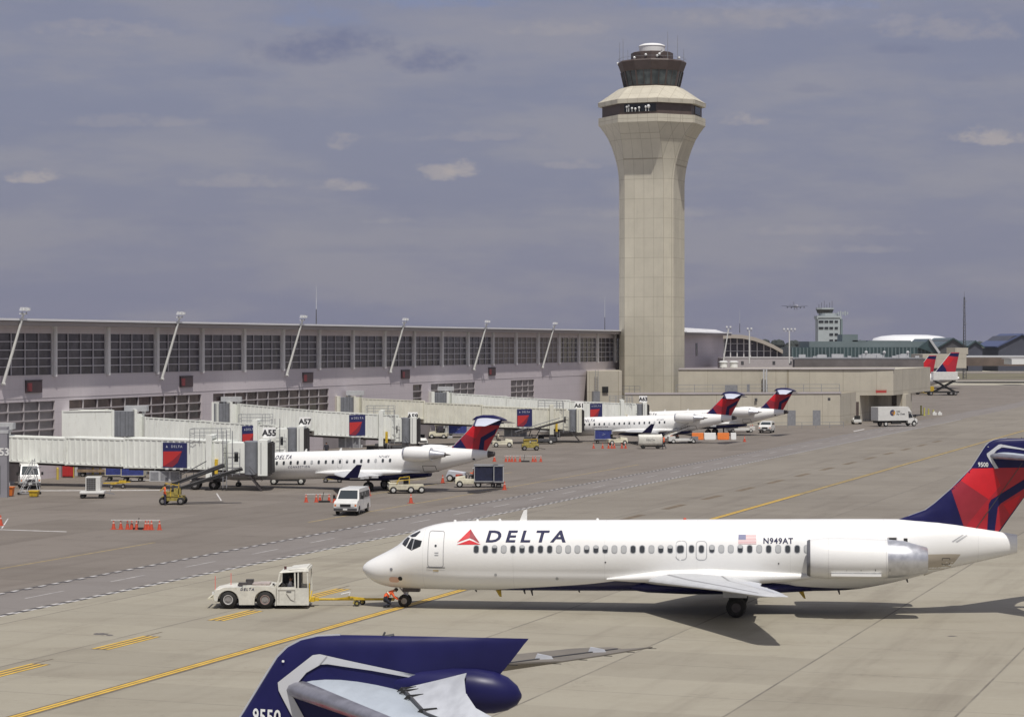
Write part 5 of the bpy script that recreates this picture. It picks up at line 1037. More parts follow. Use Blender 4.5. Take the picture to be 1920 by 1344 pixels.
# ------------------------------------------------------------------ boarding bridges
def lettering(body, size, m, parent, origin, ux=(1, 0, 0), uz=(0, 0, 1), name='lettering', spacing=1.0, shear=0.0, bold=0.0, center=True):
    me = text_mesh(body, size, spacing, shear, 'CENTER' if center else 'LEFT', bold); O, U, W_ = Vector(origin), Vector(ux), Vector(uz)
    return decal(name, me, lambda a, b_: tuple(O+U*a+W_*b_), m, parent)
SIGNW = mat('sign_white', (.86, .86, .84), .6); INK = mat('sign_black', (.02, .02, .025), .6); POSTN = mat('poster_navy', (.018, .022, .105), .6); POSTR = mat('poster_red', (.50, .03, .03), .6); POSTD = mat('poster_dark_red', (.24, .02, .035), .6); POSTT = mat('poster_text', (.5, .52, .6), .6)
def tunnel(t_, o, p0, p1, z0, z1, w_, m, name='tunnel', ribs=True):
    """z0, z1: (bottom, top) at either end"""
    d = (p1-p0); L_ = d.length; d.normalize(); n = Vector((d.y, -d.x, 0)); q = lambda p, z: (p.x-o.x, p.y-o.y, z)
    g = MB().hexa([q(p0+n*w_/2, z0[0]), q(p1+n*w_/2, z1[0]), q(p1-n*w_/2, z1[0]), q(p0-n*w_/2, z0[0]), q(p0+n*w_/2, z0[1]), q(p1+n*w_/2, z1[1]), q(p1-n*w_/2, z1[1]), q(p0-n*w_/2, z0[1])])
    if ribs:
        k = 0.25
        while k < L_-.3:
            for sd in (1, -1):
                f0, f1 = k/L_, (k+.24)/L_; a, b_ = p0+d*k+n*sd*w_/2, p0+d*(k+.24)+n*sd*w_/2; e = n*sd*.085
                zb0, zt0 = z0[0]+(z1[0]-z0[0])*f0, z0[1]+(z1[1]-z0[1])*f0
                i_ = d*.06
                g.hexa([q(a, zb0+.16), q(b_, zb0+.16), q(b_+e-i_, zb0+.16), q(a+e+i_, zb0+.16), q(a, zt0-.14), q(b_, zt0-.14), q(b_+e-i_, zt0-.14), q(a+e+i_, zt0-.14)])
            k += .62
    o_ = g.build(name, m, t_, smooth=0)
    for pp, zz in ((p0, z0), (p1, z1)):
        c_ = pp; MB().hexa([q(c_+n*(w_/2+.10)-d*.08, zz[0]-.05), q(c_+n*(w_/2+.10)+d*.08, zz[0]-.05), q(c_-n*(w_/2+.10)+d*.08, zz[0]-.05), q(c_-n*(w_/2+.10)-d*.08, zz[0]-.05), q(c_+n*(w_/2+.10)-d*.08, zz[1]+.06), q(c_+n*(w_/2+.10)+d*.08, zz[1]+.06), q(c_-n*(w_/2+.10)+d*.08, zz[1]+.06), q(c_-n*(w_/2+.10)-d*.08, zz[1]+.06)]).build('end_frame', m, o_, smooth=0)
    for sd in (1, -1):
        r_ = MB(); r_.hexa([q(p0+n*sd*(w_/2+.06), z0[1]-.10), q(p1+n*sd*(w_/2+.06), z1[1]-.10), q(p1+n*sd*(w_/2-.08), z1[1]-.10), q(p0+n*sd*(w_/2-.08), z0[1]-.10), q(p0+n*sd*(w_/2+.06), z0[1]+.03), q(p1+n*sd*(w_/2+.06), z1[1]+.03), q(p1+n*sd*(w_/2-.08), z1[1]+.03), q(p0+n*sd*(w_/2-.08), z0[1]+.03)])
        r_.hexa([q(p0+n*sd*(w_/2+.05), z0[0]-.02), q(p1+n*sd*(w_/2+.05), z1[0]-.02), q(p1+n*sd*(w_/2-.08), z1[0]-.02), q(p0+n*sd*(w_/2-.08), z0[0]-.02), q(p0+n*sd*(w_/2+.05), z0[0]+.14), q(p1+n*sd*(w_/2+.05), z1[0]+.14), q(p1+n*sd*(w_/2-.08), z1[0]+.14), q(p0+n*sd*(w_/2-.08), z0[0]+.14)])
        r_.build('edge_rail', m, o_, smooth=0)
    MB().hexa([q(p0+n*.6, z0[0]-.28), q(p1+n*.6, z1[0]-.28), q(p1-n*.6, z1[0]-.28), q(p0-n*.6, z0[0]-.28), q(p0+n*.6, z0[0]-.03), q(p1+n*.6, z1[0]-.03), q(p1-n*.6, z1[0]-.03), q(p0-n*.6, z0[0]-.03)]).build('cable_tray', DMETAL, o_, smooth=0)
    return o_
def bridge(label, rot, secs, cab, sign=None, sign_px=None, poster=None, link=None, col_px=None, m=BRW, air=None, ytip=0.0, cage=True):
    """rot (px, Y, ztop); secs [(px0, Y0, px1, Y1, (zb, zt), (zb, zt), width)]; cab (px0, px1, Y)"""
    o = XY(rot[0], rot[1]); t_ = thing('boarding_bridge', label, 'boarding bridge', o, 0, 'boarding bridges along the concourse')
    q = lambda p, z: (p.x-o.x, p.y-o.y, z); zt = rot[2]
    g = MB().cyl((0, 0, secs[0][4][0]-.15), (0, 0, zt), .85, n=20); g.build('rotunda', m, t_)
    MB().cyl((0, 0, 0), (0, 0, secs[0][4][0]-.15), .45, n=14).bb((-1.0, -1.0, 0), (1.0, 1.0, .3)).build('support_column', GREYL, t_)
    MB().bb((-1.2, -.7, zt+.25), (1.2, .7, zt+.85)).bb((-.9, -.6, zt+.02), (-.7, .6, zt+.25)).bb((.7, -.6, zt+.02), (.9, .6, zt+.25)).build('rooftop_unit', GREYL, t_, smooth=0)
    if link:
        a, b_, zb, ztl, bel = link                 # px of the wall end, px of bellows start, z's, bellows end px
        pa, pb, pc = XY(a[0], a[1]), XY(b_[0], b_[1]), XY(bel[0], bel[1])
        tunnel(t_, o, pa, pb, (zb, ztl), (zb, ztl), 2.9, m, 'fixed_link', False) if a[0] != b_[0] else None
        g = MB(); d = pc-pb; L_ = d.length; d.normalize(); n = Vector((d.y, -d.x, 0)); k = 0
        while k < L_:
            e = .04 if int(k/.18) % 2 else -.06; k2 = min(L_, k+.18)
            g.hexa([q(pb+d*k+n*(1.3+e), zb+.15), q(pb+d*k2+n*(1.3+e), zb+.15), q(pb+d*k2-n*(1.3+e), zb+.15), q(pb+d*k-n*(1.3+e), zb+.15), q(pb+d*k+n*(1.3+e), ztl-.12), q(pb+d*k2+n*(1.3+e), ztl-.12), q(pb+d*k2-n*(1.3+e), ztl-.12), q(pb+d*k-n*(1.3+e), ztl-.12)]); k = k2
        g.build('bellows', BELL, t_, smooth=0)
        for pp in (pb, pc): MB().hexa([q(pp+n*1.6-d*.15, zb), q(pp+n*1.6+d*.15, zb), q(pp-n*1.6+d*.15, zb), q(pp-n*1.6-d*.15, zb), q(pp+n*1.6-d*.15, ztl+.05), q(pp+n*1.6+d*.15, ztl+.05), q(pp-n*1.6+d*.15, ztl+.05), q(pp-n*1.6-d*.15, ztl+.05)]).build('end_frame', m, t_, smooth=0)
        MB().bb((0, 0, 0), (.3, .3, zb)).build('link_leg', GREYL, t_, smooth=0, loc=q(pa+(pb-pa)*.3, 0))
    for s_ in secs: last = tunnel(t_, o, XY(s_[0], s_[1]), XY(s_[2], s_[3]), s_[4], s_[5], s_[6], m)
    x0, x1, Yc = cab; c0, c1 = XY(x0, Yc), XY(x1, Yc); W_ = c1.x-c0.x; zb, zc = 1.45, 4.72
    cx = c0.x-o.x; cy = Yc-o.y
    cw = MB().bb((cx, cy-1.45, zb+.25), (cx+W_*.42, cy+1.45, zc-.15)).build('cab_wall', m, t_, smooth=0)
    MB().bb((cx+W_*.16, cy-1.48, zb+1.35), (cx+W_*.26, cy-1.455, zb+2.25)).build('window', GLASSD, cw, smooth=0)
    MB().bb((cx+W_*.12, cy-1.475, zb+.3), (cx+W_*.13, cy-1.455, zb+2.6)).bb((cx+W_*.30, cy-1.475, zb+.3), (cx+W_*.31, cy-1.455, zb+2.6)).build('door_frame', LINE, cw, smooth=0)
    g = MB(); nn = 14
    g.loft([[(cx+W_*.42+W_*.15+W_*.19*math.cos(math.pi*(1+k/nn)), cy-1.0+.75*math.sin(math.pi*(1+k/nn))*1.0, z) for k in range(nn+1)]+[(cx+W_*.76, cy+1.4, z), (cx+W_*.38, cy+1.4, z)] for z in (zb+.1, zc-.05)]); g.build('curtain', BELL, t_, smooth=20)
    fr = MB().bb((cx+W_*.76, cy-1.75, zb), (cx+W_, cy+1.6, zc+.12)).build('cab_frame', m, t_, smooth=0)
    MB().bb((cx+W_*.83, cy-1.78, zb+.2), (cx+W_*.85, cy-1.755, zc-.1)).build('frame_seam', LINE, fr, smooth=0)
    g = MB()
    for k in range(3): e = .08 if k % 2 else 0; g.bb((cx+W_+k*.13, cy-1.5-e+.0+k*.12, zb+.2+.0), (cx+W_+.13+k*.13, cy+1.4+e, zc-.15+e-k*.03))
    g.build('docking_bellows', BELK, t_, smooth=0)
    MB().bb((cx-.2, cy-1.5, zb-.05), (cx+W_+.1, cy+1.5, zb+.2)).build('cab_floor', DMETAL, t_, smooth=0)
    # service stairs
    sx = cx+W_*.55; sl_ = MB()
    for k in range(7): sl_.bb((sx+k*.16, cy-1.9, zb-.1-k*.2), (sx+k*.16+.26, cy-1.1, zb-.06-k*.2))
    for yy in (cy-1.92, cy-1.08): sl_.bar((sx, yy, zb), (sx+1.2, yy, .05), .06, .16).bar((sx, yy, zb+.9), (sx+1.2, yy, .95), .04)
    sl_.build('service_stairs', DMETAL, t_, smooth=0)
    # lift columns, bogie, cage
    cpx = col_px if col_px else x0-38; s_ = secs[-1]; f_ = (cpx-s_[0])/(s_[2]-s_[0]); Yk = s_[1]+(s_[3]-s_[1])*f_; pk = XY(cpx, Yk); px_, py_ = pk.x-o.x, pk.y-o.y
    ztn = s_[4][1]+(s_[5][1]-s_[4][1])*f_; hw = s_[6]/2
    g = MB()
    for sd in (-1, 1): g.bb((px_-.28, py_+sd*(hw+.42)-.26, .95), (px_+.28, py_+sd*(hw+.42)+.26, ztn+.55))
    g.bb((px_-.24, py_-hw-.6, ztn+.16), (px_+.24, py_+hw+.6, ztn+.48)); g.build('lift_column', m, t_, smooth=0)
    MB().bb((px_-1.9, py_-.45, .75), (px_+1.3, py_+.45, 1.1)).bb((px_-.35, py_-hw-.7, .85), (px_+.35, py_+hw+.7, 1.2)).build('wheel_bogie', DMETAL, t_, smooth=0)
    for dx_ in (-1.5, .3):
        for sd in (-1, 1):
            wl = MB().torus((px_+dx_, py_+sd*(.9), .48), .31, .17).build('wheel', TYRE, t_); MB().cyl((px_+dx_, py_+sd*.9-.14, .48), (px_+dx_, py_+sd*.9+.14, .48), .25, n=14).build('rim', RIMM, wl)
    MB().bb((px_+.55, py_-hw-.55, 1.6), (px_+.85, py_-hw-.2, 3.0)).build('hydraulic_unit', YEL, t_, smooth=0)
    if cage:
        g = MB()
        for sd in (-1, 1):
            yy = py_+sd*hw
            for xx in (-1.9, -.95, .75, 1.6): g.bar((px_+xx, yy, ztn), (px_+xx, yy, ztn+1.1), .05)
            for zz in (.4, .75, 1.1): g.bar((px_-1.9, yy, ztn+zz), (px_+1.6, yy, ztn+zz), .04)
        for zz in (.55, 1.1): g.bar((px_-1.9, py_-hw, ztn+zz), (px_-1.9, py_+hw, ztn+zz), .04)
        g.build('roof_rail', GREYM, t_, smooth=0)
        g = MB(); lx = cx-.45; yl_ = cy-1.65
        for xx in (lx, lx+.35, lx+.9): g.bar((xx, yl_, .3 if xx < lx+.5 else 1.4), (xx, yl_, zc+1.0), .07)
        for k in range(9): g.bar((lx, yl_, .6+k*.5), (lx+.35, yl_, .6+k*.5), .04)
        for zz in (1.6, 2.6, 3.6): g.bar((lx, yl_, zz), (lx+1.6, yl_, zz), .04)
        g.bar((lx+1.6, yl_, 1.5), (lx+1.6, yl_, 3.6), .05).build('access_ladder', GREYM, t_, smooth=0)
    if poster:
        a, b_ = poster; f0, f1 = [(e-s_[0])/(s_[2]-s_[0]) for e in (a, b_)]; P0, P1 = XY(s_[0], s_[1]), XY(s_[2], s_[3]); d = (P1-P0).normalized(); n = Vector((d.y, -d.x, 0))
        pa = XY(a, s_[1]+(s_[3]-s_[1])*f0)+n*(s_[6]/2+.11); pb = XY(b_, s_[1]+(s_[3]-s_[1])*f1)+n*(s_[6]/2+.11)
        zb_, zt_ = s_[4][0]+(s_[5][0]-s_[4][0])*f0+.12, s_[4][1]+(s_[5][1]-s_[4][1])*f0-.28; Wp = (pb-pa).length; Hp = zt_-zb_; O_ = Vector(q(pa, zb_)); e = n*.03
        bd = MB().hexa([q(pa, zb_), q(pb, zb_), q(pb-n*.05, zb_), q(pa-n*.05, zb_), q(pa, zt_), q(pb, zt_), q(pb-n*.05, zt_), q(pa-n*.05, zt_)]).build('poster', POSTN, t_, smooth=0)
        fp = lambda off: (lambda u_, v_: tuple(O_+d*(u_*Wp)+Vector((0, 0, v_*Hp))+n*off))
        decal('poster_red', [[(.02, .64), (.80, .66), (.42, .30)], [(.02, .64), (.42, .30), (.02, .04)]], fp(.012), POSTR, bd); decal('poster_shade', [[(.42, .30), (.80, .66), (.62, .2), (.40, .02), (.02, .04)]], fp(.010), POSTD, bd)
        lettering('DELTA', .14*Hp, POSTT, bd, O_+d*(.58*Wp)+Vector((0, 0, Hp*.80))+n*.014, d, (0, 0, 1), spacing=1.3, bold=.004)
        decal('poster_emblem', [[(.13, .80), (.21, .80), (.17, .90)]], fp(.014), POSTT, bd)
        g = MB()
        for k in range(3): c_ = O_+d*(Wp*(.2+k*.3))+n*.1+Vector((0, 0, -.12)); g.box(tuple(c_), (.3, .2, .16))
        g.build('poster_lamp', LAMP, t_, smooth=0)
    if air:
        a0, a1, Ya, z0_, z1_ = air; A0, A1 = XY(a0, Ya), XY(a1, Ya); au = MB().bb((A0.x-o.x, Ya-o.y-.6, z0_), (A1.x-o.x, Ya-o.y+.6, z1_)).build('air_unit', GREYL, t_, smooth=0)
        g = MB(); w3 = (A1.x-A0.x)/3
        for k in range(3): g.bb((A0.x-o.x+w3*k+.1, Ya-o.y-.62, z0_+.1), (A0.x-o.x+w3*(k+1)-.1, Ya-o.y-.605, z1_-.1))
        g.build('grille', GREYM, au, smooth=0)
        g = MB()
        for k in (0.15, .85): g.bar((A0.x-o.x+3*w3*k, Ya-o.y, z1_), (A0.x-o.x+3*w3*k, Ya-o.y, z1_+.5), .14)
        g.build('hanger', m, au, smooth=0)
    if sign:
        sp = XY(sign_px[0], sign_px[2]); zz = Z(sign_px[1], sign_px[2]); c_ = q(sp, zz)
        sb2 = MB().bb((c_[0]-.62, c_[1]-.05, zz-.5), (c_[0]+.62, c_[1]+.05, zz+.5)).build('number_board', SIGNW, t_, smooth=0)
        lettering(sign, .80, INK, sb2, (c_[0], c_[1]-.062, zz-.28), bold=.035)
        MB().bar((c_[0], c_[1]+.05, zc), (c_[0], c_[1]+.05, zz-.5), .10).build('sign_post', m, sb2, smooth=0) if zz-.5 > zc else None
    return t_
bridge('nearest boarding bridge with number 55, white ribbed tunnels docked to the nearest regional jet', (4, 223, 5.3), [(15, 222.5, 137, 221, (2.45, 4.9), (2.25, 4.75), 2.6), (137, 221, 248, 219, (2.2, 4.85), (2.1, 4.75), 2.8), (248, 219, 432, 215.5, (2.0, 4.85), (2.0, 4.72), 3.0)], (431, 505, 215.3),
       'A55', (505, 811, 215.5), (320, 365), None, 397, BRW, (282, 339, 217, .75, 1.75))
bridge('second boarding bridge with number 57 and no aircraft, running behind the nearest bridge', (256, 240.5, 6.55), [(262, 240.5, 385, 245, (3.7, 6.2), (2.8, 5.6), 2.6), (385, 245, 502, 250, (2.6, 5.55), (2.1, 5.0), 2.9)], (520, 572, 250.5),
       'A57', (572, 790, 250), (440, 468), ((112, 237.5), (205, 239.5), 4.0, 6.95, (248, 240.5)), 482, BRW)
bridge('third boarding bridge with number 59 and no aircraft, ribbed white tunnels above the nearest jet', (434, 270.5, 6.8), [(438, 270.5, 582, 279, (4.3, 6.8), (3.2, 5.75), 2.6), (582, 279, 738, 284, (2.75, 5.75), (2.0, 5.0), 2.9)], (734, 782, 284),
       'A59', (774, 780, 283.5), (646, 676), ((388, 269), (390, 269.2), 4.4, 7.0, (425, 270.3)), 716, BRW, (635, 676, 281, 1.0, 2.3))
bridge('fourth boarding bridge with number 61, cream ribbed tunnels docked to the middle regional jet', (666, 303.5, 6.85), [(670, 303.5, 786, 309, (4.2, 6.7), (3.7, 6.2), 2.6), (786, 309, 895, 314, (3.2, 6.0), (2.7, 5.5), 2.8), (895, 314, 1052, 320, (2.5, 5.35), (1.9, 4.75), 3.0)], (1050, 1090, 320),
       'A61', (1086, 760, 319.5), (960, 988), ((622, 302), (626, 302.2), 4.3, 6.95, (658, 303.2)), 1034, BRY, (945, 988, 317, .9, 2.3))
bridge('farthest boarding bridge with number 63, cream tunnels docked to the farthest regional jet', (836, 334.5, 6.8), [(840, 334.5, 942, 339, (4.1, 6.7), (3.6, 6.1), 2.6), (942, 339, 1060, 344, (3.3, 6.05), (2.6, 5.4), 2.8), (1060, 344, 1182, 349, (2.4, 5.3), (1.9, 4.75), 3.0)], (1180, 1212, 349.3),
       'A63', (1206, 748, 348.6), (1097, 1120), ((800, 333), (804, 333.2), 4.3, 6.9, (832, 334.2)), 1166, BRW)
# the bit of the next bridge at the left edge: a grey leg with its gate number
lg = thing('bridge_leg', 'tall grey bridge leg with the number 53 at the left edge of the frame', 'bridge support', XY(6, 205)); s_ = 205/F
MB().bb((-14*s_, -.4, 0), (9*s_, .5, Z(800, 205))).build('leg', mat('leg_grey', (.27, .265, .29), .6, var=.06, vs=1), lg, smooth=0)
MB().bb((-14*s_, -.42, Z(812, 205)), (11*s_, .55, Z(806, 205))).build('cap', GREYL, lg, smooth=0)
MB().bb((-12*s_, -.43, .3), (-3.5*s_, -.404, Z(872, 205))).build('doorway', GREYD, lg, smooth=0)
lettering('A53', .95, LAMP, lg, (-2.5*s_, -.43, Z(853, 205)), bold=.03)
# ------------------------------------------------------------------ people
def person(label, loc, rz=0.0, pose='stand', top=VEST, legs=TROU, hat=None, s_=1.0, hair=HAIR, group=None):
    J = {'pelvis': (0, 0, .94), 'waist': (0, 0, 1.10), 'chest': (.01, 0, 1.32), 'neck': (.0, 0, 1.49), 'head': (.03, 0, 1.64), 'crown': (.02, 0, 1.72),
         'sl': (0, .19, 1.41), 'el': (-.02, .27, 1.14), 'wl': (.08, .28, .90), 'hl': (.11, .27, .82), 'sr': (0, -.19, 1.41), 'er': (-.02, -.27, 1.14), 'wr': (.08, -.28, .90), 'hr': (.11, -.27, .82),
         'tl': (0, .10, .86), 'kl': (.03, .12, .50), 'al': (0, .12, .09), 'fl': (.15, .13, .04), 'tr': (0, -.10, .86), 'kr': (.03, -.12, .50), 'ar': (0, -.12, .09), 'fr': (.15, -.13, .04)}
    if pose == 'crouch':
        J.update(pelvis=(-.12, 0, .50), waist=(.0, 0, .64), chest=(.20, 0, .78), neck=(.34, 0, .86), head=(.46, 0, .90), crown=(.54, 0, .92), sl=(.26, .18, .80), el=(.36, .24, .56), wl=(.55, .2, .48), hl=(.62, .18, .46), sr=(.26, -.18, .80), er=(.36, -.24, .56), wr=(.55, -.16, .44), hr=(.62, -.14, .42),
                 tl=(-.10, .11, .46), kl=(.26, .17, .44), al=(.02, .15, .09), fl=(.17, .16, .04), tr=(-.10, -.11, .46), kr=(.22, -.15, .20), ar=(-.18, -.14, .12), fr=(-.06, -.15, .04))
    if pose == 'sit':
        J.update(pelvis=(0, 0, .12), waist=(-.02, 0, .27), chest=(-.01, 0, .48), neck=(0, 0, .65), head=(.04, 0, .80), crown=(.03, 0, .88), sl=(0, .19, .57), el=(.12, .26, .34), wl=(.36, .2, .40), hl=(.44, .18, .42), sr=(0, -.19, .57), er=(.12, -.26, .34), wr=(.36, -.2, .40), hr=(.44, -.18, .42),
                 tl=(.06, .11, .10), kl=(.44, .13, .14), al=(.50, .13, -.28), fl=(.64, .13, -.32), tr=(.06, -.11, .10), kr=(.44, -.13, .14), ar=(.50, -.13, -.28), fr=(.64, -.13, -.32))
    if pose == 'walk':
        J.update(kl=(.16, .12, .52), al=(.14, .12, .10), fl=(.29, .13, .05), kr=(-.06, -.12, .50), ar=(-.26, -.12, .14), fr=(-.13, -.13, .04), wl=(-.05, .29, .90), hl=(-.04, .28, .82), wr=(.2, -.26, .95), hr=(.25, -.25, .88))
    if pose == 'lean':
        J.update(waist=(.08, 0, 1.08), chest=(.26, 0, 1.24), neck=(.38, 0, 1.36), head=(.48, 0, 1.44), crown=(.54, 0, 1.50), sl=(.32, .19, 1.30), el=(.42, .25, 1.04), wl=(.62, .2, .98), hl=(.7, .18, .97), sr=(.32, -.19, 1.30), er=(.42, -.25, 1.04), wr=(.62, -.2, .98), hr=(.7, -.18, .97))
    E_ = [('pelvis', 'waist'), ('waist', 'chest'), ('chest', 'neck'), ('neck', 'head'), ('head', 'crown')]
    for a in 'lr': E_ += [('chest', 's'+a), ('s'+a, 'e'+a), ('e'+a, 'w'+a), ('w'+a, 'h'+a), ('pelvis', 't'+a), ('t'+a, 'k'+a), ('k'+a, 'a'+a), ('a'+a, 'f'+a)]
    rad = dict(pelvis=.135, waist=.125, chest=.15, neck=.058, head=.098, crown=.07, s=.075, e=.048, w=.034, h=.036, t=.10, k=.065, a=.045, f=.04)
    ks = list(J); me = bpy.data.meshes.new('p'); me.from_pydata([tuple(c_*s_ for c_ in J[k]) for k in ks], [(ks.index(a), ks.index(b_)) for a, b_ in E_], [])
    ob = bpy.data.objects.new('p', me); COL.objects.link(ob); md = ob.modifiers.new('s', 'SKIN'); sv = me.skin_vertices[0].data
    for i, k in enumerate(ks):
        r_ = rad.get(k, rad.get(k[0], .06))*s_; sv[i].radius = (r_, r_*(1.25 if k in ('chest', 'waist', 'pelvis') else 1)); sv[i].use_root = k == 'pelvis'
    sb3 = ob.modifiers.new('u', 'SUBSURF'); sb3.levels = 1; sb3.render_levels = 1; bpy.context.view_layer.update()
    out = bpy.data.meshes.new_from_object(ob.evaluated_get(bpy.context.evaluated_depsgraph_get())); bpy.data.objects.remove(ob)
    out.materials.clear()
    for m_ in (top, legs, SKIN, BLACK): out.materials.append(m_)
    segs = [(Vector(J[a])*s_, Vector(J[b_])*s_, a, b_) for a, b_ in E_]
    def near(c_):
        best, bd = None, 9
        for A_, B_, a, b_ in segs:
            d = B_-A_; t = max(0, min(1, (c_-A_).dot(d)/d.length_squared)); dd = (c_-A_-d*t).length
            if dd < bd: best, bd = (a, b_, t), dd
        return best
    for p in out.polygons:
        a, b_, t = near(p.center)
        mi = 0
        if b_ in ('head', 'crown') or b_ in ('hl', 'hr'): mi = 2
        elif b_[0] in 'tkaf' and len(b_) == 2: mi = 3 if b_[0] == 'f' else 1
        elif a == 'pelvis' and t < .5: mi = 1
        p.material_index = mi
    bm = bmesh.new(); bm.from_mesh(out)
    for a in 'lr':                                    # five fingers, unequal and curled
        wv, hv = Vector(J['w'+a])*s_, Vector(J['h'+a])*s_; d = (hv-wv).normalized(); sdv = Vector((0, 1, 0)) if abs(d.y) < .8 else Vector((1, 0, 0)); cu = d.cross(sdv).normalized()
        for k, (off, ln, dr) in enumerate(((-.027, .062, 0), (-.009, .072, 0), (.009, .068, 0), (.026, .052, 0), (-.045, .045, 1))):
            g = MB(); st_ = hv+sdv*off*s_+(d*.012*s_ if not dr else -d*.02*s_); d1 = (d if not dr else (d-sdv*.8).normalized()); md_ = st_+d1*ln*.55*s_; g.cyl(st_, md_, .0095*s_, .0085*s_, 6).cyl(md_, md_+(d1+cu*.7).normalized()*ln*.5*s_, .0085*s_, .006*s_, 6)
            vs_ = [bm.verts.new(v_) for v_ in g.v]
            for f_ in g.f:
                fc = bm.faces.new([vs_[i] for i in f_]); fc.material_index = 2
    hd = Vector(J['head'])*s_; fw = Vector((1, 0, 0)); up = (Vector(J['crown'])-Vector(J['neck'])).normalized(); fw = (fw-up*fw.dot(up)).normalized() if pose != 'crouch' else Vector((.4, 0, -.9)).normalized()
    g = MB().cyl(hd+fw*.085*s_, hd+fw*.125*s_-up*.01*s_, .018*s_, .008*s_, 6)                         # nose
    for sd in (-1, 1): g.ball(tuple(hd+Vector((0, sd*.092*s_, 0))), .022*s_, nu=6, nv=4)
    vs_ = [bm.verts.new(v_) for v_ in g.v]
    for f_ in g.f:
        if len(set(f_)) > 2:
            fc = bm.faces.new([vs_[i] for i in f_]); fc.material_index = 2
    bmesh.ops.recalc_face_normals(bm, faces=bm.faces); bm.to_mesh(out); bm.free(); out.shade_smooth(); out.name = 'person'
    o = bpy.data.objects.new('person', out); COL.objects.link(o); o.location = loc; o.rotation_euler = (0, 0, rz); tag(o, label, 'person', group)
    MB().ball(tuple(hd-fw*.012*s_+up*.03*s_), .108*s_, nu=12, nv=8, sc_=(1, .95, .86)).build('hair' if not hat else 'cap', hat or hair, o)
    MB().box(tuple(hd+fw*.094*s_-up*.045*s_), (.015*s_, .045*s_, .01*s_)).build('mouth', mat('lips', (.22, .08, .07), .6), o, smooth=0)
    for sd in (-1, 1): MB().ball(tuple(hd+fw*.088*s_+Vector((0, sd*.034*s_, 0))+up*.012*s_), .011*s_, nu=6, nv=4).build('eye', BLACK, o)
    if top in (VEST, VESTY):
        ch = Vector(J['chest'])*s_; wa = Vector(J['waist'])*s_; c_ = (ch+wa)/2; ax = (ch-wa).normalized(); n_ = 16; e2 = Vector((0, 1, 0)); e1 = ax.cross(e2)
        MB().loft([[tuple(c_+ax*h_+e1*(.178*s_)*math.cos(k*math.tau/n_)+e2*(.215*s_)*math.sin(k*math.tau/n_)) for k in range(n_)] for h_ in (-.03*s_, .03*s_)]).build('reflective_band', mat('reflective_band', (.62, .62, .5), .4), o)
    return o
# ------------------------------------------------------------------ vehicles
def wheels(t_, pts, r_, w_, rim=RIMM):
    for x, y in pts:
        wl = MB().torus((x, y, r_), r_-w_*.5, w_*.5, nu=18).build('wheel', TYRE, t_); MB().cyl((x, y-w_*.46, r_), (x, y+w_*.46, r_), r_-w_*.62, n=16).cyl((x, y-w_*.54, r_), (x, y+w_*.54, r_), r_*.22, n=8).build('rim', rim, wl)
def pbody(prof, wf):
    """closed body from a side profile (x, z); wf(z) = half width"""
    n = len(prof); g = MB(); P = [(x, -wf(z), z) for x, z in prof]+[(x, wf(z), z) for x, z in prof]
    return g.add(P, [(k, (k+1) % n, n+(k+1) % n, n+k) for k in range(n)]+[tuple(reversed(range(n))), tuple(range(n, 2*n))])
def arc_cut(x0, x1, zb, r_, xc):           # profile points over a wheel arch
    return [(xc+r_*math.cos(math.pi*(1-k/8)), zb+r_*math.sin(math.pi*k/8)) for k in range(9)]
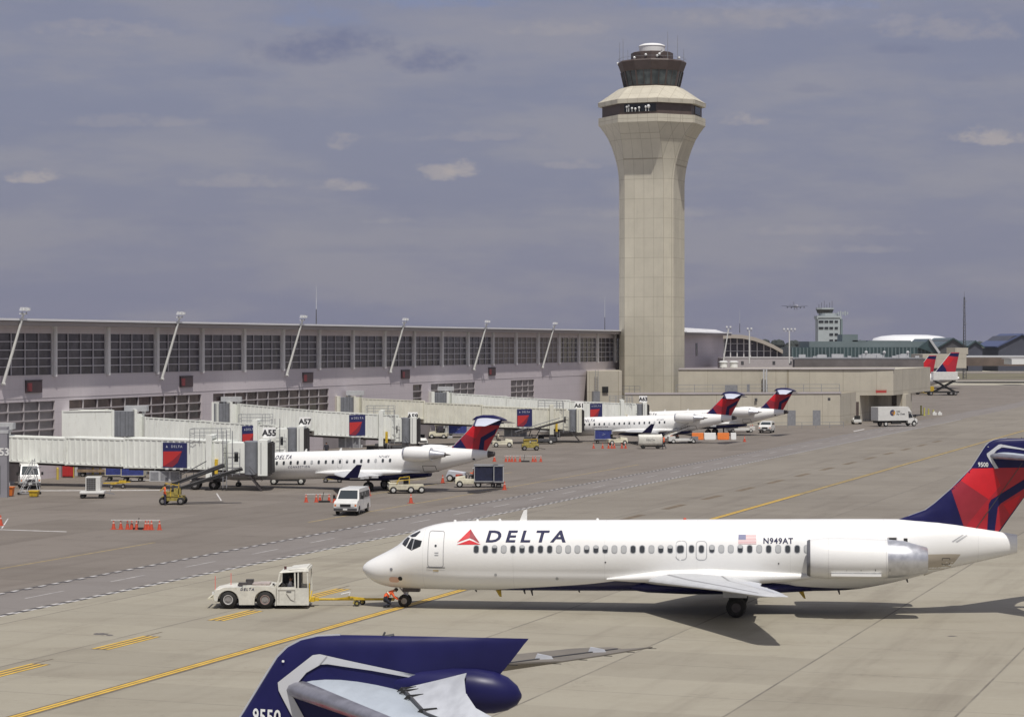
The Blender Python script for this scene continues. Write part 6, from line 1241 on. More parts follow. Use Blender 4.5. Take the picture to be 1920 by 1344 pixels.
def van(label, loc, rz, L_=5.6, Hh=2.1, suv=False, name='white_van', cat='van', group=None):
    t_ = thing(name, label, cat, loc, rz, group); hw = .98; f_ = L_/2; zb = .38
    roof_f = f_-1.55; ws = f_-.85
    prof = [(-f_, zb)]+arc_cut(0, 0, zb, .42, -f_+1.15)+arc_cut(0, 0, zb, .42, f_-.95)+[(f_-.05, zb), (f_, .75), (f_-.04, 1.02), (f_-.25, 1.16), (ws, 1.26), (roof_f, Hh-.06), (roof_f-.3, Hh), (-f_+.25, Hh), (-f_, Hh-.25)]
    wf = lambda z: lin([(0, hw-.03), (.8, hw), (1.2, hw-.02), (Hh, hw-.17)], z)
    body = pbody(prof, wf).build('body', VW, t_, smooth=25)
    e = .012
    def wsp(fy, f0): x = ws+(roof_f-ws)*f0; z = 1.26+(Hh-.06-1.26)*f0; return x, z
    a, b_ = wsp(0, .08), wsp(0, .92); MB().hexa([(a[0]+e, -wf(a[1])+.12, a[1]+e), (a[0]+e, wf(a[1])-.12, a[1]+e), (a[0]-.02, wf(a[1])-.12, a[1]-.02), (a[0]-.02, -wf(a[1])+.12, a[1]-.02), (b_[0]+e, -wf(b_[1])+.12, b_[1]+e), (b_[0]+e, wf(b_[1])-.12, b_[1]+e), (b_[0]-.02, wf(b_[1])-.12, b_[1]-.02), (b_[0]-.02, -wf(b_[1])+.12, b_[1]-.02)]).build('windshield', mat('windshield_glass', (.04, .05, .055), .06), t_, smooth=0)
    for k in (-.4, .45): MB().bb((ws-.05-.2, k-.14, 1.36), (ws-.02-.2, k+.14, 1.50)).build('dash_paper', LAMP, t_, smooth=0) if False else None
    for sd in (-1, 1):
        for x0, x1 in ((roof_f+.05, roof_f-.85), (roof_f-1.0, roof_f-2.1), (roof_f-2.25, -f_+.3)):
            z0, z1 = 1.32, Hh-.28; xa = x0+(.28 if x0 > roof_f else 0)
            MB().hexa([(xa, sd*(wf(z0)+e), z0), (x1, sd*(wf(z0)+e), z0), (x1, sd*(wf(z0)-.03), z0), (xa, sd*(wf(z0)-.03), z0), (x0, sd*(wf(z1)+e), z1), (x1, sd*(wf(z1)+e), z1), (x1, sd*(wf(z1)-.03), z1), (x0, sd*(wf(z1)-.03), z1)]).build('side_window', GLASSD, t_, smooth=0)
        MB().bb((f_-.02, sd*.60-.15, .76), (f_+.02, sd*.60+.15, .94)).build('headlight', LAMP, t_, smooth=0)
        MB().bb((f_-.02, sd*.84-.07, .78), (f_+.012, sd*.84+.07, .92)).build('indicator', ORGL, t_, smooth=0)
        MB().bar((ws-.35, sd*hw, 1.32), (ws-.30, sd*(hw+.22), 1.38), .05).box((ws-.30, sd*(hw+.20), 1.46), (.10, .20, .30)).build('mirror', BLACK, t_, smooth=0)
        MB().bb((-f_-.01, sd*.86-.05, .95), (-f_+.02, sd*.86+.05, 1.3)).build('tail_light', RED, t_, smooth=0)
        MB().bb((roof_f-.95, sd*(wf(1)+.004), .5), (roof_f-.93, sd*(wf(1)-.01), 1.3)).build('door_seam', LINE, t_, smooth=0)
    MB().bb((f_-.03, -.44, .72), (f_+.015, .44, .95)).build('grille', mat('grille_black', (.02, .02, .022), .4), t_, smooth=0)
    MB().bb((f_-.05, -.96, .44), (f_+.10, .96, .64)).build('bumper', GREYD, t_, smooth=0, bevel=.02)
    MB().bb((f_+.10, -.18, .47), (f_+.115, .18, .60)).build('number_plate', LAMP, t_, smooth=0)
    MB().bb((-f_-.08, -.9, .44), (-f_+.05, .9, .60)).build('rear_bumper', GREYD, t_, smooth=0)
    MB().bb((-f_+.3, -.8, .30), (f_-.3, .8, .5)).build('underbody', BLACK, t_, smooth=0)
    wheels(t_, [(f_-.95, -.84), (f_-.95, .84), (-f_+1.15, -.84), (-f_+1.15, .84)], .36, .24)
    return t_
van('white passenger van facing the camera in front of the nearest regional jet', G(661, 962), R(-98))
van('small white utility vehicle facing the camera beneath the farthest jet tail', G(1438, 811), R(-105), 4.7, 1.8, name='white_utility_vehicle', cat='utility vehicle')
# box truck
bt = thing('box_truck', 'white catering box truck with a round emblem in front of the driveway', 'truck', G(1678, 799), R(22))
MB().bb((-4.0, -1.2, 1.0), (1.9, 1.2, 3.35)).build('cargo_box', VW, bt, smooth=0, bevel=.03)
g = MB()
for k in range(2): g.bb((-4.02, -1.1+k*1.12, 1.1), (-4.005, -.02+k*1.12, 3.25))
g.build('rear_door', GREYL, bt, smooth=0)
MB().prism([(-1, 0), (1, 0), (1, .5), (-1, .5)], -.1, .1).build('x', VW, bt) if False else None
MB().hexa([(1.92, -1.15, 2.6), (2.7, -1.0, 2.35), (2.7, 1.0, 2.35), (1.92, 1.15, 2.6), (1.92, -1.15, 3.3), (2.1, -1.0, 3.3), (2.1, 1.0, 3.3), (1.92, 1.15, 3.3)]).build('wind_deflector', VW, bt, smooth=0)
cb = pbody([(1.95, .55), (2.6, .55)]+arc_cut(0, 0, .55, .45, 3.15)+[(3.75, .55), (3.8, 1.1), (3.65, 1.3), (3.0, 1.45), (2.65, 2.3), (1.95, 2.35)], lambda z: lin([(0, 1.05), (1.4, 1.05), (2.4, .9)], z)).build('cab', VW, bt, smooth=25)
MB().hexa([(3.0, -.9, 1.5), (3.0, .9, 1.5), (2.96, .9, 1.48), (2.96, -.9, 1.48), (2.70, -.8, 2.2), (2.70, .8, 2.2), (2.64, .8, 2.2), (2.64, -.8, 2.2)]).build('windshield', GLASSD, bt, smooth=0)
for sd in (-1, 1):
    MB().hexa([(2.1, sd*1.05, 1.5), (2.9, sd*1.05, 1.5), (2.9, sd*1.0, 1.5), (2.1, sd*1.0, 1.5), (2.1, sd*.95, 2.15), (2.62, sd*.95, 2.15), (2.62, sd*.9, 2.15), (2.1, sd*.9, 2.15)]).build('side_window', GLASSD, bt, smooth=0)
    MB().bar((3.1, sd*1.0, 1.6), (3.15, sd*1.35, 1.7), .06).bb((3.1, sd*1.28, 1.5), (3.2, sd*1.48, 2.0)).build('mirror', BLACK, bt, smooth=0)
    MB().bb((3.76, sd*.78-.12, .85), (3.82, sd*.78+.12, 1.02)).build('headlight', LAMP, bt, smooth=0)
MB().bb((3.7, -1, .42), (3.9, 1, .62)).build('bumper', GREYD, bt, smooth=0)
MB().bb((-4, -.5, .62), (3.5, .5, .98)).bb((-1.2, -1.1, .45), (.6, -.6, .95)).build('chassis', BLACK, bt, smooth=0)
wheels(bt, [(3.15, -.95), (3.15, .95), (-2.4, -.95), (-2.4, .95)], .45, .28, RIMW)
MB().cyl((-1.2, -1.215, 2.35), (-1.2, -1.205, 2.35), .52, n=28).build('emblem_disc', mat('emblem_navy', (.04, .05, .12), .5), bt)
decal('emblem_swoosh', [[(.05, -.5), (.45, -.25), (.5, .1), (.2, .45), (.25, 0)]], lambda a, b_: (-1.2+a, -1.225, 2.35+b_), mat('emblem_orange', (.7, .35, .04), .5), bt)
decal('emblem_spot', [[(-.25, -.1), (0, -.25), (.2, 0), (0, .2), (-.2, .15)]], lambda a, b_: (-1.2+a, -1.226, 2.35+b_), mat('emblem_brown', (.3, .16, .08), .5), bt)
lettering('LSG', .42, GREYD, bt, (-.45, -1.215, 2.42), center=False, bold=.01); lettering('Sky Chefs', .42, GREYD, bt, (-.45, -1.215, 1.98), center=False, bold=.01)
# the tow tractor
tt = thing('tow_tractor', 'white aircraft tow tractor with an open backed cab, hitched to the yellow tow bar', 'tow tractor', G(492, 1136.5)); 
tprof = [(-2.42, .42), (-2.38, .85), (-2.2, .98)]+[(-1.68+.62*math.cos(math.pi*(1-k/10)), .50+.64*math.sin(math.pi*k/10)) for k in range(2, 9)]
top_ = [(-2.44, .40), (-2.44, .86), (-2.22, 1.0), (-1.9, 1.13), (-1.5, 1.15), (-.9, 1.12), (-.2, 1.22), (.3, 1.22), (.62, 1.16), (.85, 1.16), (.85, .30), (.86, .18)]
low_ = [(.78, .18)]+[(.27+.56*math.cos(math.pi*k/10), .47+.52*math.sin(math.pi*k/10)) for k in range(0, 11)]+[(-.30, .22), (-1.10, .22)]+[(-1.68+.56*math.cos(math.pi*k/10), .47+.52*math.sin(math.pi*k/10)) for k in range(0, 11)]+[(-2.26, .40)]
pf = top_+low_
for y0_, y1_ in ((-1.18, -1.02), (1.02, 1.18)): MB().prism(pf, y0_, y1_).build('side_panel', TUGW, tt, smooth=25)
MB().bb((-2.42, -1.015, .55), (.84, 1.015, 1.0)).bb((-.95, -.85, 1.0), (.7, .85, 1.20)).hexa([(-2.40, -1.0, 1.0), (-1, -1.0, 1.0), (-1, 1.0, 1.0), (-2.40, 1.0, 1.0), (-2.1, -.95, 1.08), (-1, -.95, 1.12), (-1, .95, 1.12), (-2.1, .95, 1.08)]).build('hood', TUGW, tt, smooth=0)
MB().bb((-2.4, -.9, .35), (2.4, .9, .54)).build('chassis', BLACK, tt, smooth=0)
MB().bb((-2.52, -1.0, .42), (-2.445, 1.0, .72)).bar((-2.5, -.9, .55), (-2.75, -.9, .50), .08).bar((-2.5, .9, .55), (-2.75, .9, .50), .08).bar((-2.75, -.95, .50), (-2.75, .95, .50), .10).build('bumper', CREAM, tt, smooth=0)
for sd in (-1, 1): MB().bb((-2.56, sd*.85-.1, .74), (-2.45, sd*.85+.1, .88)).build('headlight', LAMP, tt, smooth=0)
wheels(tt, [(-1.68, -.98), (-1.68, .98), (.27, -.98), (.27, .98)], .49, .40, RIMM)
for x_ in (-1.68, .27): 
    g = MB(); g.torus((x_, -1.165, .49), .24, .035, nu=20); g.build('rim_ring', mat('rim_pale', (.5, .49, .47), .6, var=.2, vs=6) if x_ < 0 else mat('rim_rust', (.30, .22, .20), .7, var=.2, vs=6), tt)
cabp = MB()                                                            # cab shell, open at the back
cabp.bb((.88, -1.17, .20), (2.58, -1.09, 1.10)); cabp.bb((.88, 1.09, .20), (2.58, 1.17, 1.10)); cabp.bb((.86, -1.085, .20), (.93, 1.085, 1.10)); cabp.bb((.94, -1.085, .20), (2.56, 1.085, .34))
cabp.build('cab_body', TUGW, tt, smooth=0)
rp = MB()
for sd in (-1, 1):
    yy = sd*1.12
    rp.bar((.90, yy, 1.1), (1.06, yy, 1.92), .09).bar((1.86, yy, 1.1), (1.84, yy, 1.95), .08).bar((2.02, yy, 1.1), (2.02, yy, 2.0), .07).bar((2.54, yy, 1.1), (2.50, yy, 2.06), .06)
    rp.bar((.96, yy, 1.12), (1.88, yy, 1.12), .07)
rp.bar((.90, -1.1, 1.15), (.90, 1.1, 1.15), .08).bar((.80, -1.12, 1.16), (1.0, -1.12, 1.60), .06); rp.build('cab_post', TUGW, tt, smooth=0)
MB().hexa([(1.0, -1.19, 1.90), (2.58, -1.19, 1.98), (2.58, 1.19, 1.98), (1.0, 1.19, 1.90), (1.1, -1.12, 1.99), (2.56, -1.14, 2.13), (2.56, 1.14, 2.13), (1.1, 1.12, 1.99)]).build('cab_roof', TUGW, tt, smooth=0, bevel=.02)
MB().hexa([(1.5, -1.10, 2.06), (2.5, -1.10, 2.13), (2.5, 1.1, 2.13), (1.5, 1.1, 2.06), (1.6, -1.0, 2.11), (2.5, -1.02, 2.20), (2.5, 1.02, 2.20), (1.6, 1.0, 2.11)]).build('roof_cap', TUGW, tt, smooth=0)
MB().bb((.97, 1.0, 1.15), (2.0, 1.04, 1.88)).bb((1.9, -.2, .9), (2.0, .9, 1.85)).build('cab_interior', BLACK, tt, smooth=0)
MB().bb((1.35, -.75, .34), (1.85, .1, .82)).bb((1.80, -.75, .82), (1.92, .1, 1.35)).build('seat', BLACK, tt, smooth=0, bevel=.03)
MB().torus((1.15, -.35, 1.15), .16, .02, nu=16, nv=6).bar((1.15, -.35, 1.15), (1.05, -.35, .8), .04).build('steering_wheel', BLACK, tt)
g = MB(); g.bb((.95, -1.185, .98), (1.86, -1.172, 1.0)).bb((1.0, -1.185, .34), (1.015, -1.172, .98)).bb((1.84, -1.185, .34), (1.855, -1.172, 1.0)).bar((1.40, -1.185, .82), (1.62, -1.185, .50), .02).bar((1.62, -1.185, .50), (1.8, -1.185, .42), .02); g.build('door_seam', mat('dirty_line', (.12, .10, .09), .7), tt, smooth=0)
MB().bb((1.40, -1.20, .90), (1.66, -1.175, .94)).build('door_handle', GREYD, tt, smooth=0)
MB().cyl((.66, -.6, 1.20), (.66, -.6, 1.30), .06, n=10).bar((-1.2, -.5, 1.25), (-.75, -.5, 1.25), .30, .16).bar((-1.25, -.55, 1.20), (-.2, -.5, 1.24), .10).bb((-.9, .1, 1.15), (-.5, .5, 1.42)).build('engine_parts', DMETAL, tt, smooth=0)
MB().bb((-.45, -.75, 1.203), (.45, .3, 1.30)).build('hood_louver', mat('worn_hood', (.42, .36, .33), .7, var=.3, vs=4), tt, smooth=0)
MB().cyl((1.25, -.2, 2.0), (1.25, -.2, 2.16), .07, n=10).build('beacon', mat('beacon_dark', (.08, .03, .03), .4), tt)
lettering('DELTA', .19, LETTER, tt, (-1.04, -1.19, .98), spacing=1.4, shear=.2, bold=.006, center=False)
for x_, y_ in ((-2.40, -.9), (-1.75, .6)): MB().cyl((x_, y_, .95), (x_, y_, 1.72), .02, n=6).build('flag_whip', mat('whip_pink', (.75, .18, .15), .6), tt)
MB().bb((2.58, -.3, .28), (2.80, .3, .50)).bar((2.58, -.7, .35), (2.58, .7, .75), .06).build('hitch', YEL, tt, smooth=0)
MB().bar((2.56, -.9, .36), (2.60, -.9, 1.0), .05).bar((2.56, -.5, .4), (2.56, -.5, 1.3), .04).build('grab_rail', YEL, tt, smooth=0)
person('driver in a white shirt sitting in the cab of the tow tractor', G(492, 1136.5)+Vector((1.52, -.35, .75)), 0.0, 'sit', SHIRT, TROU, None, 1.0)
# tow bar
tb = thing('tow_bar', 'yellow tow bar between the tractor and the nose wheel', 'tow bar', G(640, 1135))
sc2 = 35.1; X_ = lambda px: (px-640)/sc2
MB().cyl((X_(590), .0, .34), (X_(735), .1, .34), .065, n=10).bar((X_(652), .05, .46), (X_(685), .05, .36), .10).bar((X_(628), 0, .36), (X_(662), 0, .46), .08).build('bar', YEL, tb)
MB().bar((X_(582), 0, .34), (X_(598), 0, .34), .26, .16).build('hitch_eye', YEL, tb, smooth=0)
MB().bar((X_(724), -.2, .36), (X_(724), .35, .36), .12, .12).bar((X_(724), -.2, .36), (X_(740), -.25, .34), .08).bar((X_(724), .35, .36), (X_(740), .35, .34), .08).build('tow_head', YEL, tb, smooth=0)
MB().bar((X_(664), -.35, .18), (X_(664), .4, .18), .08).bar((X_(672), 0, .2), (X_(656), 0, .42), .07).build('axle', DYEL, tb, smooth=0)
wheels(tb, [(X_(670), -.30), (X_(679), .35)], .16, .12, DYEL)
MB().cyl((X_(640), -.1, .62), (X_(657), -.1, .74), .03, n=8).cyl((X_(655), -.1, .56), (X_(657), -.1, .74), .03, n=6).build('handle', LAMP, tb)
person('ground worker in an orange shirt crouching beside the nose wheel of the large jet', G(725, 1139), R(8), 'crouch', VEST, TROU, None, 1.05)
MB_ = None
# ---- small ramp vehicles
def tug(label, loc, rz, m=CREAM, canopy=True, name='baggage_tug', driver=None, group='baggage tugs on the apron'):
    t_ = thing(name, label, 'baggage tug', loc, rz, group)
    MB().hexa([(-1.35, -.7, .35), (1.4, -.7, .35), (1.4, .7, .35), (-1.35, .7, .35), (-1.35, -.68, .85), (1.4, -.6, .80), (1.4, .6, .80), (-1.35, .68, .85)]).hexa([(.35, -.6, .80), (1.38, -.55, .79), (1.38, .55, .79), (.35, .6, .80), (.42, -.52, 1.12), (1.25, -.46, 1.02), (1.25, .46, 1.02), (.42, .52, 1.12)]).build('body', m, t_, smooth=0, bevel=.03)
    MB().bb((-.75, -.5, .86), (-.2, .5, 1.05)).bb((-.85, -.5, 1.05), (-.72, .5, 1.5)).build('seat', BLACK, t_, smooth=0)
    MB().torus((.22, -.2, 1.25), .15, .02, nu=14, nv=6).bar((.22, -.2, 1.25), (.4, -.2, 1.0), .04).build('steering_wheel', BLACK, t_)
    wheels(t_, [(.95, -.62), (.95, .62), (-.85, -.62), (-.85, .62)], .34, .22, RIMW)
    MB().bb((1.38, -.5, .55), (1.46, .5, .7)).build('bumper', BLACK, t_, smooth=0)
    for sd in (-1, 1): MB().cyl((1.26, sd*.4, .9), (1.34, sd*.4, .9), .09, n=10).build('headlight', LAMP, t_)
    if canopy:
        g = MB()
        for x_ in (-1.2, .4):
            for sd in (-1, 1): g.bar((x_, sd*.55, .85), (x_, sd*.55, 1.95), .06)
        g.build('canopy_post', m, t_, smooth=0); MB().bb((-1.35, -.68, 1.95), (.6, .68, 2.03)).build('canopy', m, t_, smooth=0)
        MB().bb((.41, -.5, 1.15), (.43, .5, 1.9)).build('windshield', GLASSD, t_, smooth=0)
    if driver: person(driver[0], Vector(loc)+Vector((-.45*math.cos(rz), -.45*math.sin(rz), 1.0)), rz, 'sit', driver[1], TROU, driver[2])
    return t_
def cart(label, loc, rz, m=CLOTHB, L_=2.8, Hh=1.95, frame=GREYL, group='canvas covered baggage carts', logo=False):
    t_ = thing('baggage_cart', label, 'baggage cart', loc, rz, group); hl_ = L_/2
    MB().bb((-hl_, -.75, .42), (hl_, .75, .56)).build('deck', DMETAL, t_, smooth=0)
    g = MB()
    for x_ in (-hl_+.04, hl_-.04):
        for sd in (-1, 1): g.bar((x_, sd*.73, .56), (x_, sd*.73, Hh), .07)
        g.bar((x_, -.73, Hh-.03), (x_, .73, Hh-.03), .07)
    for sd in (-1, 1): g.bar((-hl_, sd*.73, Hh-.03), (hl_, sd*.73, Hh-.03), .07).bar((-hl_, sd*.745, .60), (hl_, sd*.745, .60), .07)
    g.build('frame', frame, t_, smooth=0)
    for sd in (-1, 1):
        n_ = 18; g = MB(); rr2 = random.Random(3); zs = (.62, 1.1, 1.6, Hh-.08)
        g.loft([[(-hl_+.1+(L_-.2)*k/n_, sd*(.70+.022*math.sin(k*1.9+z)+.012*math.sin(k*.7)), z) for k in range(n_+1)]+[(-hl_+.1+(L_-.2)*k/n_, sd*.66, z) for k in range(n_, -1, -1)] for z in zs]); cu = g.build('curtain', m, t_, smooth=60)
        if logo: decal('curtain_mark', [[(-.25, -.12), (.3, .05), (.22, .12), (-.05, .02)], [(-.1, .1), (.1, .18), (.06, .22), (-.12, .16)]], lambda a, b_: (a, sd*.745, 1.25+b_), mat('canvas_mark', (.25, .28, .45), .8), cu)
    MB().bb((-hl_-.03, -.77, Hh), (hl_+.03, .77, Hh+.06)).build('roof', frame if m != CLOTHD else GREYM, t_, smooth=0)
    wheels(t_, [(hl_-.45, -.6), (hl_-.45, .6), (-hl_+.45, -.6), (-hl_+.45, .6)], .22, .16)
    MB().bar((hl_, 0, .4), (hl_+.7, 0, .3), .07).build('drawbar', DMETAL, t_, smooth=0)
    return t_
def belt_loader(label, loc, rz, m=CREAM, L_=7.0, ang=14, belt=BLACK, piv=-1.2, z0=1.05, name='belt_loader', driver=None, stripes=False):
    t_ = thing(name, label, 'belt loader', loc, rz, 'belt loaders on the apron')
    MB().bb((-2.2, -.85, .35), (2.2, .85, .72)).bb((-2.2, -.85, .72), (-1.2, -.1, 1.05)).bb((1.3, -.85, .72), (2.2, -.2, .98)).build('chassis', m, t_, smooth=0, bevel=.03)
    a = R(ang); ca, sa = math.cos(a), math.sin(a); p0 = Vector((piv-L_*.35*ca, .15, z0-L_*.0*sa)); p1 = p0+Vector((L_*ca, 0, L_*sa))
    cv = MB().bar(p0, p1, .95, .18).build('conveyor', m if stripes else DMETAL, t_, smooth=0)
    MB().bar(p0+Vector((.1, 0, .11)), p1+Vector((-.1, 0, .11)), .72, .05).build('belt', belt, cv, smooth=0)
    g = MB()
    for sd in (-.46, .46): g.bar(p0+Vector((.2, sd, .42)), p1+Vector((-.6, sd, .42)), .05)
    for k in range(8):
        f_ = .05+.12*k; g.bar(p0+(p1-p0)*f_+Vector((0, -.46, .05)), p0+(p1-p0)*f_+Vector((0, -.46, .42)), .04)
    g.build('hand_rail', GREYM, cv, smooth=0)
    g = MB(); q1 = p0+(p1-p0)*.35; q2 = p0+(p1-p0)*.55; g.bar((q1.x-.4, .15, .7), q1, .12).bar((q2.x-.9, .15, .7), q2, .12); g.build('lift_arm', DMETAL, t_, smooth=0)
    MB().bb((-1.1, -.75, .73), (-.6, -.25, 1.0)).bb((-1.2, -.75, 1.0), (-1.08, -.25, 1.4)).build('seat', BLACK, t_, smooth=0)
    wheels(t_, [(1.5, -.75), (1.5, .75), (-1.5, -.75), (-1.5, .75)], .34, .22, RIMW)
    if driver: person(driver[0], Vector(loc)+Matrix.Rotation(rz, 3, 'Z') @ Vector((-.75, -.5, .95)), rz, 'sit', driver[1], TROU, driver[2])
    return t_
# around the nearest gate
def cone(label, px, py, group, s_=1.0, rnd=random.Random(2)):
    global CONE
    if 'CONE' not in globals():
        g = MB().box((0, 0, .02), (.42, .42, .04)).cyl((0, 0, .04), (0, 0, .90), .17, .035, 14); CONE = g.build('traffic_cone', ORG)
        MB().cyl((0, 0, .58), (0, 0, .70), .094, .075, 14).build('reflective_collar', mat('collar_pale', (.62, .42, .36), .5), CONE)
        c_ = CONE
    else: c_ = copy_tree(CONE)
    c_.location = G(px, py); c_.rotation_euler = (0, 0, rnd.uniform(0, 3)); c_.scale = (s_*.95, s_*.95, s_*.78); tag(c_, label, 'traffic cone', group); return c_
rows = [('orange traffic cone in the long row on the open apron at the lower left', 'cones in the lower left row', [(213, 992), (226.5, 992), (239, 992), (247, 992), (256, 992.5), (273, 993), (278, 993), (284, 993), (299, 993)]),
        ('orange traffic cone in the short row just left of the white van', 'cones left of the white van', [(574, 941), (593, 941), (600, 941), (617, 941), (627, 942), (633, 942)]),
        ('orange traffic cone in the row behind the tail of the nearest regional jet', 'cones behind the nearest jet tail', [(948.5, 865.5), (955, 865.5), (960, 865.5), (966, 865.5), (975, 865.5), (999, 865.5), (1004, 865.5), (1014, 865.5)]),
        ('orange traffic cone in the row below the blue cart by the middle regional jet', 'cones by the middle jet', [(1113, 840.5), (1130, 840.5), (1141, 840.5), (1147, 840.5), (1152, 840.5), (1166, 840.5), (1173, 840.5)])]
for lab, gr, pts in rows:
    for p in pts: cone(lab, p[0], p[1], gr)
for px, py, lab in ((770.5, 943, 'single orange traffic cone standing alone on open apron right of the white van'), (691.5, 929, 'orange traffic cone by the main wheel of the nearest jet'), (830, 905, 'orange traffic cone left of the small silver stair cart'), (946, 918, 'orange traffic cone at the rear end of the navy canvas carts'),
                    (927, 865, 'orange traffic cone under the tail cone of the nearest regional jet'), (1396, 828, 'orange traffic cone on the apron beneath the tail of the farthest jet'), (1407, 806, 'pair member of orange cones left of the white utility vehicle, nearer one'), (1411, 805, 'pair member of orange cones left of the white utility vehicle, farther one'), (1, 985, 'orange traffic cone cut by the left frame edge')):
    cone(lab, px, py, 'single traffic cones', 1.15)
for lab, pa, pb in (('low pale cone bar laid across the tops of the lower left cones', (208, 992), (300, 993)), ('low pale cone bar across the cones left of the white van', (572, 941), (620, 941)), ('low pale cone bar across the cones behind the nearest jet tail', (946, 865.5), (1016, 865.5))):
    A_, B_ = G(*pa), G(*pb); o = MB().bar((0, 0, .70), (B_.x-A_.x, B_.y-A_.y, .72), .05, .07).build('cone_bar', mat('bar_pale', (.62, .60, .57), .6, var=.2, vs=3), smooth=0, loc=A_); tag(o, lab, 'cone bar', 'cone bars')
for lab, px, py in (('small black wheel stop lying among the lower left cones', 262, 992.5), ('small black wheel stop lying among the cones left of the white van', 608, 941.5), ('small black wheel stop lying among the cones behind the nearest jet tail', 985, 865.8)):
    o = MB().bb((-.5, -.12, 0), (.5, .12, .16)).bar((-.2, 0, .1), (-.05, 0, .9), .05).build('wheel_stop', BLACK, smooth=0, loc=G(px, py)); tag(o, lab, 'wheel stop', 'wheel stops')
# air cart
ac = thing('air_conditioning_cart', 'white wheeled air unit with a dark louvred front, alone at the left', 'ground air unit', G(171, 934)+Vector((0, .5, 0)), R(4)); w_ = 14.53/289*1.0
bd = MB().bb((-1.05, -.9, .38), (1.15, .9, .66)).build('skirt', VW, ac, smooth=0, bevel=.08)
MB().bb((-.55, -.6, .66), (.80, .7, 1.95)).build('housing', VW, ac, smooth=0, bevel=.03)
g = MB().bb((-.45, -.63, .72), (.38, -.604, 1.85)).build('louvre', mat('louvre_dark', (.07, .065, .06), .7), ac, smooth=0)
l_ = MB()
for k in range(6): l_.bb((-.45, -.645, .82+k*.18), (.38, -.632, .85+k*.18))
for k in range(3): l_.bb((-.28+k*.22, -.65, .72), (-.26+k*.22, -.632, 1.85))
l_.build('slat', GREYM, g, smooth=0)
wheels(ac, [(-.8, -.7), (-.8, .7), (.85, -.7), (.85, .7)], .22, .18, BLACK); MB().bar((1.15, 0, .5), (2.0, .1, .35), .08).bar((1.5, .2, .3), (1.7, .2, 1.0), .06).build('drawbar', GREYM, ac, smooth=0)
# left edge group
van('white van parked behind the steel step ladder at the far left', G(44, 917)+Vector((0, 2.5, 0)), R(-75), 5.4, 2.3)
sl2 = thing('step_ladder', 'grey steel maintenance steps on castors at the far left', 'steps', G(55, 927)); g = MB()
for k in range(8): g.bb((-.9+k*.16, -.45, .25+k*.28), (-.6+k*.16, .45, .29+k*.28))
for sd in (-.47, .47):
    g.bar((-.95, sd, .15), (.4, sd, 2.5), .06).bar((.4, sd, 2.5), (.95, sd, .15), .06).bar((-.3, sd, .15), (.5, sd, 1.6), .05).bar((.4, sd, 2.5), (1.0, sd, 2.5), .05).bar((-.9, sd, 1.0), (.4, sd, 3.3), .05).bar((.4, sd, 2.5), (.4, sd, 3.3), .05).bar((-.95, sd, .15), (.95, sd, .15), .06)
g.build('frame', GREYL, sl2, smooth=0); wheels(sl2, [(-.9, -.47), (-.9, .47), (.9, -.47), (.9, .47)], .13, .09, BLACK)
MB().bb((.2, -.45, 2.5), (1.0, .45, 2.56)).build('platform', GREYM, sl2, smooth=0)
def tub(label, px, py, m, w_, h_, name='chock_bin', cat='bin'):
    t_ = thing(name, label, cat, G(px, py)); MB().hexa([(-w_/2*.85, -.4, .05), (w_/2*.85, -.4, .05), (w_/2*.85, .4, .05), (-w_/2*.85, .4, .05), (-w_/2, -.48, h_), (w_/2, -.48, h_), (w_/2, .48, h_), (-w_/2, .48, h_)]).build('bin_body', m, t_, smooth=0, bevel=.03)
    MB().bb((-w_/2-.05, -.53, h_), (w_/2+.05, .53, h_+.07)).build('rim_lip', m, t_, smooth=0); return t_
tub('bright orange plastic bin at the left edge under the bridge leg', 14, 930, ORGL, 1.15, .8); tub('yellow chock box at the foot of the steel steps', 64, 931, YEL, .8, .5, 'chock_box', 'box'); 
# bollards and small things under the bridges
for i, (px, py, lab) in enumerate(((92, 893, 'first short yellow bollard from the left before the concourse'), (108, 899, 'yellow bollard nearest the red cabinet, on its left'), (137, 895, 'yellow bollard right beside the red cabinet'), (174, 889, 'left yellow bollard of the pair by the dark doorway'), (188, 889, 'right yellow bollard of the pair by the dark doorway'))):
    t_ = MB().cyl((0, 0, 0), (0, 0, 1.15), .13, n=12).ball((0, 0, 1.15), .13, nu=12, nv=6).build('bollard', mat('bollard_yellow', (.55, .42, .08), .6), loc=G(px, py)); tag(t_, lab, 'bollard', 'yellow bollards by the concourse')
rb = thing('red_cabinet', 'red fire equipment cabinet against the concourse wall', 'cabinet', G(128, 895)); MB().bb((-.55, -.4, .1), (.55, .4, 1.6)).build('cabinet_body', mat('cabinet_red', (.5, .03, .03), .5), rb, smooth=0, bevel=.04); MB().bb((-.5, -.43, .2), (-.02, -.404, 1.5)).bb((.02, -.43, .2), (.5, -.404, 1.5)).build('door', mat('cabinet_red2', (.42, .025, .025), .5), rb, smooth=0)
dl = thing('flat_dolly', 'low rusty flat dolly under the second bridge', 'dolly', G(185, 893), R(4)); MB().bb((-2.2, -.8, .5), (2.2, .8, .62)).bb((-2.2, -.8, .62), (2.2, -.72, .8)).build('deck', mat('rust_deck', (.28, .20, .13), .8, var=.3, vs=3), dl, smooth=0); wheels(dl, [(-1.6, -.6), (-1.6, .6), (1.6, -.6), (1.6, .6)], .25, .15)
cart('blue canvas baggage cart under the nearest bridge, left one', G(222, 901), R(4), CLOTHB, 2.6, 2.1, CREAM, logo=False); cart('blue canvas baggage cart under the nearest bridge, right one', G(250, 902), R(4), CLOTHB, 2.4, 2.0, CREAM)
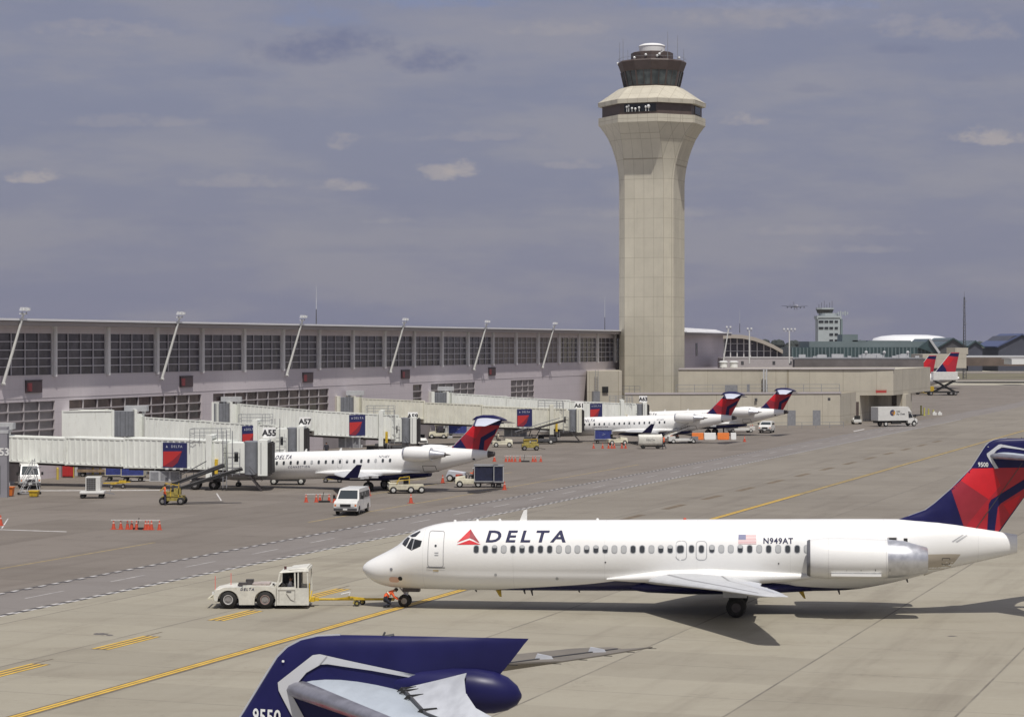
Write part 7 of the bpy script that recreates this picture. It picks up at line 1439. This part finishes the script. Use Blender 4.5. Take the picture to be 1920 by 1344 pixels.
yt_ = thing('yellow_dolly', 'small yellow wheeled frame on the apron behind the air unit', 'dolly', G(219, 915), R(8)); MB().bar((-1.3, 0, .5), (1.3, 0, .6), .10).bar((-.6, -.4, .4), (.6, .4, .5), .08).bb((.2, -.3, .5), (.9, .3, .75)).build('frame', YEL, yt_, smooth=0); wheels(yt_, [(-.5, -.45), (.6, -.45), (.6, .45)], .2, .12)
# belt loader with long black belts at the first gate
bl = thing('belt_loader', 'yellow belt loader with long black conveyors reaching up under the nearest bridge', 'belt loader', G(326, 945), 0, 'belt loaders on the apron'); s_ = 14/300*1.0; K = 205/F
bx = lambda px: (px-326)*K
MB().bb((bx(306), -.9, .35), (bx(344), .9, .75)).bb((bx(312), -.95, .75), (bx(336), .0, 1.15)).bb((bx(329), -.98, .9), (bx(341), -.3, 1.45)).build('chassis', DYEL, bl, smooth=0)
wheels(bl, [(bx(309), -.95), (bx(309), .9), (bx(341), -.95), (bx(341), .9)], .34, .24, RIMM)
g = MB()
for x_ in (313, 323, 337): g.bar((bx(x_), -.95, .7), (bx(x_+1), -.95, 1.9), .06)
g.bar((bx(313), -.95, 1.9), (bx(338), -.95, 1.7), .06).bar((bx(304), -.9, 1.2), (bx(318), -.9, 1.9), .06).build('guard_frame', YEL, bl, smooth=0)
for (xa, za, xb, zb_, yy, th) in ((322, 1.7, 412, 3.3, .6, .55), (322, 1.15, 448, 3.05, -.5, .16)):
    pa, pb = Vector((bx(xa), yy, za)), Vector((bx(xb), yy+1.0, zb_)); cv = MB().bar(pa, pb, .9, .26 if th > .3 else .20).build('conveyor', BLACK, bl, smooth=0)
    MB().bar(pa+Vector((.1, 0, .17)), pb+Vector((-.1, 0, .17)), .7, .05).build('belt', mat('belt_grey', (.10, .095, .095), .7), cv, smooth=0)
    g = MB(); g.bar(pa+Vector((0, -.5, .40)), pb+Vector((-1.5, -.5, .40)), .07); 
    for k in range(6): f_ = k*.14; g.bar(pa+(pb-pa)*f_+Vector((0, -.5, .05)), pa+(pb-pa)*f_+Vector((0, -.5, .40)), .05)
    g.build('side_rail', GREYD, cv, smooth=0)
person('worker in orange vest standing at the yellow belt loader by the first gate', G(309, 947), R(15), 'stand', VEST, mat('navy_trousers', (.05, .05, .09), .8), None, 1.05)
# below the nearest regional jet
dk2 = thing('dark_loader', 'dark low loader under the nose of the nearest regional jet', 'loader', G(539, 908), R(2)); MB().bb((-1.6, -1, .4), (1.7, 1, .9)).bb((-1.6, -1, .9), (.4, 1, 1.2)).build('chassis', BLACK, dk2, smooth=0); wheels(dk2, [(-1.3, -.9), (-1.3, .9), (1.4, -.9), (1.4, .9)], .38, .25, RIMW)
yd = thing('yellow_loader', 'small yellow and black power cart under the belly of the nearest regional jet', 'power cart', G(624, 904), R(2)); MB().bb((-.95, -.6, .3), (.95, .6, .7)).bb((-.5, -.5, .7), (.2, .5, 1.0)).build('body', DYEL, yd, smooth=0); MB().bar((-.9, -.5, .7), (.3, -.5, 1.05), .1).build('arm', BLACK, yd, smooth=0); wheels(yd, [(-.7, -.55), (-.7, .55), (.7, -.55), (.7, .55)], .24, .16)
tub('small white box on the apron right under the jet nose', 592, 899, LAMP, .5, .4, 'small_box', 'box') if False else None
bx2 = thing('belt_loader_truck', 'cream belt loader with yellow frame right of the white van', 'belt loader', G(760, 924), R(8), 'belt loaders on the apron')
MB().bb((-1.6, -.85, .35), (1.65, .85, .85)).bb((-1.6, -.85, .85), (-.7, .85, 1.0)).build('chassis', CREAM, bx2, smooth=0, bevel=.04)
MB().bar((-1.4, .1, 1.05), (2.0, .1, 1.35), .9, .14).build('conveyor', mat('conveyor_tan', (.32, .28, .20), .7, var=.2, vs=3), bx2, smooth=0)
g = MB().bar((-.9, -.85, .9), (-.6, -.85, 1.5), .07).bar((-.6, -.85, 1.5), (.3, -.85, 1.6), .06).bar((.3, -.85, .9), (.3, -.85, 1.6), .06).bar((-.9, -.85, 1.2), (.3, -.85, 1.3), .06); g.build('guard_frame', YEL, bx2, smooth=0)
MB().bb((-.2, -.6, .9), (.25, -.1, 1.6)).build('seat', BLACK, bx2, smooth=0); wheels(bx2, [(-1.2, -.8), (-1.2, .8), (.5, -.8), (.5, .8), (1.35, -.8)][:2]+[(.45, -.8), (.45, .8), (1.45, -.8), (1.45, .8)], .34, .22, RIMW)
for sd in (-1, 1): MB().bb((-1.64, sd*.6-.12, .6), (-1.605, sd*.6+.12, .74)).build('headlight', LAMP, bx2, smooth=0)
# tug pulling two navy carts
tug('cream baggage tug with a driver in orange at the head of the navy carts', G(880, 913), math.pi+R(2), CREAM, False, driver=('driver in orange with a white cap on the cream tug before the navy carts', VEST, LAMP))
cart('navy canvas baggage cart right behind the cream tug, longer one', G(911, 913), math.pi, CLOTHD, 2.35*.98, 2.15, GREYL); cart('navy canvas baggage cart at the end of the train, shorter one', G(935, 913.5), math.pi, CLOTHD, 1.0, 2.15, GREYL)
sc3 = thing('stair_cart', 'small silver wheeled unit between the nearest jet and the cream tug', 'service cart', G(851, 902), R(-10)); MB().hexa([(-.8, -.5, .45), (1.2, -.5, .45), (1.2, .5, .45), (-.8, .5, .45), (-.5, -.45, 1.15), (1.2, -.45, .95), (1.2, .45, .95), (-.5, .45, 1.15)]).build('housing', LMETAL, sc3, smooth=0, bevel=.06); wheels(sc3, [(-.3, -.55), (-.3, .55), (.9, -.55), (.9, .55)], .36, .2, RIMW); MB().bb((.3, -.58, .3), (1.0, -.505, .75)).build('red_panel', ORG, sc3, smooth=0)
# under and behind the middle bridges
tug('cream baggage tug with canopy under the fourth bridge beside the blue cart', G(823, 822), math.pi*.95, CREAM, True); cart('blue canvas baggage cart under the fourth bridge', G(858, 820), R(2), CLOTHB, 2.9, 2.1, GREYL, logo=True)
cart('dark canvas baggage cart half hidden behind the cream tug under the fourth bridge', G(838, 817)+Vector((0, 4, 0)), R(2), CLOTHD, 2.4, 2.1, GREYD)
tug('small white tug beside the column of the third bridge', G(791, 835), R(-80), VW, False); 
tug('pale baggage tug with a standing rack behind the nearest jet tail', G(942, 838), R(0), CREAM, False, name='flatbed_tug'); person('worker in pale clothes standing by the pale tug behind the nearest jet tail', G(934, 834), R(20), 'stand', CREAM, mat('tan_trousers', (.3, .26, .2), .8), None, 1.0)
yv = thing('yellow_tractor', 'small dull yellow loader tractor right of the nearest jet tail', 'loader', G(994, 844), R(5)); MB().bb((-1.1, -.6, .35), (1.1, .6, .85)).bb((-.9, -.5, .85), (-.1, .5, 1.45)).bb((.1, -.55, .85), (.9, .55, 1.15)).build('body', DYEL, yv, smooth=0, bevel=.04); MB().bar((-.9, -.55, 1.4), (.9, -.55, 1.5), .08).bar((.9, -.55, 1.1), (.9, -.55, 1.5), .08).build('guard_frame', YEL, yv, smooth=0); MB().bar((1.1, 0, .3), (2.0, -.2, .15), .2, .05).build('fork', BLACK, yv, smooth=0); wheels(yv, [(-.8, -.6), (-.8, .6), (.8, -.6), (.8, .6)], .32, .22)
belt_loader('black belt loader reaching up to the third bridge cab', G(735, 846), R(2), GREYD, 6.8, 12, BLACK, -1.4, 1.5)
belt_loader('black belt loader raised toward the fourth bridge cab', G(1012, 832), R(4), GREYD, 7.4, 15, BLACK, -1.2, 1.3)
# by the middle jet
cart('blue canvas baggage cart in front of the middle regional jet', G(1131, 831), R(0), CLOTHB, 2.5, 2.0, GREYL, logo=True)
tug('cream baggage tug parked against the blue cart by the middle jet', G(1157, 834), R(10), CREAM, False)
fc = thing('fuel_cart', 'white rounded tank cart lettered along its side, in front of the middle regional jet', 'tank cart', G(1219, 841)); g = MB()
g.loft([[(x_, sx*.75*math.copysign(abs(math.cos(a))**.6, math.cos(a)), 1.15+sx*.78*math.copysign(abs(math.sin(a))**.6, math.sin(a))) for a in [k*math.tau/24 for k in range(24)]] for x_, sx in ((-1.62, .8), (-1.55, .97), (-1.4, 1), (1.4, 1), (1.55, .97), (1.62, .8))]); g.build('tank', TUGW, fc, smooth=40)
lettering('DELTA', .34, GREYD, fc, (0, -.775, 1.1), spacing=1.2, bold=.004); MB().bb((-1.3, -.5, .28), (1.9, .5, .42)).build('chassis', BLACK, fc, smooth=0); wheels(fc, [(-.95, -.55), (-.95, .55), (1.0, -.55), (1.0, .55)], .27, .2, BLACK)
person('left worker of two in orange vests behind the white tank cart', G(1240, 839), R(180), 'stand', VEST, TROU, LAMP, 1.05); person('right worker of two in orange vests, walking by the white tank cart', G(1245, 842), R(160), 'walk', VEST, TROU, None, 1.05)
belt_loader('white and tan belt loader beside the two orange workers', G(1278, 831), R(15), VW, 5.2, 20, mat('belt_tan', (.3, .27, .2), .7), -1.0, .9, stripes=True)
belt_loader('white belt loader raised to the cargo door of the farthest jet', G(1388, 811), R(12), VW, 4.2, 26, mat('belt_tan', (.3, .27, .2), .7), -1.2, .9, stripes=True)
person('worker in an orange vest leaning on the barrier beneath the middle jet tail', G(1357, 813), R(200), 'lean', VEST, TROU, None, 1.05)
# plastic barriers
for i, (px, w_, col) in enumerate(((1254, 20, 'w'), (1264, 16, 'o'), (1308, 22, 'o'), (1331, 22, 'w'), (1356, 22, 'o'), (1375, 10, 'w'))):
    lab = ['white plastic barrier section at the left end of the line', 'orange plastic barrier section partly behind the belt loader', 'orange plastic barrier section at the middle of the line', 'white plastic barrier section between two orange ones', 'orange plastic barrier section right of the long white one', 'short white plastic barrier section at the right end of the line'][i]
    p = G(px, 824); W2 = w_/F*p.y/2; t_ = thing('plastic_barrier', lab, 'barrier', p, R(3), 'water filled barriers under the middle jet tail')
    MB().hexa([(-W2, -.3, .08), (W2, -.3, .08), (W2, .3, .08), (-W2, .3, .08), (-W2, -.14, 1.0), (W2, -.14, 1.0), (W2, .14, 1.0), (-W2, .14, 1.0)]).build('barrier_body', ORGL if col == 'o' else LAMP, t_, smooth=0, bevel=.04); MB().bb((-W2*.9, -.34, 0), (W2*.9, .34, .08)).build('foot', ORGL if col == 'o' else LAMP, t_, smooth=0)
# by the driveway
tug('small pale cart parked left of the catering truck by the beige wall', G(1606, 795), R(90), VW, False)
for i, (px, py, lab) in enumerate(((1727, 778, 'leftmost yellow post right of the catering truck'), (1733, 779, 'second yellow post right of the catering truck'), (1741, 777, 'third yellow post right of the catering truck'), (1750, 776, 'short yellow post right of the catering truck, rightmost'))):
    t_ = MB().cyl((0, 0, 0), (0, 0, 1.9-i*.35), .16, n=10).bb((-.25, -.25, 0), (.25, .25, .1)).build('yellow_post', mat('post_lime', (.50, .48, .12), .6), loc=G(px, py)); tag(t_, lab, 'post', 'yellow posts by the driveway')
for i, (px, py) in enumerate(((1752, 778), (1762, 778))):
    t_ = MB().bb((-.4, -.3, 0), (.4, .3, .5)).bb((-.2, -.2, .5), (.1, .2, .75)).build('white_canister', LAMP, loc=G(px, py)); tag(t_, ['white object on the ground right of the yellow posts, left of two', 'white object on the ground right of the yellow posts, right of two'][i], 'canister', 'white canisters')
# service stack at the far jets
fs = thing('catering_lifter', 'dark wheeled lifter with a white box beside the far blue tail', 'service truck', G(1772, 741), R(5)); MB().bb((-3.6, -1.2, 4.2), (3.2, 1.2, 6.4)).build('box', VW, fs, smooth=0, bevel=.06); g = MB()
for a, b_ in (((-3, 1), (2.6, 4)), ((2.6, 1), (-3, 4))): g.bar((a[0], -1, a[1]), (b_[0], -1, b_[1]), .3).bar((a[0], 1, a[1]), (b_[0], 1, b_[1]), .3)
g.bb((-4.8, -1.2, .7), (3.6, 1.2, 1.1)).bb((-5.6, -1.1, .7), (-4.4, 1.1, 2.4)).build('scissor_frame', BLACK, fs, smooth=0); wheels(fs, [(-4.2, -1.1), (-4.2, 1.1), (2.6, -1.1), (2.6, 1.1), (1.4, -1.1), (1.4, 1.1)], .55, .35)
yb_ = thing('yellow_container', 'yellow box unit at the foot of the beige overhang by the far jets', 'container', G(1738, 739)); MB().bb((-2.0, -1, .3), (1.8, 1, 2.2)).build('box', YEL, yb_, smooth=0); MB().bb((-3.4, -1, .4), (-2.05, 1, 2.4)).build('cab', mat('brown_cab', (.10, .04, .03), .6), yb_, smooth=0); wheels(yb_, [(-2.6, -.9), (1.2, -.9), (-2.6, .9), (1.2, .9)], .4, .3)
person('person in dark clothes walking between the bridges behind the nearest jet roof', G(612, 858), R(100), 'walk', mat('dark_jacket', (.03, .03, .04), .8), TROU, None, 1.1)
railing('roof_railing_upper', 'thin railing on the far side of the stair block roof', XY(1150, 408), XY(1200, 404), 5.2, 1.2, GREYM, 2, 1.2)
# far parked vehicles
rr = random.Random(12)
for i, (px, py, c_) in enumerate(((1830, 690, VW), (1846, 691, GREYM), (1862, 690, VW), (1880, 692, GREYD), (1800, 690, GREYL), (1812, 691, GREYD))):
    t_ = thing('parked_vehicle', 'tiny far vehicle parked in the row before the low brown building', 'vehicle', G(px, py+3), R(rr.uniform(-20, 20)), 'far vehicles before the low brown building'); MB().hexa([(-2.4, -.9, .35), (2.4, -.9, .35), (2.4, .9, .35), (-2.4, .9, .35), (-2.3, -.85, 1.1), (2.3, -.85, .95), (2.3, .85, .95), (-2.3, .85, 1.1)]).hexa([(-2.0, -.8, 1.05), (1.2, -.8, 1.0), (1.2, .8, 1.0), (-2.0, .8, 1.05), (-1.8, -.7, 1.8), (.5, -.7, 1.8), (.5, .7, 1.8), (-1.8, .7, 1.8)]).build('body', c_, t_, smooth=0); wheels(t_, [(-1.5, -.8), (1.5, -.8), (-1.5, .8), (1.5, .8)], .34, .22)

# ------------------------------------------------------------------ air
hz = MB().bb((-3000, -60, -1), (3000, 6200, 260)).build('haze', [], smooth=0); tag(hz, 'thin pale haze hanging over the airfield', 'haze', kind='stuff')
hm = bpy.data.materials.new('haze'); hm.use_nodes = True; q = NT(hm.node_tree); q.n.clear()
pv = q.new('ShaderNodeVolumePrincipled'); pv.inputs['Color'].default_value = (.80, .84, .92, 1); pv.inputs['Density'].default_value = .00004; pv.inputs['Anisotropy'].default_value = .2
q.l.new(pv.outputs[0], q.new('ShaderNodeOutputMaterial').inputs['Volume']); hz.data.materials.append(hm)
